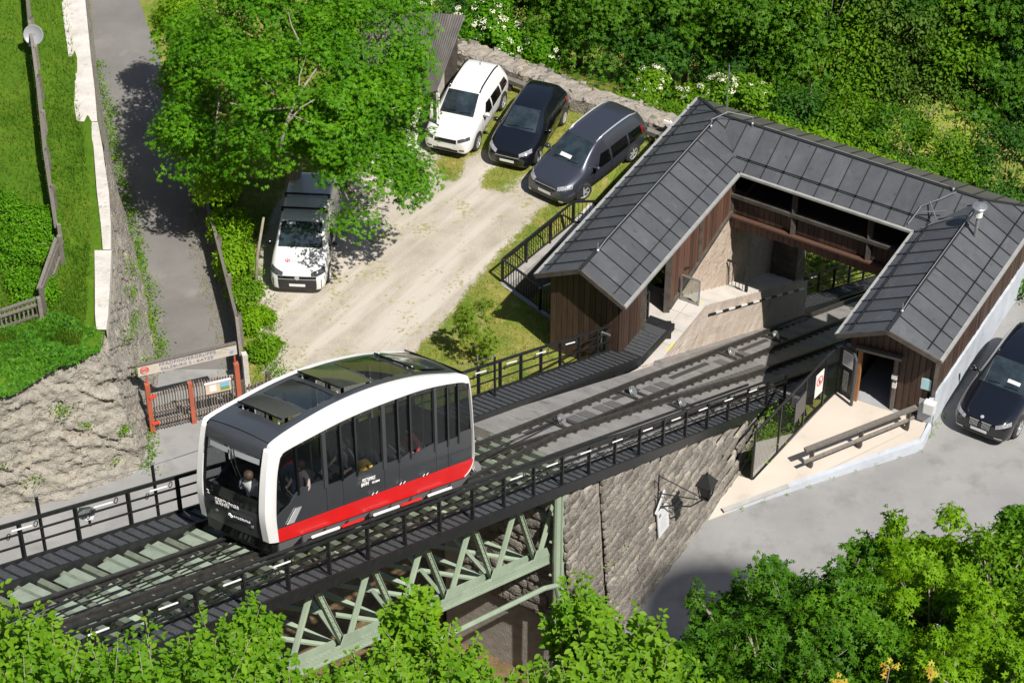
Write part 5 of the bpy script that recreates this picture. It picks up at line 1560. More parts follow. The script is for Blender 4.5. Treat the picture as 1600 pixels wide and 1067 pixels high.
# roof skin and its glazing
TOPO = [p for p in OI if -17.25 <= p[0] <= -9.9 and p[1] > 3.0]
def top_h(a):
    pts = [(p[0], p[1]) for p in TOPO]
    for (a0, h0), (a1, h1) in zip(pts, pts[1:]):
        if a <= a1 and a1 > a0: return h0 + (h1 - h0) * (a - a0) / (a1 - a0)
    return pts[-1][1]
def roofp(a, t, lift=0.0):
    b = (BL + .17) + (BR - BL - .34) * t
    return T(a, b, top_h(a) - .01 + .06 * math.sin(math.pi * t) + lift)
HOLES = [(-16.5, -15.75), (-15.62, -14.62), (-14.42, -13.25), (-13.1, -11.75), (-11.55, -10.3)]
al = [-17.2 + 7.3 * i / 60 for i in range(61)]
roofs = MB()
cuts = sorted(set([-17.2, -9.9] + [x for h in HOLES for x in h]))
aa = []
for c0, c1 in zip(cuts, cuts[1:]):
    n = max(2, int((c1 - c0) / .2))
    sub = [c0 + (c1 - c0) * i / n for i in range(n + 1)]
    hole = any(h[0] <= c0 + 1e-6 and c1 <= h[1] + 1e-6 for h in HOLES)
    if hole:
        roofs.grid([[roofp(a, t) for t in (0, .07, .13)] for a in sub]); roofs.grid([[roofp(a, t) for t in (.87, .93, 1)] for a in sub])
    else:
        roofs.grid([[roofp(a, t) for t in [j / 14 for j in range(15)]] for a in sub])
roofs.build('roof', cgrey, car, smooth=True)
for i, (h0, h1) in enumerate(HOLES):
    op = i in (0, 2, 4)
    rws = []
    for j in range(7):
        f = j / 6; a = h0 + (h1 - h0) * f
        li = (.13 if i < 4 else .06) * (1 - f) if op else 0
        rws.append([roofp(a + .03 * op, .13 + .74 * k / 8, .012 + li + (.01 if op else 0)) for k in range(9)])
    pn = MB().grid(rws).build('roof_hatch' if op else 'roof_pane', roofglass if not op else M('hatch_glass', (.03, .036, .034), (.05, .055, .05), rough=.06, ns=1.5, spec=.7), car, smooth=True)
    if op:
        for t in (.2, .8):
            bar('hatch_strut', roofp(h0 + .05, t, -.05), roofp(h0 + .06, t, .11), .03, .02, white, pn)
        bar('hatch_frame', roofp(h0 + .03, .13, .15 if i < 4 else .08), roofp(h0 + .03, .87, .15 if i < 4 else .08), .03, .025, cblack, pn)
# front and rear ends
def front_end(sgn_rear):
    A_ = (lambda h: float(np.interp(h, [.6, 1.2, 1.7, 2.4, 2.95, 3.1, 3.25], [-17.58, -17.64, -17.6, -17.48, -17.34, -17.28, -17.14]))) if not sgn_rear else (lambda h: -9.66 + .05 * math.sin((h - .6) / 3 * math.pi) - max(0, h - 2.8) * .2)
    b0, b1 = (BL + .18, BR - .18) if not sgn_rear else (BL + .06, BR - .06)
    bow = .05 if not sgn_rear else -.04
    def Q(h, t): return T(A_(h) - bow * math.sin(math.pi * t), b0 + (b1 - b0) * t, h)
    def patch(name, h0, h1, t0, t1, mat, off=0.0, n=10):
        rws = []
        for j in range(7):
            h = h0 + (h1 - h0) * j / 6
            rws.append([Q(h, t0 + (t1 - t0) * k / n) - U * (off * (1 if not sgn_rear else -1)) for k in range(n + 1)])
        return MB().grid(rws).build(name, mat, car, smooth=True)
    if not sgn_rear:
        patch('front_panel', .6, 1.32, 0, 1, cgrey)
        patch('front_apron', 1.32, 1.7, 0, 1, cblack)
        patch('windscreen', 1.7, 2.8, .06, .94, frontglass)
        patch('windscreen_frame', 1.7, 2.8, 0, .06, cblack, .0, 2); patch('windscreen_frame', 1.7, 2.8, .94, 1, cblack, 0, 2)
        patch('front_visor', 2.8, 3.24, 0, 1, cgrey)
        MB().grid([[Q(3.24, k / 10) for k in range(11)], [T(-17.1, BL + .17 + (BR - BL - .34) * k / 10, top_h(-17.1) - .01 + .06 * math.sin(math.pi * k / 10)) for k in range(11)]]).build('front_cowl', cgrey, car, smooth=True)
        patch('sun_blind', 2.6, 2.75, .08, .92, M('blind_grey', (.4, .42, .44), rough=.5), -.03)
        return Q
    patch('rear_panel', .6, 2.0, 0, 1, cgrey)
    patch('rear_window', 2.0, 3.2, .04, .96, sideglass)
    patch('rear_visor', 3.2, 3.75, 0, 1, cgrey)
    return Q
Q = front_end(False); front_end(True)
wip = MB()
wip.tube([Q(2.83, .52) - U * .05, Q(2.5, .6) - U * .07, Q(2.1, .72) - U * .05], .012, 5); wip.tube([Q(2.85, .48) - U * .05, Q(2.5, .53) - U * .07, Q(2.2, .62) - U * .05], .012, 5)
wip.bar(Q(2.25, .74) - U * .05, Q(1.95, .68) - U * .05, .03, .02); wip.build('wiper', cblack, car)
wl_ = M('letter_white', (.82, .82, .82), rough=.4)
frr = (Q(1.2, .95) - Q(1.2, .05)).normalized(); fup = (Q(1.3, .5) - Q(.8, .5)).normalized()
letters('FESTUNGS\nBAHN', wl_, car, Q(1.3, .24) - U * .05, (Q(1.2, .75) - Q(1.2, .2)), fup, .125, bold=.002, spacing=1.02)
letters('2', wl_, car, Q(1.4, .09) - U * .05, (Q(1.3, .3) - Q(1.3, .1)), fup, .15, bold=.003)
letters('SALZBURG', wl_, car, Q(1.02, .55) - U * .05, (Q(1.0, .95) - Q(1.0, .6)), fup, .075, bold=.001, spacing=1.1)
for q_, s_ in (((1.04, .5), .05),):
    c = Q(*q_) - U * .05
    em2 = MB(); rd, ud_ = frr, fup
    for dx, dy in ((-.03, .03), (.03, -.03)):
        em2.tube([c + rd * (dx * .7 + .028 * math.cos(t)) + ud_ * (dy * .7 + .028 * math.sin(t)) for t in [2 * math.pi * j / 10 for j in range(11)]], .012, 4)
    em2.build('emblem', wl_, car)
td_ = (T(1, 0) - T(0, 0)).normalized()
letters('FESTUNGS\nBAHN', wl_, car, T(-14.35, BR + .03, 1.5), td_, Vector((0, 0, 1)), .12, bold=.002, shear=-.15)
letters('SALZBURG', wl_, car, T(-13.98, BR + .03, 1.38), td_, Vector((0, 0, 1)), .07, bold=.001, shear=-.15)
for h, t in ((.95, .22), (.88, .82)):
    MB().lathe([(.035, 0), (.04, .015), (.02, .025)], Q(h, t), -U, 10).build('marker_light', galv, car)
for bs, sg in ((BR, 1), (BL, -1)):
    MB().slab([T(-17.3, bs - sg * .07, .6), T(-9.8, bs - sg * .07, .6), T(-9.8, bs - sg * .07, 1.86), T(-16.5, bs - sg * .07, 1.68), T(-17.3, bs - sg * .07, 1.26)], V * (sg * .02)).build('inner_lining', M('lining_grey', (.03, .031, .034), rough=.7), car)
# underframe, floor and inside fittings
MB().slab([T(-17.5, BL + .1, .56), T(-17.5, BR - .1, .56), T(-9.8, BR - .1, .56), T(-9.8, BL + .1, .56)], (0, 0, .3)).build('underframe', cblack, car)
flo = MB()
steps = 9
for i in range(steps):
    a0 = -17.3 + i * (7.5 / steps); a1 = a0 + 7.5 / steps
    z = zt(a1) + 1.0
    flo.slab([F(a0, BL + .06, z), F(a0, BR - .06, z), F(a1, BR - .06, z), F(a1, BL + .06, z)], (0, 0, .5))
flo.build('stepped_floor', M('floor_grey', (.1, .1, .105), rough=.8), car)
def floor_z(a):
    i = min(steps - 1, max(0, int((a + 17.3) / (7.5 / steps))))
    return zt(-17.3 + (i + 1) * (7.5 / steps)) + 1.0
for a in (-15.6, -13.4, -11.3):
    for b in (BL + .35, BR - .35):
        MB().tube([F(a, b, floor_z(a)), T(a, b, top_h(a) - .1)], .02, 6).build('grab_pole', galv, car)
MB().bar(F(-17.35, BL + .35, floor_z(-17.2) + .3), F(-17.35, BR - .35, floor_z(-17.2) + .3), .2, .6).build('control_desk', cblack, car)
for a in (-16.5, -12.2):
    MB().bar(F(a, BL + .12, floor_z(a) + .3), F(a, BL + .55, floor_z(a) + .3), .5, .35).build('seat', M('seat_dark', (.05, .04, .04), rough=.7), car)

# ================================================================== people inside
skinm = M('skin', (.55, .34, .25), (.5, .3, .22), rough=.5, ns=8)
def person(label, loc, yaw, shirt, pants, hair, h=1.72, arm=(.25, .2), bend=0.0, legs=0.0, shoes=(.6, .6, .6)):
    """standing figure: one skinned body; hair is its child"""
    s = h / 1.72
    sh = M('cloth_%d_%d_%d' % tuple(int(c * 99) for c in shirt), shirt, tuple(c * .85 for c in shirt), rough=.8, ns=12)
    pn = M('cloth_%d_%d_%d' % tuple(int(c * 99) for c in pants), pants, tuple(c * .8 for c in pants), rough=.85, ns=12)
    so_ = M('shoe_%d' % int(shoes[0] * 99), shoes, rough=.6)
    V_, E_, R_, Mt = [], [], [], []
    def n(p, r, par=None, m=0):
        V_.append(Vector(p) * s); R_.append(r * s); Mt.append(m)
        if par is not None: E_.append((par, len(V_) - 1))
        return len(V_) - 1
    pel = n((0, 0, .95), .15, None, 1)
    bx = bend
    wa = n((bx * .1, 0, 1.08), .135, pel, 0); ch = n((bx * .35, 0, 1.28), .155, wa, 0); nk0 = n((bx * .5, 0, 1.43), .1, ch, 0)
    nk = n((bx * .55, 0, 1.5), .055, nk0, 2); hd0 = n((bx * .6 + .02, 0, 1.58), .085, nk, 2); hd1 = n((bx * .62 + .02, 0, 1.66), .095, hd0, 2); n((bx * .62, 0, 1.71), .06, hd1, 2)
    n((bx * .6 + .115, 0, 1.6), .018, hd0, 2)
    for sd_ in (-1, 1):
        hp = n((0, .09 * sd_, .88), .1, pel, 1); kn = n((legs * sd_ * .15 + .03, .1 * sd_, .5), .07, hp, 1); an = n((legs * sd_ * .2, .1 * sd_, .1), .045, kn, 1)
        n((legs * sd_ * .2 + .13, .11 * sd_, .04), .035, an, 3)
        sl_ = n((bx * .45, .19 * sd_, 1.4), .065, nk0, 0); el = n((bx * .45 + arm[0] * .3, .25 * sd_, 1.14), .05, sl_, 0)
        wr3 = n((bx * .4 + .1 + arm[0] * .9, .22 * sd_, .93 + arm[1]), .033, el, 2)
        pm = n((bx * .4 + .17 + arm[0], .21 * sd_, .91 + arm[1] * 1.1), .035, wr3, 2)
        for k in range(4): n((bx * .4 + .25 + arm[0] - .01 * abs(k - 1), .18 * sd_ + .022 * k * sd_, .88 + arm[1] * 1.1), .0095, pm, 2)
        n((bx * .4 + .2 + arm[0], .16 * sd_, .93 + arm[1] * 1.1), .011, pm, 2)
    me = bpy.data.meshes.new('person')
    me.from_pydata(V_, E_, [])
    o = bpy.data.objects.new('tmp_person', me); COL.objects.link(o)
    sk = o.modifiers.new('skin', 'SKIN'); sk.use_smooth_shade = True
    for i, sv in enumerate(me.skin_vertices[0].data):
        sv.radius = (R_[i], R_[i]); sv.use_root = (i == 0)
    o.modifiers.new('sub', 'SUBSURF').levels = 1
    m2 = bpy.data.meshes.new_from_object(o.evaluated_get(bpy.context.evaluated_depsgraph_get()))
    bpy.data.objects.remove(o)
    m2.materials.clear()
    for q in (sh, pn, skinm, so_): m2.materials.append(q)
    Vn = np.array([list(v) for v in V_])
    for p in m2.polygons:
        d = np.linalg.norm(Vn - np.array(p.center), axis=1) - np.array(R_) * .8
        p.material_index = Mt[int(d.argmin())]; p.use_smooth = True
    ob = bpy.data.objects.new('person', m2)
    mw = Matrix.Translation(loc) @ Matrix.Rotation(yaw, 4, 'Z')
    _link(ob, None, mw)
    tag(ob, label, 'person', 'passengers in the funicular car')
    hm = M('hair_%d' % int(hair[0] * 999), hair, tuple(c * .6 for c in hair), rough=.6, ns=30)
    hb_ = MB().lathe([(.085, -.06), (.108, .0), (.108, .05), (.08, .1), (.03, .125)], Vector((bx * .62 + .0, 0, 1.63)) * s, (-.25, 0, 1), 14)
    hb_.build('hair', hm, ob, frame=mw, smooth=True)
    return ob
fy = HEAD
person('person in a white shirt at the driving desk behind the windscreen', F(-17.2, -2.02, floor_z(-17.2) + .05), fy + .2, (.8, .81, .82), (.03, .03, .05), (.09, .05, .03), 1.7, (.1, .1), bend=-.25)
person('person in a mauve top by the first side window', F(-16.1, -1.62, floor_z(-16.1)), fy + 2.9, (.5, .38, .38), (.45, .35, .35), (.12, .07, .05), 1.66, (.1, .1))
person('person in a mustard jacket behind the middle side window', F(-13.85, -1.64, floor_z(-13.85)), fy + .1, (.62, .38, .06), (.05, .05, .07), (.03, .02, .02), 1.55, (.1, .05))
person('person in a grey jacket standing next to the mustard jacket', F(-14.3, -1.75, floor_z(-14.3)), fy + 3, (.34, .33, .35), (.06, .06, .08), (.2, .16, .12), 1.7, (.1, .2))
person('person in dark red with pale trousers by the rear side window', F(-11.9, -1.66, floor_z(-11.9)), fy + 3.0, (.32, .05, .06), (.55, .53, .5), (.04, .03, .02), 1.7, (.1, .0), legs=1)
person('person in a dark blue top at the far window of the car', F(-12.7, -2.7, floor_z(-12.7)), fy + 1.6, (.05, .07, .14), (.1, .1, .12), (.05, .035, .02), 1.78, (.05, .1))
person('person in bright red seen through the front roof hatch', F(-15.7, -2.3, floor_z(-15.7)), fy + .8, (.6, .05, .05), (.06, .08, .2), (.08, .05, .03), 1.7, (.1, .1))
# ================================================================== parked cars
def make_car(name, label, paint, S, wheels, loc, yaw, opt):
    """S: stations (x from nose, half width, underside, belt, top, half width of the top) ; x forward is +x in the frame"""
    L = S[-1][0]
    root = thing(name, loc, label, 'car', opt.get('group'), yaw)
    FR = WM[root.name]
    m = MB(); rings = []
    for x, hw, zb, ze, zt_, wt in S:
        X = L / 2 - x
        half = [(0, zt_), (wt * .55, zt_ - .004), (wt * .9, zt_ - .022), (wt, zt_ - .06), (hw * .965, ze), (hw, ze - (ze - zb) * .32), (hw * .99, zb + (ze - zb) * .25), (hw * .94, zb + .02), (hw * .75, zb), (0, zb)]
        ring = [Vector((X, y, z)) for y, z in half] + [Vector((X, -y, z)) for y, z in reversed(half[1:-1])]
        rings.append(ring)
    k = len(rings[0])
    for r in rings: m.v += r
    for i in range(len(rings) - 1):
        for j in range(k):
            m.f.append((i * k + j, i * k + (j + 1) % k, (i + 1) * k + (j + 1) % k, (i + 1) * k + j))
    m.f.append(tuple(range(k))[::-1]); m.f.append(tuple((len(rings) - 1) * k + j for j in range(k)))
    body = m.build('body', paint, root, frame=FR, smooth=True)
    body.data.flip_normals() if False else None
    sb_ = body.modifiers.new('sub', 'SUBSURF'); sb_.levels = 2; sb_.render_levels = 2
    dg = bpy.context.evaluated_depsgraph_get()
    ev = body.evaluated_get(dg).to_mesh()
    bvh = BVHTree.FromPolygons([v.co.copy() for v in ev.vertices], [tuple(p.vertices) for p in ev.polygons])
    def patch(nm, quad, direction, mat, n=8, off=.008, parent=root, smoothit=True):
        """quad: four local corners, projected along direction on to the body"""
        d = Vector(direction).normalized(); rws = []
        q = [Vector(p) for p in quad]
        for j in range(n + 1):
            row = []
            for i in range(n + 1):
                p = q[0].lerp(q[1], i / n).lerp(q[3].lerp(q[2], i / n), j / n)
                hit = bvh.ray_cast(p - d * 3, d)
                if hit[0] is None: row.append(p); continue
                nn = hit[1]
                if nn.dot(d) > 0: nn = -nn
                row.append(hit[0] + nn * off)
            rws.append(row)
        return MB().grid(rws).build(nm, mat, parent, frame=FR, smooth=True)
    X = lambda x: L / 2 - x
    o = opt
    # windscreen, rear window, side windows
    (wx0, wz0, wy0), (wx1, wz1, wy1) = o['ws']
    patch('windscreen', [(X(wx0), wy0, wz0), (X(wx0), -wy0, wz0), (X(wx1), -wy1, wz1), (X(wx1), wy1, wz1)], (-.75, 0, -.66), carglass, 12)
    if 'rs' in o:
        (rx0, rz0, ry0), (rx1, rz1, ry1) = o['rs']
        patch('rear_window', [(X(rx0), -ry0, rz0), (X(rx0), ry0, rz0), (X(rx1), ry1, rz1), (X(rx1), -ry1, rz1)], (.8, 0, -.6), carglass, 8)
    for sgn in (-1, 1):
        for qd in o['sw']:
            patch('side_window', [(X(x), sgn * 2, z) for x, z in qd], (0, -sgn, -.25), tinted, 8)
        for (hx0, hz0, hx1, hz1) in o.get('handles', ()):
            patch('door_handle', [(X(hx0), sgn * 2, hz0), (X(hx1), sgn * 2, hz0), (X(hx1), sgn * 2, hz1), (X(hx0), sgn * 2, hz1)], (0, -sgn, 0), o.get('trim', cblack), 2, .02)
        for dx in o.get('doors', ()):
            patch('door_joint', [(X(dx), sgn * 2, .35), (X(dx + .012), sgn * 2, .35), (X(dx + .012), sgn * 2, o['belt']), (X(dx), sgn * 2, o['belt'])], (0, -sgn, 0), cblack, 6, .003)
        patch('sill', [(X(wheels[0] + .42), sgn * 2, S[4][2] + .03), (X(wheels[1] - .42), sgn * 2, S[4][2] + .03), (X(wheels[1] - .42), sgn * 2, S[4][2] + .15), (X(wheels[0] + .42), sgn * 2, S[4][2] + .15)], (0, -sgn, 0), cblack, 6, .01)
    # nose
    F0 = (-1, 0, 0)
    def nose(nm, y0, y1, z0, z1, mat, n=6, off=.01, skew=0.0):
        return patch(nm, [(X(0), y0, z0), (X(0), y1, z0), (X(0), y1, z1 + skew), (X(0), y0, z1 - skew)], F0, mat, n, off)
    lamp = M('headlamp', (.5, .52, .55), (.2, .21, .22), rough=.08, ns=14, metal=.3)
    lampd = M('headlamp_dark', (.12, .125, .13), (.04, .04, .045), rough=.08, ns=14, metal=.3)
    for nm, y0, y1, z0, z1, mt in o['nose']:
        mat = {'k': cblack, 'p': plat, 'c': alloy, 'd': plastic, 's': o.get('trimcol', plastic)}[mt]
        nose(nm, -y0 if y0 < 0 else y0, y1, z0, z1, mat) if False else nose(nm, y0, y1, z0, z1, mat, 8, {'p': .03, 'c': .02}.get(mt, .008))
    hl = o['lamp']
    for sgn in (-1, 1):
        (x0, y0, z0), (x1, y1, z1) = hl
        q = [(X(x0), sgn * y0, z0), (X(x1), sgn * y1, z0 + .05), (X(x1), sgn * y1, z1 + .06), (X(x0), sgn * y0, z1)]
        patch('headlight', q, (-.8, -sgn * .35, -.35), lampd if o.get('darklamp') else lamp, 5, .012)
    for sgn in (-1, 1):
        tx, tz0, tz1 = o['tail']
        patch('tail_light', [(X(tx + .08), sgn * 2, tz0), (X(tx + .17), sgn * 2, tz0), (X(tx + .17), sgn * 2, tz1 - .12), (X(tx + .08), sgn * 2, tz1 - .12)], (.35, -sgn, 0), M('tail_red', (.22, .008, .01), rough=.15), 4, .012)
    bx_ = MB()
    # mirrors
    mx, mz, my = o['mirror']
    for sgn in (-1, 1):
        mm_ = MB()
        c = Vector((X(mx), sgn * (my + .1), mz))
        vs = []
        for ux in (-.5, .5):
            for t in range(8):
                ang = 2 * math.pi * t / 8
                sc = 1.0 if ux > 0 else .72
                vs.append(c + Vector((ux * .13, math.cos(ang) * .115 * sc, math.sin(ang) * .075 * sc)))
        mm_.add(vs, [(t, (t + 1) % 8, (t + 1) % 8 + 8, t + 8) for t in range(8)] + [tuple(range(8))[::-1], tuple(range(8, 16))])
        mm_.bar(c + Vector((0, -sgn * .08, -.03)), c + Vector((.02, -sgn * .2, -.06)), .05, .04)
        mm_.build('mirror', o.get('mirrorcol', paint), root, frame=FR, smooth=True)
    # wheels
    wr = o['wheel']
    for wx in wheels:
        for sgn in (-1, 1):
            hw = max(s[1] for s in S)
            yo = sgn * (hw - .015)
            ar = MB(); n = 22
            pts = [Vector((X(wx) + math.cos(t) * wr * 1.17, 0, wr + math.sin(t) * wr * 1.17)) for t in [2 * math.pi * j / n for j in range(n)]]
            pts = [Vector((p.x, yo + sgn * .018, max(p.z, S[4][2] + .02))) for p in pts]
            ar.slab(pts if sgn < 0 else pts[::-1], Vector((0, sgn * .3, 0)))
            ar.build('wheel_arch', plastic, root, frame=FR)
            c = Vector((X(wx), yo + sgn * .03, wr)); ax = Vector((0, sgn, 0))
            if sgn * (1 if wx == wheels[0] else 0) and o.get('steer') and wx == wheels[0]:
                ax = Vector((sgn * math.sin(o['steer']) * -1, sgn * math.cos(o['steer']), 0)).normalized()
            wh = MB().lathe([(wr * .66, -.2), (wr * .93, -.2), (wr, -.15), (wr, -.04), (wr * .94, .0), (wr * .68, .008), (wr * .66, -.02)], c, ax, 24).build('wheel', rubber, root, frame=FR, smooth=True)
            rim = MB().lathe([(.03, -.05), (wr * .2, -.03), (wr * .2, -.01), (.02, .0)], c, ax, 16)
            rim.lathe([(wr * .66, -.02), (wr * .7, .008), (wr * .62, .0), (wr * .6, -.06)], c, ax, 24, cap=False)
            for j in range(o.get('spokes', 5)):
                t = 2 * math.pi * j / o.get('spokes', 5) + .3
                e = ax.orthogonal().normalized(); f = ax.cross(e)
                d = e * math.cos(t) + f * math.sin(t)
                rim.bar(c + d * wr * .12 - ax * .015, c + d * wr * .65 - ax * .02, wr * .17, .03, ax)
            rim.build('rim', o.get('rimcol', alloy), wh, frame=FR)
            MB().lathe([(wr * .64, -.09), (wr * .1, -.09)], c, ax, 18, cap=True).build('brake_disc', M('brake_dark', (.05, .05, .052), rough=.5), wh, frame=FR)
    # roof rails, wipers, extras
    if 'rails' in o:
        x0, x1, y, mat = o['rails']
        for sgn in (-1, 1):
            pts = []
            for j in range(7):
                x = x0 + (x1 - x0) * j / 6
                hit = bvh.ray_cast(Vector((X(x), sgn * y, 4)), Vector((0, 0, -1)))
                pts.append(hit[0] + Vector((0, 0, .045 if 0 < j < 6 else .01)))
            MB().tube(pts, .03, 6).build('roof_rail', mat, root, frame=FR, smooth=True)
    if 'bars' in o:
        for x, y, mat in o['bars']:
            hit = bvh.ray_cast(Vector((X(x), 0, 4)), Vector((0, 0, -1)))[0]
            MB().bar(Vector((X(x), -y, hit.z + .06)), Vector((X(x), y, hit.z + .06)), .06, .04).bar(Vector((X(x), -y, hit.z - .06)), Vector((X(x), -y, hit.z + .05)), .1, .08).bar(Vector((X(x), y, hit.z - .06)), Vector((X(x), y, hit.z + .05)), .1, .08).build('roof_bar', mat, root, frame=FR)
    if 'ribs' in o:
        for y in (-.5, -.25, 0, .25, .5):
            q = [(X(o['ribs'][0]), y - .02, 3), (X(o['ribs'][0]), y + .02, 3), (X(o['ribs'][1]), y + .02, 3), (X(o['ribs'][1]), y - .02, 3)]
            patch('roof_rib', q, (0, 0, -1), paint, 4, .018)
    if o.get('antenna'):
        hit = bvh.ray_cast(Vector((X(o['antenna']), 0, 4)), Vector((0, 0, -1)))[0]
        MB().tube([hit, hit + Vector((-.14, 0, .16))], .009, 5).build('antenna', cblack, root, frame=FR)
    wz = o['ws'][0]
    for yy in (.1, -.45):
        hit = bvh.ray_cast(Vector((X(wz[0] + .06), yy, 3)), Vector((0, 0, -1)))[0]; hit2 = bvh.ray_cast(Vector((X(wz[0] + .1), yy - .1 + .5, 3)), Vector((0, 0, -1)))[0]
        MB().tube([hit + Vector((0, 0, .03)), hit2 + Vector((0, 0, .03))], .012, 5).build('wiper', cblack, root, frame=FR)
    for dx, dy, w, h_ in o.get('papers', ()):
        patch('dash_paper', [(X(wz[0] + dx), dy, 2), (X(wz[0] + dx), dy + w, 2), (X(wz[0] + dx + h_), dy + w, 2), (X(wz[0] + dx + h_), dy, 2)], (0, 0, -1), M('dash_paper', (.6, .62, .63), rough=.5), 3, .014)
    body.evaluated_get(dg).to_mesh_clear()
    return root, FR, bvh, patch, X
plat = M('number_plate', (.75, .76, .76), rough=.4)
plastic = M('dark_plastic', (.022, .023, .025), (.03, .031, .033), rough=.6, ns=20)
tinted = M('tinted_glass', (.003, .0035, .004), rough=.03, spec=.6)
pwhite = M('car_paint_white', (.68, .68, .67), rough=.25, coat=.6)
pblack = M('car_paint_black', (.006, .007, .011), rough=.18, coat=.9)
pblue = M('car_paint_slate_blue', (.06, .066, .09), rough=.3, metal=.5, coat=1.0)
def place(fx, fy_, rx, ry, track, wheels, L):
    """pixel contacts of the front and rear wheel on the car's left side -> centre and yaw"""
    a, b = at(fx, fy_), at(rx, ry)
    d = (a - b).normalized()
    yaw = math.atan2(d.y, d.x)
    left = Vector((-d.y, d.x, 0))
    mid = (a + b) / 2 - left * (track / 2)
    # wheel mid vs body centre
    off = L / 2 - (wheels[0] + wheels[1]) / 2
    return mid - d * off, yaw
# -- white compact SUV
S = [(0, .62, .32, .62, .74, .5), (.07, .76, .24, .7, .86, .66), (.25, .86, .22, .82, .97, .72), (.6, .89, .22, .93, 1.04, .74), (1.05, .895, .22, 1.02, 1.1, .74), (1.2, .895, .22, 1.03, 1.14, .72), (1.5, .895, .22, 1.04, 1.36, .66), (1.85, .895, .22, 1.05, 1.58, .64), (2.1, .895, .22, 1.05, 1.64, .645), (3.0, .895, .22, 1.06, 1.67, .645), (3.75, .89, .24, 1.07, 1.62, .63), (4.02, .87, .28, 1.06, 1.5, .6), (4.16, .84, .32, .95, 1.08, .62), (4.22, .74, .4, .75, .9, .55)]
wh = (.85, 3.43)
loc, yaw = place(745, 233, 784, 171, 1.68, wh, 4.22)
make_car('parked_car', 'white compact SUV parked nearest the corrugated shed', pwhite, S, wh, loc, yaw, dict(
    ws=((1.12, 1.1, .62), (1.88, 1.58, .56)), rs=((4.1, 1.1, .55), (3.88, 1.55, .5)), belt=1.0,
    sw=[[(1.5, 1.1), (2.28, 1.08), (2.28, 1.52), (1.95, 1.54)], [(2.38, 1.08), (3.2, 1.09), (3.15, 1.5), (2.38, 1.52)], [(3.3, 1.1), (3.9, 1.15), (3.75, 1.48), (3.26, 1.5)]],
    handles=[(2.1, .93, 2.25, .97), (3.0, .95, 3.15, .99)], doors=(1.35, 2.33, 3.25), lamp=((.1, .42, .68), (.35, .78, .8)), darklamp=True,
    nose=[('grille', -.4, .4, .66, .8, 'k'), ('bumper_intake', -.45, .45, .33, .42, 'k'), ('number_plate', -.26, .26, .47, .58, 'p'), ('fog_slot', .5, .68, .4, .45, 'k'), ('fog_slot', -.68, -.5, .4, .45, 'k'), ('skid_lip', -.6, .6, .22, .29, 'k')],
    tail=(4.02, .85, 1.1), mirror=(1.5, 1.08, .9), wheel=.33, rails=(1.95, 3.75, .56, cblack), antenna=3.5, spokes=7))
# -- black hatchback
S = [(0, .56, .3, .5, .6, .45), (.06, .7, .22, .58, .72, .6), (.25, .81, .19, .7, .83, .68), (.6, .855, .18, .83, .92, .7), (1.0, .865, .18, .91, .99, .7), (1.15, .865, .18, .93, 1.03, .69), (1.5, .865, .18, .95, 1.22, .64), (1.9, .865, .18, .96, 1.4, .59), (2.2, .865, .18, .97, 1.45, .58), (2.9, .865, .18, 1.0, 1.47, .58), (3.5, .86, .2, 1.02, 1.42, .56), (3.78, .85, .24, 1.02, 1.32, .54), (3.97, .8, .3, .92, 1.02, .58), (4.04, .68, .38, .7, .84, .5)]
wh = (.82, 3.31)
loc, yaw = place(839, 256, 880, 193, 1.62, wh, 4.04)
make_car('parked_car', 'glossy black small hatchback parked between the white car and the minivan', pblack, S, wh, loc, yaw, dict(
    ws=((1.1, 1.02, .6), (1.92, 1.4, .5)), rs=((3.93, 1.05, .5), (3.65, 1.37, .46)), belt=.92,
    sw=[[(1.55, 1.0), (2.3, 1.0), (2.3, 1.32), (2.0, 1.33)], [(2.38, 1.0), (3.15, 1.05), (3.05, 1.3), (2.38, 1.32)], [(3.22, 1.07), (3.5, 1.12), (3.35, 1.26), (3.18, 1.28)]],
    handles=[(2.12, .86, 2.26, .89), (3.0, .9, 3.14, .93)], doors=(1.4, 2.34, 3.2), lamp=((.1, .4, .62), (.5, .72, .74)),
    nose=[('grille', -.42, .42, .48, .6, 'k'), ('grille_trim', -.44, .44, .6, .615, 'c'), ('number_plate', -.26, .26, .4, .5, 'p'), ('lower_intake', -.4, .4, .24, .33, 'k')],
    tail=(3.84, .8, 1.15), mirror=(1.45, 1.0, .88), wheel=.3, antenna=3.4, spokes=10, papers=[]))
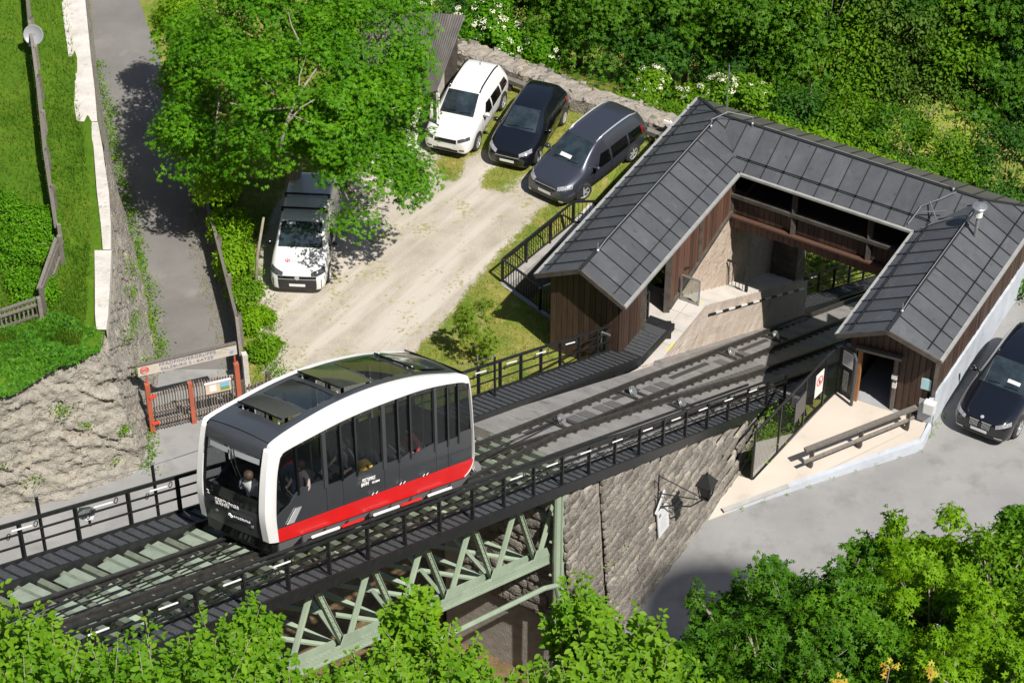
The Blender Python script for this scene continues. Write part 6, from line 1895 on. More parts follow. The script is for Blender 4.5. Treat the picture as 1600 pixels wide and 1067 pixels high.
# -- dark minivan
S = [(0, .6, .3, .52, .64, .5), (.06, .76, .23, .62, .78, .64), (.28, .87, .2, .76, .9, .72), (.6, .925, .19, .88, 1.0, .74), (1.0, .94, .19, .97, 1.09, .75), (1.12, .94, .19, .98, 1.13, .74), (1.55, .94, .19, 1.0, 1.4, .69), (1.95, .94, .19, 1.01, 1.62, .65), (2.25, .94, .19, 1.02, 1.68, .645), (3.3, .94, .19, 1.04, 1.71, .645), (4.2, .935, .21, 1.06, 1.66, .63), (4.58, .92, .26, 1.06, 1.52, .6), (4.76, .87, .32, .95, 1.1, .64), (4.82, .76, .4, .75, .92, .56)]
wh = (.95, 3.8)
loc, yaw = place(910, 312, 987, 251, 1.78, wh, 4.82)
make_car('parked_car', 'dark slate blue minivan with silver roof rails parked beside the black railing', pblue, S, wh, loc, yaw, dict(
    ws=((1.08, 1.12, .66), (1.98, 1.62, .56)), rs=((4.7, 1.12, .55), (4.45, 1.55, .5)), belt=.98,
    sw=[[(1.3, 1.08), (1.6, 1.08), (1.75, 1.3), (1.7, 1.3)], [(1.72, 1.08), (2.5, 1.06), (2.5, 1.52), (2.05, 1.54)], [(2.6, 1.06), (3.5, 1.08), (3.5, 1.52), (2.6, 1.53)], [(3.6, 1.08), (4.5, 1.14), (4.3, 1.48), (3.6, 1.51)]],
    handles=[(2.3, .92, 2.46, .96), (3.3, .94, 3.46, .98)], doors=(1.5, 2.55, 3.55), lamp=((.12, .45, .66), (.5, .82, .8)),
    nose=[('grille', -.4, .4, .62, .72, 'k'), ('grille_trim', -.42, .42, .72, .735, 'c'), ('number_plate', -.26, .26, .46, .57, 'p'), ('lower_intake', -.55, .55, .27, .38, 'k'), ('fog_light', .58, .72, .3, .38, 'c'), ('fog_light', -.72, -.58, .3, .38, 'c')],
    tail=(4.62, .9, 1.3), mirror=(1.55, 1.06, .96), wheel=.335, rails=(2.1, 4.35, .58, alloy), spokes=6, steer=-.35, papers=[(.14, -.3, .45, .12)]))
# -- white and grey city van
S = [(0, .66, .3, .62, .74, .56), (.06, .8, .24, .72, .9, .7), (.22, .9, .2, .84, 1.0, .76), (.55, .925, .2, .95, 1.1, .78), (.9, .93, .2, 1.04, 1.2, .79), (1.02, .93, .2, 1.05, 1.25, .79), (1.35, .93, .2, 1.07, 1.52, .76), (1.68, .93, .2, 1.08, 1.75, .74), (1.95, .93, .2, 1.08, 1.8, .745), (3.0, .93, .2, 1.1, 1.82, .75), (4.1, .93, .2, 1.1, 1.8, .75), (4.4, .92, .24, 1.1, 1.76, .74), (4.48, .9, .3, 1.0, 1.6, .72), (4.5, .82, .4, .9, 1.4, .66)]
wh = (.88, 3.64)
c = at(466, 462, .0)
yaw = math.atan2(-1, -.07)
d = Vector((math.cos(yaw), math.sin(yaw), 0))
loc = c - d * 2.22; loc.z = 0
rt, FRv, bv, pt, Xv = make_car('delivery_van', 'white van with dark bumper half under the big tree', pwhite, S, wh, loc, yaw, dict(
    ws=((.98, 1.24, .72), (1.7, 1.74, .66)), belt=1.05,
    sw=[[(1.15, 1.14), (1.45, 1.14), (1.62, 1.45), (1.55, 1.45)], [(1.55, 1.14), (2.35, 1.12), (2.35, 1.62), (1.85, 1.64)]],
    handles=[(2.2, .95, 2.36, .99)], doors=(1.4, 2.45, 3.4), lamp=((.1, .44, .72), (.42, .84, .9)), darklamp=True,
    nose=[('bumper', -.78, .78, .3, .68, 'd'), ('grille', -.62, .62, .7, .8, 'k'), ('grille_trim', -.64, .64, .8, .812, 'c'), ('number_plate', -.26, .26, .42, .53, 'p'), ('lower_intake', -.6, .6, .24, .3, 'k')],
    tail=(4.36, .9, 1.5), mirror=(1.35, 1.14, .97), wheel=.32, bars=[(2.25, .72, cblack), (3.0, .72, cblack)], ribs=(2.0, 4.2), mirrorcol=cblack, spokes=8, papers=[(.3, .5, .18, .1), (.62, -.5, .3, .08)]))
hit = bv.ray_cast(Vector((Xv(.5), -.1, 3)), Vector((0, 0, -1)))[0]
n_ = FRv @ hit
rv = (FRv.to_3x3() @ Vector((0, 1, 0))); up_ = (FRv.to_3x3() @ Vector((-1, 0, .28)))
letters('SALZBURG', M('van_print', (.42, .42, .43), rough=.5), rt, FRv @ (bv.ray_cast(Vector((Xv(.42), -.22, 3)), Vector((0, 0, -1)))[0] + Vector((0, 0, .012))), rv, up_, .14, bold=.003, depth=.003, spacing=1.15)
lg = MB(); c0 = bv.ray_cast(Vector((Xv(.47), -.34, 3)), Vector((0, 0, -1)))[0] + Vector((0, 0, .014))
for dx in (-.03, .03):
    lg.tube([c0 + Vector((dx * .6 + .05 * math.cos(t), dx + .05 * math.sin(t), -.012 * math.cos(t))) for t in [2 * math.pi * j / 12 for j in range(13)]], .014, 4)
lg.build('emblem', M('van_red', (.6, .06, .06), rough=.4), rt, frame=FRv)
MB().lathe([(.075, -.01), (.08, .012), (.02, .016)], Vector((Xv(-.01), 0, .76)), (1, 0, .1), 16).build('badge', alloy, rt, frame=FRv)
# -- black large SUV on the road
S = [(0, .64, .34, .6, .72, .52), (.06, .8, .26, .68, .88, .68), (.26, .91, .22, .82, 1.0, .76), (.7, .945, .21, .95, 1.08, .79), (1.25, .945, .21, 1.03, 1.14, .79), (1.4, .945, .21, 1.04, 1.18, .78), (1.8, .945, .21, 1.06, 1.42, .7), (2.2, .945, .21, 1.07, 1.6, .65), (2.5, .945, .21, 1.08, 1.65, .64), (3.3, .945, .21, 1.1, 1.67, .64), (4.1, .94, .23, 1.11, 1.6, .61), (4.45, .92, .3, 1.1, 1.42, .58), (4.63, .87, .36, .98, 1.12, .6), (4.7, .76, .42, .8, .95, .54)]
wh = (.9, 3.77)
c = at(1527, 689, 0); yaw = math.radians(-122.5)
d = Vector((math.cos(yaw), math.sin(yaw), 0)); loc = c - d * 2.3; loc.z = 0.006
rt, FRv, bv, pt, Xv = make_car('parked_car', 'large black SUV parked on the asphalt beside the plaster plinth', pblack, S, wh, loc, yaw, dict(
    ws=((1.36, 1.18, .7), (2.22, 1.6, .56)), rs=((4.58, 1.15, .52), (4.35, 1.45, .48)), belt=1.02,
    sw=[[(1.8, 1.12), (2.65, 1.1), (2.65, 1.48), (2.3, 1.5)], [(2.74, 1.1), (3.6, 1.14), (3.5, 1.46), (2.74, 1.48)], [(3.68, 1.16), (4.2, 1.22), (3.95, 1.42), (3.62, 1.45)]],
    handles=[(2.45, .95, 2.62, .99), (3.4, .98, 3.57, 1.02)], doors=(1.65, 2.7, 3.66), lamp=((.1, .46, .7), (.45, .82, .82)), trim=alloy,
    nose=[('grille', .05, .34, .6, .8, 'k'), ('grille', -.34, -.05, .6, .8, 'k'), ('number_plate', -.26, .26, .46, .57, 'p'), ('lower_intake', -.5, .5, .3, .4, 'k'), ('chrome_lip', -.55, .55, .27, .295, 'c'), ('fog_bar', .5, .74, .4, .44, 'c'), ('fog_bar', -.74, -.5, .4, .44, 'c')],
    tail=(4.5, .95, 1.15), mirror=(1.85, 1.12, .95), wheel=.36, rails=(2.3, 4.1, .57, cblack), spokes=5, papers=[(.22, .12, .4, .1)]))
for sgn in (-1, 1):
    for k in range(7):
        y = sgn * (.08 + k * .038)
        pt('grille_slat', [(Xv(0), y - .007, .61), (Xv(0), y + .007, .61), (Xv(0), y + .007, .79), (Xv(0), y - .007, .79)], (-1, 0, 0), alloy, 2, .025)
    pt('grille_trim', [(Xv(0), sgn * .04, .8), (Xv(0), sgn * .35, .8), (Xv(0), sgn * .35, .822), (Xv(0), sgn * .04, .822)], (-1, 0, 0), alloy, 4, .02)
MB().lathe([(.05, -.005), (.055, .01), (.02, .014)], bv.ray_cast(Vector((Xv(.14), 0, 3)), Vector((0, 0, -1)))[0], (.5, 0, 1), 14).build('badge', alloy, rt, frame=FRv)
# ================================================================== plants
G = np.random.default_rng(5)
def kite(w=.27, wy=.42, fold=.06, droop=-.1):
    return np.array([[0, 0, 0], [w, wy, fold], [0, 1, droop], [-w, wy, fold]], float), np.array([[0, 1, 2], [0, 2, 3]])
def oval(w=.27):
    return np.array([[0, 0, 0], [w * .8, .25, .05], [w, .6, .04], [0, 1, -.1], [-w, .6, .04], [-w * .8, .25, .05]], float), np.array([[0, 1, 2], [0, 2, 3], [0, 3, 4], [0, 4, 5]])
def palm(n=5, spread=2.3, w=.24):
    """leaf of n pointed lobes, one triangle each"""
    V_, F_ = [], []
    for i in range(n):
        t = -spread / 2 + spread * i / (n - 1)
        L = 1.0 - .28 * abs(t) / (spread / 2)
        k = np.array([[-w * .95, .22, .03], [w * .95, .22, .03], [0, 1.02, -.14]]) * L
        c, s = math.cos(t), math.sin(t)
        V_.append(np.stack([k[:, 0] * c + k[:, 1] * s, -k[:, 0] * s + k[:, 1] * c, k[:, 2]], 1)); F_.append(np.array([[0, 1, 2]]) + 3 * i)
    return np.concatenate(V_), np.concatenate(F_)
def blade():
    return np.array([[-.06, 0, 0], [.06, 0, 0], [.02, 1, .25]], float), np.array([[0, 1, 2]])
TPL = {'kite': kite(), 'oval': oval(), 'palm': palm(5, 2.5, .27), 'maple': palm(5, 3.4, .34), 'blade': blade()}
def unitv(a):
    return a / (np.linalg.norm(a, axis=1, keepdims=True) + 1e-9)
def leaves(pos, nrm, dirs, size, kind, lv=None):
    tv, tf = TPL[kind]
    n = unitv(nrm)
    d = dirs - n * np.sum(dirs * n, 1, keepdims=True)
    d = unitv(d)
    x = np.cross(d, n)
    P_ = pos[:, None, :] + size[:, None, None] * (tv[None, :, 0:1] * x[:, None, :] + tv[None, :, 1:2] * d[:, None, :] + tv[None, :, 2:3] * n[:, None, :])
    k = len(tv)
    faces = (tf[None] + (np.arange(len(pos)) * k)[:, None, None]).reshape(-1, 3)
    if lv is None: lv = G.random(len(pos))
    return P_.reshape(-1, 3), faces, np.repeat(lv, k)
def rdir(n):
    v = G.normal(size=(n, 3))
    return unitv(v)
def crown_pts(lobes, nclump, lpc, rc=(.45, .85), up=.5, shell=(.72, 1.03), flat=.5, bottom=-.55, jit=.4, gap=-2, gf=1.5):
    """leaf positions gathered in flat sprays over the shell of a few lobes"""
    gph = G.random() * 6
    w = np.array([l[1][0] * l[1][1] + l[1][0] * l[1][2] for l in lobes]); w /= w.sum()
    li = G.choice(len(lobes), nclump, p=w)
    C_ = np.array([list(l[0]) for l in lobes])[li]; R_ = np.array([l[1] for l in lobes])[li]
    d = rdir(nclump * 3); d = d[d[:, 2] > bottom][:nclump]
    while len(d) < nclump:
        e = rdir(nclump); d = np.concatenate([d, e[e[:, 2] > bottom]])[:nclump]
    r = G.uniform(shell[0], shell[1], (nclump, 1))
    c = C_ + d * R_ * r
    if gap > -1:
        for _ in range(3):
            q = np.sin(c[:, 0] * gf + gph) * np.sin(c[:, 1] * gf * 1.13 + 1.3 * gph) * np.sin(c[:, 2] * gf * 1.37 + gph * .7) + .35 * np.sin(c[:, 0] * gf * 2.3) * np.sin(c[:, 2] * gf * 2.6 + gph)
            bad = q < gap
            d2 = rdir(nclump); d2[:, 2] = np.where(d2[:, 2] < bottom, -d2[:, 2], d2[:, 2])
            d = np.where(bad[:, None], d2, d); c = C_ + d * R_ * r
    n0 = unitv(d / R_)
    cn = unitv(n0 * (1 - up) + np.array([0, 0, 1.0]) * up + G.normal(size=(nclump, 3)) * .22)
    e1 = unitv(np.cross(cn, rdir(nclump))); e2 = np.cross(cn, e1)
    rad = G.uniform(rc[0], rc[1], nclump)
    N = nclump * lpc
    k = np.repeat(np.arange(nclump), lpc)
    rho = np.sqrt(G.random(N)); ph = G.random(N) * 2 * np.pi
    radial = e1[k] * np.cos(ph)[:, None] + e2[k] * np.sin(ph)[:, None]
    pos = c[k] + radial * (rho * rad[k])[:, None] + cn[k] * ((-rho ** 2 * flat + G.normal(size=N) * .13) * rad[k])[:, None]
    nr = unitv(cn[k] + radial * (rho * .55)[:, None] + G.normal(size=(N, 3)) * jit)
    dr = radial + G.normal(size=(N, 3)) * .5 - np.array([0, 0, .35])
    lv = np.clip(np.repeat(G.random(nclump), lpc) * .45 + G.random(N) * .55, 0, 1)
    return pos, nr, dr, lv
bark = M('grey_bark', (.32, .28, .23), (.22, .19, .15), rough=.9, ns=4, stretch=(3, 3, .7), bump=.02, bs=12)
def limbs(mb, base, lobes, r0, fork=.45, rg=random.Random(4), twigs=2, wob=.25):
    base = Vector(base)
    cen = sum((Vector(l[0]) for l in lobes), Vector()) / len(lobes)
    top_ = base.lerp(cen, fork); top_.x = base.x + (cen.x - base.x) * .3; top_.y = base.y + (cen.y - base.y) * .3
    mb.tube([base - Vector((0, 0, .3)), base.lerp(top_, .5) + Vector((rg.uniform(-.1, .1), rg.uniform(-.1, .1), 0)), top_], r0, 9, r0 * .7)
    for c, r in lobes:
        c = Vector(c)
        m1 = top_.lerp(c, .5) + Vector((rg.uniform(-wob, wob), rg.uniform(-wob, wob), rg.uniform(0, wob)))
        mb.tube([top_, m1, c], r0 * .42, 6, r0 * .16)
        for k in range(twigs):
            e = c + Vector((rg.uniform(-1, 1) * r[0], rg.uniform(-1, 1) * r[1], rg.uniform(-.1, .8) * r[2])) * .85
            mb.tube([m1.lerp(c, .6), (m1 + e) / 2 + Vector((0, 0, .1)), e], r0 * .2, 5, r0 * .05)
def tree(name, label, cat, base, lobes, r0, lm, nclump, lpc, kind, size, group=None, rc=(.45, .85), up=.5, bottom=-.55, fork=.45, twigs=2, shell=(.72, 1.03), seed=1, flat=.5, jit=.4, gap=-.06, gf=1.5):
    t = thing(name, base, label, cat, group)
    mb = MB(); limbs(mb, base, lobes, r0, fork, random.Random(seed), twigs)
    mb.build('trunk', bark, t, smooth=True)
    pos, nr, dr, lv = crown_pts(lobes, nclump, lpc, rc, up, shell, flat, bottom, jit, gap, gf)
    sz = G.uniform(size * .7, size * 1.25, len(pos))
    v, f, l = leaves(pos, nr, dr, sz, kind, lv)
    fast_mesh('crown', v, f, lm, t, base=tuple(WM[t.name].translation), lv=l)
    return t
lm_chest = leafmat('leaf_chestnut', (.026, .1, .002), (.068, .215, .004), (.145, .33, .008), 0.34)
lm_maple = leafmat('leaf_maple', (0.028, 0.09, 0.003), (0.065, 0.18, 0.005), (0.125, 0.27, 0.01), 0.32)
lm_dark = leafmat('leaf_dark', (0.02, 0.07, 0.003), (0.046, 0.14, 0.005), (0.09, 0.205, 0.009), 0.28)
lm_lime = leafmat('leaf_fresh', (0.07, 0.175, 0.003), (0.14, 0.295, 0.005), (0.225, 0.39, 0.012), 0.38)
lm_bush = leafmat('leaf_bush', (0.045, 0.125, 0.004), (0.1, 0.225, 0.006), (0.17, 0.315, 0.014), 0.34)
lm_fore = leafmat('leaf_foreground', (.04, .12, .003), (.09, .225, .006), (.185, .34, .014), 0.38)
lm_ivy = leafmat('leaf_ivy', (0.022, 0.09, 0.004), (0.05, 0.17, 0.007), (0.11, 0.26, 0.015), 0.25)
lm_yel = leafmat('leaf_yellow', (0.45, 0.26, 0.03), (0.55, 0.42, 0.06), (0.4, 0.45, 0.06), 0.35)
lm_grass = leafmat('grass_blade', (0.035, 0.1, 0.004), (0.07, 0.16, 0.008), (0.17, 0.22, 0.03), 0.3, .6)
lm_dry = leafmat('grass_dry', (.12, .17, .02), (.24, .25, .05), (.42, .36, .14), .3, .7)
def off_track(p):
    """keep a trunk's foot clear of the cutting"""
    a, b = toab(p)
    if a > 15.5 and -6.9 < b < 2.0:
        b = -7.4 if b < -2.4 else 2.6
        a = max(a, 19.0)
    q = F(a, b)
    return (q.x, q.y, float(ground_height(np.array([q.x]), np.array([q.y]))[0]))
def L_(x, y, z, r, rz=None, ry=None):
    c = at(x, y, z)
    return (c, (r, ry or r, rz or r * .8))
# ---- the big tree over the van
lob = [L_(470, 150, 6.6, 2.6, 2.2), L_(355, 90, 5.9, 1.7, 1.5), L_(300, 60, 5.0, .9, .9), L_(325, 215, 4.6, 1.3, 1.3), L_(310, 160, 4.8, 1.0, 1.0), L_(440, 30, 7.2, 2.3, 1.8), L_(565, 55, 7.0, 2.2, 1.8), L_(615, 30, 6.6, 1.1, 1.1),
       L_(545, 185, 6.0, 2.1, 1.7), L_(605, 170, 5.4, 1.2, 1.2), L_(580, 250, 4.6, 1.5, 1.0), L_(630, 278, 4.2, .8, .6), L_(525, 245, 4.9, .8, .7), L_(425, 205, 5.2, 1.4, 1.1), L_(470, 235, 5.0, .6, .5), L_(630, 215, 4.4, .65, .7), L_(620, 110, 5.6, .9, 1.0), L_(560, 318, 3.8, .5, .5)]
tree('chestnut_tree', 'large bright green tree spreading over the van and the gravel lot', 'tree', at(455, 335, 0), lob, .3, lm_chest, 560, 92, 'palm', .122, rc=(.4, 1.0), gap=.03, gf=1.15, up=.8, bottom=-.5, fork=.5, twigs=3, seed=3, flat=.28, jit=.33, shell=(.68, 1.06))
lob = [L_(290, 30, 4.2, .9, 1.2), L_(268, 45, 3.6, .6, .8), L_(292, 130, 3.4, .8, 1.0), L_(280, 200, 3.0, .6, .8), L_(330, 270, 2.8, .9, .9), L_(308, 240, 2.6, .6, .7)]
tree('maple_tree', 'lighter young tree leaning over the asphalt path left of the big tree', 'tree', at(330, 260, 0), lob, .14, lm_lime, 200, 60, 'maple', .085, rc=(.3, .6), up=.65, fork=.4, seed=5, flat=.3)
t = [o for o in COL.objects if o.name == 'chestnut_tree'][0]
for pts, r0_ in ((((438, 232, 6.6), (446, 196, 7.3), (466, 148, 7.9), (497, 104, 8.3)), .11), (((446, 196, 7.3), (470, 168, 7.7), (492, 156, 7.9)), .06), (((466, 148, 7.9), (468, 120, 8.2), (478, 88, 8.5)), .06), (((340, 250, 5.0), (338, 190, 6.2), (343, 150, 6.8)), .07), (((520, 205, 6.8), (480, 190, 7.4), (452, 178, 7.6)), .05), (((470, 70, 8.4), (455, 40, 8.6), (448, 8, 8.8)), .05)):
    MB().tube([at(p[0], p[1], p[2] - .42) for p in pts], r0_ * .62, 7, r0_ * .25).build('branch', bark, t, smooth=True)
# ---- shrubs along the dark fence
for i, (x, y, z, r, lb) in enumerate(((365, 350, 1.5, 1.0, 'bright shrub behind the dark fence beside the van roof'), (350, 300, 1.2, .8, 'bright shrub behind the far end of the dark board fence'), (372, 405, 1.0, .75, 'green shrub between the fence and the van bonnet'), (385, 455, .7, .6, 'low green shrub left of the van front bumper'), (400, 500, .5, .5, 'low ivy shrub at the middle of the dark fence'), (415, 545, .4, .45, 'low dark shrub at the near end of the dark fence'))):
    x -= 8; r *= .72; z *= .75
    c = at(x, y, z)
    tree('shrub', lb, 'shrub', (c.x, c.y, 0), [(c, (r, r, r * .9)), (c + Vector((.3, .5, -.2)), (r * .7, r * .7, r * .6))], .04, lm_bush if i % 2 else lm_lime, 90, 40, 'oval', .11, 'shrubs along the dark fence', rc=(.2, .4), up=.45, bottom=-.8, seed=i)
# thin stake beside the van
stk = MB().tube([at(398, 470, 0), at(402, 400, 1.5), at(412, 340, 2.9)], .06, 7, .04).build('tree_stem', bark, smooth=True)
tag(stk, 'leaning bare stem beside the white van', 'tree stem')
# ---- small tree on the grass
c = at(742, 500, 1.6)
b0 = at(748, 566, .2)
tree('young_tree', 'small light green sapling on the yellow grass bank', 'tree', (b0.x, b0.y, float(ground_height(np.array([b0.x]), np.array([b0.y]))[0])), [(at(735, 492, 1.8), (.38, .38, .3)), (at(757, 480, 1.6), (.3, .3, .25)), (at(742, 520, 1.3), (.42, .4, .25)), (at(764, 540, .8), (.3, .3, .2))], .03, leafmat('leaf_sapling', (.07, .14, .01), (.13, .22, .015), (.2, .28, .03), .4), 40, 16, 'maple', .11, rc=(.2, .4), up=.6, seed=8)

# ---- wood beyond the wall
back = [  # x, y, z of the crown centre, radius, leaf, label
    (900, 55, 2.4, 2.4, 'm', 'maple crown directly behind the black hatchback and the old wall'),
    (985, 20, 3.0, 2.6, 'm', 'tall dark maple crown at the top edge right of the middle'),
    (1010, 95, 1.6, 2.0, 'd', 'dark maple crown behind the minivan above the elder flowers'),
    (1090, 30, 2.8, 2.5, 'm', 'maple crown at the top edge above the lightning rod'),
    (1150, 105, 1.2, 2.0, 'd', 'dense dark crown just behind the left roof corner'),
    (1195, 20, 3.0, 2.5, 'm', 'mid green crown at the top edge right of the lightning rod'),
    (1255, 95, 1.4, 2.0, 'm', 'mid green crown behind the middle of the footbridge roof'),
    (1300, 10, 3.2, 2.4, 'l', 'fresh green crown at the top edge above the footbridge roof'),
    (1345, 110, 1.2, 1.7, 'l', 'fresh green crown with bare stems behind the footbridge roof'),
    (1400, 35, 2.8, 2.2, 'b', 'olive green viny crown at the top edge in the right half'),
    (1430, 130, .8, 1.7, 'b', 'ragged viny crown with dead twigs behind the roof junction'),
    (1485, 40, 2.6, 2.2, 'l', 'light green crown at the top edge near the right corner'),
    (1530, 130, .8, 1.9, 'm', 'green crown behind the vent pipe'),
    (1575, 40, 2.4, 2.3, 'd', 'dark crown in the upper right corner'),
    (1620, 150, .4, 2.0, 'd', 'dark crown at the right edge behind the roof'),
    (860, -40, 3.4, 2.6, 'd', 'dark crown at the top edge behind the elder bushes'),
    (760, -30, 2.6, 2.2, 'd', 'dark crown above the white elder flowers beside the shed'),
    (1050, -80, 5.0, 3.0, 'd', 'shadowy crown rising at the very top behind the middle maples'),
    (1230, -90, 5.0, 3.0, 'm', 'tall crown touching the top edge over the footbridge'),
    (1420, -80, 5.0, 3.0, 'd', 'tall dark crown touching the top edge on the right'),
    (1590, -70, 5.0, 3.0, 'm', 'tall crown touching the top edge in the right corner')]
LMS = {'m': lm_maple, 'd': lm_dark, 'l': lm_lime, 'b': lm_bush}
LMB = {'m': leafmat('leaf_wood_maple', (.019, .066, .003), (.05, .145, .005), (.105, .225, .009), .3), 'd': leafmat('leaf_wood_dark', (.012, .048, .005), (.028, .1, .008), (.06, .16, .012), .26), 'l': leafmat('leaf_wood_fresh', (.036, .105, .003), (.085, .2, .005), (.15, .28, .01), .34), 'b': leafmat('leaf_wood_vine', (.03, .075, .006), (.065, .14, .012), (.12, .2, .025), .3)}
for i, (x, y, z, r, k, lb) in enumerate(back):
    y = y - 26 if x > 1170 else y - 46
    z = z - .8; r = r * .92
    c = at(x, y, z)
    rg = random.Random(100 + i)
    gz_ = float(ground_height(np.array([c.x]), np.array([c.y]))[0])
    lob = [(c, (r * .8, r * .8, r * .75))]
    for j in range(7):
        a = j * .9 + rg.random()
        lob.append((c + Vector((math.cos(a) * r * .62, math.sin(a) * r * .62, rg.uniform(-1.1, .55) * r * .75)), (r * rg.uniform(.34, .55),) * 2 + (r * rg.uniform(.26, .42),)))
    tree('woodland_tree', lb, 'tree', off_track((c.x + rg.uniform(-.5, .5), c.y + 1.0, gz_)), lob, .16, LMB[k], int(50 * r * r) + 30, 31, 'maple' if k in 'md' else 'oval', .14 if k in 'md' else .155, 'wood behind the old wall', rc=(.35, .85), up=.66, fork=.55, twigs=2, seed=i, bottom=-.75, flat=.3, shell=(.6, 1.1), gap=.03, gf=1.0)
# elder bushes with flat white flower heads
fl_m = M('elder_flower', (.78, .76, .62), (.7, .68, .5), rough=.8, ns=30)
eld = [(650, 18, .9, .9, 'elder bush with white flowers at the top left of the shed roof'), (745, 35, .8, 1.2, 'white flowering elder bush just right of the shed roof'), (800, 55, .6, 1.0, 'white flowering elder bush behind the white car'), (850, 85, .5, .9, 'elder bush with few white flowers behind the black hatchback'), (1020, 140, .2, .8, 'white flowering elder bush behind the minivan tail'), (1080, 150, .2, .8, 'elder bush with sparse flowers behind the left roof wing'), (1150, 145, .4, .9, 'white flowering elder bush at the foot of the lightning rod')]
for i, (x, y, z, r, lb) in enumerate(eld):
    c = at(x, y, z); rg = random.Random(i + 40)
    gz_ = float(ground_height(np.array([c.x]), np.array([c.y]))[0])
    lob = [(c + Vector((rg.uniform(-.6, .6) * r, rg.uniform(-.3, .6) * r, rg.uniform(-.3, .3) * r)), (r * .7, r * .7, r * .6)) for _ in range(4)]
    t = tree('elder_bush', lb, 'bush', (c.x, c.y, gz_), lob, .05, lm_chest if i < 4 else lm_bush, int(130 * r), 34, 'oval', .14, 'flowering elder bushes', rc=(.25, .45), up=.45, seed=i)
    pos, nr, dr, lv = crown_pts(lob, 30 if i in (1, 2, 4, 6) else 14, 26, (.07, .14), .6, (1.0, 1.1), .3, 0.0, .3)
    v, f, l = leaves(pos, nr, dr, np.full(len(pos), .065), 'kite', lv)
    o = fast_mesh('flower_heads', v, f, fl_m, t, base=tuple(WM[t.name].translation), lv=l)
    tag(o, kind='stuff')
# clipped hedge right behind the footbridge roof
hl_ = [at(1190 + i * 26, 196 + i * 9.2, .6) for i in range(11)]
t = tree('hedge', 'bright creeper hedge along the back edge of the footbridge roof', 'hedge', (hl_[0].x, hl_[0].y, -1), [(p, (.6, .6, .5)) for p in hl_], .05, lm_lime, 260, 30, 'oval', .11, rc=(.18, .35), up=.5, fork=.2, twigs=0)
t = tree('hedge', 'green creeper along the wood side of the old rubble wall', 'hedge', tuple(at(960, 155, -.2)), [(at(930 + i * 22, 150 + i * 5, .3), (.4, .4, .35)) for i in range(8)], .04, lm_bush, 130, 26, 'oval', .1, rc=(.15, .3), up=.5, fork=.2, twigs=0)
for i, (x, y, z, r, lb) in enumerate(((1290, 205, -.6, 1.0, 'low green shrub behind the middle of the footbridge roof'), (1345, 235, -.6, 1.0, 'low green shrub at the foot of the bare trunks'), (1400, 262, -.8, 1.0, 'low fresh shrub behind the right part of the footbridge roof'), (1455, 270, -.8, 1.0, 'low shrub left of the vent pipe behind the roof'), (1510, 285, -.9, 1.1, 'shrub directly behind the vent pipe'), (1560, 300, -1, 1.1, 'shrub at the right edge behind the roof'), (1610, 310, -1, 1.2, 'shrub cut by the right edge behind the roof'), (1480, 215, -.4, 1.2, 'rounded shrub between the viny crown and the vent pipe'), (1570, 235, -.4, 1.3, 'rounded shrub at the right edge above the vent pipe'), (1395, 195, -.2, 1.1, 'shrub under the ragged viny crown'), (1320, 170, 0, 1.0, 'shrub under the fresh green crown'), (1240, 165, 0, 1.0, 'shrub under the mid green crown'), (1620, 455, .3, .6, 'small shrub at the right edge beside the black car'))):
    c = at(x, y, z); gz_ = float(ground_height(np.array([c.x]), np.array([c.y]))[0])
    tree('undergrowth_shrub', lb, 'shrub', off_track((c.x, c.y, gz_)), [(c, (r, r, r * .7)), (c + Vector((.5, .3, -.5)), (r * .8, r * .8, r * .6)), (c + Vector((-.5, -.1, -.6)), (r * .8, r * .8, r * .6))], .04, (LMB['m'], LMB['l'], LMB['d'])[i % 3], int(70 * r), 34, 'oval', .13, 'shrubs under the wood', rc=(.25, .5), up=.55, seed=i, bottom=-.8, flat=.3)
# bare stems and dead twigs in the wood
dead = M('dead_wood', (.2, .165, .13), (.13, .105, .085), rough=.9, ns=5)
for (x, y, n, lb) in ((1290, 172, 3, 'cluster of bare trunks in the gap behind the footbridge roof'), (1400, 205, 3, 'pale bare trunks at the foot of the viny wood'), (1500, 248, 3, 'broken pale stumps behind the vent pipe'), (1360, 90, 5, 'dry brown twigs hanging in the fresh green crown'), (1500, 120, 6, 'dry brown twigs hanging in the upper right wood')):
    c = at(x, y, -.6); rg = random.Random(x)
    t = thing('bare_stems', c, lb, 'stems')
    for k in range(n):
        p = c + Vector((rg.uniform(-.9, .9), rg.uniform(.2, 1.2), -1.3)); q = p + Vector((rg.uniform(-1.0, 1.0), rg.uniform(-.4, .4), rg.uniform(1.2, 2.4)))
        m_ = p.lerp(q, .5) + Vector((rg.uniform(-.3, .3), rg.uniform(-.2, .2), 0))
        MB().tube([p, m_, q], .045, 6, .015).build('stem', dead, t, smooth=True)
        tw = MB()
        for j in range(5):
            s_ = m_.lerp(q, rg.random()); tw.tube([s_, s_ + Vector((rg.uniform(-.6, .6), rg.uniform(-.4, .2), rg.uniform(-.2, .5)))], .014, 4, .004)
        tag(tw.build('twigs', dead, t), kind='stuff')
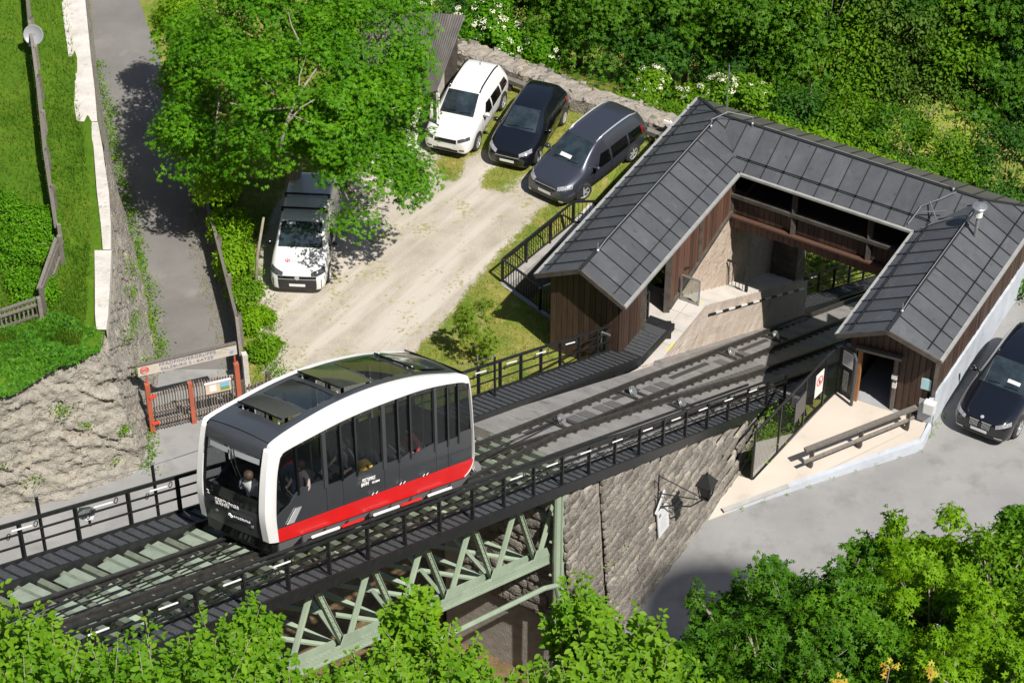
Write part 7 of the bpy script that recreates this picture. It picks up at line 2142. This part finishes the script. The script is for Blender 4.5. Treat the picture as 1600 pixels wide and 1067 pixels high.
# undergrowth that closes the floor of the wood
N = 42000
xs = G.uniform(-14, 34, N); ys = G.uniform(66, 112, N)
za = ground_height(xs, ys)
edge_ = np.where(xs > 5.5, 16.9 - ((xs - W0.x) * U.x + (ys - W0.y) * U.y), 74.6 - .56 * (xs + 1.5) - ys)
bbv = (xs - W0.x) * V.x + (ys - W0.y) * V.y
ok = (edge_ < -.6) & ~((bbv > -6.2) & (bbv < .8))
pos = np.stack([xs, ys, za + .1 + G.random(N) ** 2 * 1.3], 1)[ok]
v, f, l = leaves(pos, unitv(G.normal(size=pos.shape) * .5 + np.array([0, -.3, 1])), rdir(len(pos)), G.uniform(.12, .22, len(pos)), 'maple')
o = fast_mesh('undergrowth', v, f, lm_dark, base=(10, 80, -5), lv=l)
tag(o, 'low dark undergrowth on the slope behind the old wall', 'undergrowth', kind='stuff')

# ---- meadow shrub and ivy on the left
def patch_leaves(name, label, cat, poly_px, z, n, kind, size, lm, hgt=.35, jit=.45, kindtag='stuff', zf=None):
    P_ = np.array(poly_px, float)
    lo, hi = P_.min(0), P_.max(0)
    pts = []
    while len(pts) < n:
        q = G.uniform(lo, hi, (n, 2)); k = inpoly(q[:, 0], q[:, 1], [tuple(p) for p in P_]); pts += list(q[k])
    pts = np.array(pts[:n])
    pos = np.array([list(at(x, y, z if zf is None else zf(x, y))) for x, y in pts])
    bump_ = vnoise(pos[:, 0] * 1.0, pos[:, 1] * 1.0, .9, 77) + .35
    pos[:, 2] += np.clip(bump_, 0, 1) * hgt * G.random(n) ** .4
    nr = unitv(G.normal(size=pos.shape) * jit + np.array([.1, -.25, 1]))
    v, f, l = leaves(pos, nr, rdir(n), G.uniform(size * .7, size * 1.3, n), kind)
    o = fast_mesh(name, v, f, lm, base=tuple(pos[0]), lv=l)
    return tag(o, label, cat, kind=kindtag)
patch_leaves('ivy', 'thick ivy mat on the edge above the pale rock', 'ivy', [(-40, 520), (60, 500), (110, 505), (150, 520), (158, 548), (120, 570), (60, 590), (25, 612), (-40, 640)], 4.0, 9000, 'maple', .085, lm_ivy, .5)
for i, (x, y, r, lb) in enumerate(((20, 395, 1.1, 'dense round shrub behind the short board fence at the left edge'), (-20, 330, 1.2, 'shrub cut by the left edge beside the meadow fence'), (45, 450, .75, 'leafy shrub in the corner of the meadow fences'), (55, 350, .7, 'leafy shrub touching the long meadow fence'))):
    c = at(x, y, 4.3)
    tree('shrub', lb, 'shrub', (c.x, c.y, 3.9), [(c, (r, r, r * .55)), (c + Vector((r * .5, -.3, .1)), (r * .6, r * .6, r * .4)), (c + Vector((-r * .4, .4, .1)), (r * .6, r * .6, r * .4))], .04, lm_chest, 150, 34, 'oval', .085, 'meadow shrubs', rc=(.18, .34), up=.5, seed=i)
# weeds on the rock and along the path edges
def weeds(name, label, pts, lm=lm_bush, n=90, r=.22, size=.07):
    P_, N_, D_, l_ = [], [], [], []
    for p in pts:
        p = Vector(p); k = int(n * G.uniform(.5, 1.3)); rr = r * G.uniform(.6, 1.4)
        q = G.normal(size=(k, 3)) * np.array([rr, rr, rr * .45]) + np.array([p.x, p.y, p.z + rr * .4])
        P_.append(q); N_.append(unitv(G.normal(size=(k, 3)) * .5 + np.array([0, -.2, 1]))); D_.append(rdir(k))
    P_ = np.concatenate(P_)
    v, f, l = leaves(P_, np.concatenate(N_), np.concatenate(D_), G.uniform(size * .7, size * 1.4, len(P_)), 'kite')
    o = fast_mesh(name, v, f, lm, base=tuple(P_[0]), lv=l)
    return tag(o, label, 'weeds', kind='stuff')
wp_ = [at(153 + t * 100 + G.normal() * 4, 100 + t * 470, .15) for t in np.linspace(0, 1, 70)]
weeds('weeds', 'weeds along the left edge of the asphalt path', wp_, n=60, r=.16)
weeds('weeds', 'weeds and ferns growing in the cracks of the rock', [R0[min(i * 3, len(R0) - 1)][int(k * 2.7)] for i, k in ((62, 15), (64, 14), (66, 12), (68, 16), (70, 13), (58, 18), (55, 12), (60, 9), (72, 17), (74, 12), (40, 10), (30, 14), (20, 6), (25, 18), (36, 4), (14, 12))], n=110, r=.2)
weeds('weeds', 'green weeds at the foot of the rock beside the gate', [at(232 + G.normal() * 3, y, .05) for y in np.linspace(640, 735, 12)], n=45, r=.13)
weeds('weeds', 'weeds and ivy between the dark board fence and the gravel', [at(352 + (y - 320) * .26 + G.uniform(0, 26), y, .15) for y in np.linspace(330, 600, 50)], n=60, r=.17)
weeds('weeds', 'fresh weeds behind the mesh fence of the terrace', [F(a, .05 + G.uniform(-.2, .2), -.1 + G.uniform(0, .8)) for a in np.linspace(4.0, 6.2, 26)], lm_lime, n=70, r=.2)
weeds('weeds', 'ferns at the foot of the stone abutment', [at(930 + G.normal() * 14, 850 + G.normal() * 10, 2.8) for _ in range(8)], lm_lime, n=90, r=.2)
weeds('weeds', 'small weeds along the foot of the plaster plinth', [F(7.75 + k * .5, 4.1 + G.uniform(0, .04), .03) for k in range(3)], lm_lime, n=30, r=.07, size=.05)
weeds('weeds', 'small weeds at the foot of the terrace kerb wall', [F(2 + k * .62, .62 + k * .44, .03) for k in range(9)], lm_lime, n=16, r=.05, size=.04)
weeds('weeds', 'weeds in the shade beyond the footbridge', [F(18 + G.uniform(0, 6), -6.2 - G.uniform(0, 2.5), -4 - G.uniform(0, 3)) for _ in range(60)], lm_lime, n=120, r=.4, size=.12)
# grass on the meadow and on the lot
N = 60000
s_ = G.uniform(0, len(rows) - 1.01, N); k_ = G.uniform(4.2, 26, N) 
ii = s_.astype(int); jj = k_.astype(int)
RW = np.array([[list(p) for p in r] for r in rows])
fi = (s_ - ii)[:, None]; fj = (k_ - jj)[:, None]
pos = (RW[ii, jj] * (1 - fi) + RW[ii + 1, jj] * fi) * (1 - fj) + (RW[ii, jj + 1] * (1 - fi) + RW[ii + 1, jj + 1] * fi) * fj
up3 = unitv(G.normal(size=(N, 3)) * .35 + np.array([0, 0, 1]))
lv = np.clip(vnoise(pos[:, 0], pos[:, 1], 1.5, 5) * .8 + .5 + G.normal(size=N) * .18, 0, 1)
v, f, l = leaves(pos, unitv(G.normal(size=(N, 3)) * [1, 1, .2]), up3, G.uniform(.1, .26, N), 'blade', lv)
o = fast_mesh('meadow_grass', v, f, lm_grass, base=tuple(pos[0]), lv=l)
tag(o, 'green grass of the sloping meadow on the left', 'grass', kind='stuff')
sel = (gm > .55) & (em < .4) & (GX > -11) & (GX < 9) & (GY > 52) & (GY < 75) & ~((ga > 5.2) & (gb > -8.0)) & ~((ga > 6.9) & (gb > -10.7) & (ga < 15)) & (gb < -5.2) & (GX > -9.2 + (GY - 57.9) * -.26)
cx, cy = GX[sel], GY[sel]
k = G.integers(0, len(cx), 80000)
x_ = cx[k] + G.uniform(-.15, .15, len(k)); y_ = cy[k] + G.uniform(-.15, .15, len(k))
pos = np.stack([x_, y_, ground_height(x_, y_)], 1)
N = len(pos)
lv = np.clip(vnoise(x_, y_, 1.2, 9) * .9 + .5 + G.normal(size=N) * .2, 0, 1)
thin = G.random(N) > np.clip(vnoise(x_, y_, .8, 31) * 1.2 + .1, 0, .85)
pos, lv = pos[thin], lv[thin]; N = len(pos)
v, f, l = leaves(pos, unitv(G.normal(size=(N, 3)) * [1, 1, .2]), unitv(G.normal(size=(N, 3)) * .4 + np.array([0, 0, 1])), G.uniform(.06, .15, N), 'blade', lv)
o = fast_mesh('lot_grass', v, f, lm_dry, base=tuple(pos[0]), lv=l)
tag(o, 'short yellowish grass between the parked cars and on the bank', 'grass', kind='stuff')

def shoot_leaves(c, r, h, n, per, rg):
    """arching leafy shoots, leaves set alternately along each"""
    P_, N_, D_, S_, L2 = [], [], [], [], []
    stems = MB()
    for k in range(n):
        a = rg.uniform(0, 6.28); q = math.sqrt(rg.random())
        p0 = c + Vector((math.cos(a) * r * q * .6, math.sin(a) * r * q * .5, -h * rg.uniform(.5, 1.0)))
        p2 = c + Vector((math.cos(a) * r * q * 1.05, math.sin(a) * r * q * .9, h * (1.0 - .5 * q * q) * (rg.uniform(.1, 1.0) if k % 7 else rg.uniform(1.0, 1.75))))
        p1 = (p0 + p2) / 2 + Vector((rg.uniform(-.12, .12), rg.uniform(-.12, .12), h * .15))
        if k % 3 == 0: stems.tube([p0, p1, p2], .009, 4, .003)
        sh_ = rg.random()
        for j in range(per):
            t = .18 + .82 * j / (per - 1)
            p = p0 * (1 - t) ** 2 + p1 * 2 * t * (1 - t) + p2 * t * t
            tg = ((p1 - p0) * (1 - t) + (p2 - p1) * t).normalized()
            sd = tg.cross(Vector((rg.uniform(-1, 1), rg.uniform(-1, 1), rg.uniform(-.3, .3)))).normalized()
            d = (tg * .55 + sd * .85 + Vector((0, 0, -.15))).normalized()
            P_.append(p + sd * .012); D_.append(d)
            N_.append(Vector((rg.uniform(-.5, .5), -.25 + rg.uniform(-.5, .5), 1)))
            S_.append(rg.uniform(.65, 1.2) * (1.0 if t < .85 else .72)); L2.append(min(1, max(0, .2 + .55 * t * sh_ + .4 * rg.random())))
    A_ = lambda x: np.array([list(v) for v in x])
    return A_(P_), A_(N_), A_(D_), np.array(S_), np.array(L2), stems
# ---- bushes and trees in the foreground, on the castle slope
fg = [  # x, y, depth, radius, height ratio, label
    (25, 985, 30, .62, 1.3, 'leafy spray at the left edge in front of the lower track'),
    (110, 1050, 29, .75, 1.0, 'bright bush in the lower left corner'),
    (230, 1040, 29, .75, 1.0, 'bright bush right of the lower left corner'),
    (335, 1000, 30, .62, 1.1, 'bush reaching up to the rail right of the lower left'),
    (420, 1060, 29, .7, .9, 'bush below the front of the funicular car'),
    (392, 955, 31, .38, 1.1, 'small spray standing before the black railing left of the truss'),
    (520, 1050, 29, .7, .95, 'bush in front of the left truss diagonals'),
    (615, 1000, 30, .6, 1.2, 'taller bush in front of the truss middle'),
    (640, 915, 31, .34, 1.9, 'upright shoot in front of the green truss'),
    (705, 985, 30, .45, 1.2, 'feathery bush right of the upright shoot'),
    (790, 1070, 29, .65, .8, 'low bush at the bottom edge below the brown hollow'),
    (905, 985, 31, .42, 1.7, 'slim leafy shoot left of the stone abutment foot'),
    (975, 1020, 30, .6, 1.25, 'bright bush in front of the stone abutment foot'),
    (1065, 1060, 30, .55, 1.0, 'bush at the bottom edge where the road shade begins'),
    (180, 1090, 27, .8, .8, 'bush filling the bottom edge near the left corner'),
    (470, 1095, 27, .8, .8, 'bush filling the bottom edge below the car'),
    (740, 1098, 27, .8, .8, 'bush filling the bottom edge below the truss end'),
    (40, 1090, 27, .8, .9, 'bush filling the lower left corner'),
    (1000, 1098, 27, .7, .8, 'bush filling the bottom edge below the abutment'),
    (300, 1090, 27, .9, .8, 'bush filling the bottom edge on the left'),
    (620, 1100, 27, .9, .8, 'bush filling the bottom edge left of the middle'),
    (880, 1100, 27, .8, .8, 'bush filling the bottom edge near the middle')]
for i, (x, y, dp, r, hr_, lb) in enumerate(fg):
    y = y + ((70 if r > .5 else 48) if dp > 27 else 40)
    if 440 < x < 880: y += 22; r *= .9
    if x in (905, 975): y -= 42
    c = along(x, y, dp); rg = random.Random(i + 300)
    gz_ = float(ground_height(np.array([c.x]), np.array([c.y]))[0])
    t = thing('hill_bush', (c.x, c.y, gz_), lb, 'bush', 'bushes on the slope in the foreground')
    P_, N_, D_, S_, L2, stems = shoot_leaves(c, r * 1.15, r * hr_ * 1.15, int(115 * r) + 22, 30, rg)
    stems.tube([Vector((c.x, c.y, gz_)), c - Vector((0, 0, r * hr_ * .9)), c], .03, 6, .012)
    stems.build('stems', bark, t, smooth=True)
    v, f, l = leaves(P_, N_, D_, S_ * (.105 if i % 4 else .13), 'oval', L2)
    fast_mesh('crown', v, f, lm_fore if i % 3 else lm_bush, t, base=tuple(WM[t.name].translation), lv=l)
fgr = [(1150, 1000, 46, 1.25, 'd', 'shaded green tree left of the maples at the lower right'), (1190, 960, 47, .9, 'd', 'small dark round crown reaching over the road shade'), (1260, 955, 46, 1.15, 'd', 'dark crown with a pointed top in the lower right'), (1330, 990, 44, 1.2, 'm', 'maple crown in half shade at the lower right'),
       (1365, 880, 48, .75, 'm', 'maple top reaching furthest up over the road'), (1430, 870, 48, 1.05, 'l', 'sunlit maple crown with a high rounded top'), (1470, 960, 44, 1.25, 'l', 'sunlit maple crown in the lower right corner'), (1545, 900, 47, 1.0, 'b', 'bushy crown near the right edge below the road'), (1600, 860, 48, .9, 'm', 'crown cut by the right edge below the road'), (1575, 990, 43, 1.3, 'l', 'bright crown filling the lower right corner'),
       (1120, 1075, 42, 1.1, 'd', 'dark bush at the bottom edge right of the middle'), (1240, 1070, 42, 1.2, 'd', 'dark crown at the bottom edge in the shade'), (1390, 1075, 42, 1.2, 'm', 'maple crown at the bottom edge on the right'), (1520, 1080, 41, 1.2, 'l', 'bright maple crown at the bottom right edge'), (1130, 950, 48, .4, 'd', 'slim dark shoot standing against the shaded road'), (1215, 905, 48, .45, 'd', 'small crown top over the sunlit road edge')]
for i, (x, y, dp, r, k, lb) in enumerate(fgr):
    y = y + 22
    c = along(x, y, dp); rg = random.Random(i + 600)
    gz_ = float(ground_height(np.array([c.x]), np.array([c.y]))[0])
    lob = [(c, (r * .75, r * .75, r * .8))]
    for j in range(8):
        a = j * .8 + rg.random()
        q = c + Vector((math.cos(a) * r * .65, math.sin(a) * r * .6, rg.uniform(-.5, .75) * r))
        lob.append((q, (r * rg.uniform(.25, .45),) * 2 + (r * rg.uniform(.25, .5),)))
    for j in range(5):
        q = c + Vector((rg.uniform(-.8, .8) * r, rg.uniform(-.6, .3) * r, r * rg.uniform(.7, 1.15)))
        lob.append((q, (r * .13, r * .13, r * .3)))
    tree('slope_tree', lb, 'tree', (c.x, c.y, min(gz_, c.z - 2)), lob, .07, LMS[k], int(220 * r) + 40, 26, 'maple' if k != 'b' else 'oval', .1 if k != 'b' else .1, 'trees on the slope at the lower right', rc=(.16, .4), up=.4, bottom=-.75, fork=.7, twigs=2, seed=i, shell=(.6, 1.05))
for i, (x, y, lb) in enumerate(((1390, 1040, 'cluster of orange yellow young maple leaves at the bottom right'), (1455, 1052, 'yellow maple leaves right of the orange cluster'), (1315, 1062, 'yellow maple leaves left of the orange cluster'))):
    c = along(x, y, 36)
    pos = np.array([list(c)] * 9) + G.normal(size=(9, 3)) * .06
    v, f, l = leaves(pos, unitv(G.normal(size=(9, 3)) * .4 + np.array([0, -.6, 1])), rdir(9), G.uniform(.05, .095, 9), 'maple')
    t = thing('leaf_cluster', c, lb, 'leaves')
    fast_mesh('leaves', v, f, lm_yel, t, base=tuple(c), lv=l)
    MB().tube([c - Vector((0, 0, .05)), c - Vector((0, -.3, 3.0))], .015, 5).build('twig', bark, t)

# ================================================================== unseen tower, added behind the viewer to cast the shade on the road
tp_ = at(1062, 918, 0) + SUN_DIR * 112
tw = thing('shade_tower', (tp_.x, tp_.y, 44), 'round stone tower added out of view to cast the shade on the road', 'tower')
MB().lathe([(2.6, 0), (2.55, tp_.z - 44 - 3.6), (2.65, tp_.z - 44 - 3.5), (2.65, tp_.z - 44 - 3.2)], (tp_.x, tp_.y, 44), n=28).build('shaft', stone, tw)
MB().lathe([(2.9, -3.3), (2.0, -1.5), (1.1, -.45), (.1, 0)], tp_, n=28).build('roof', roofm, tw)
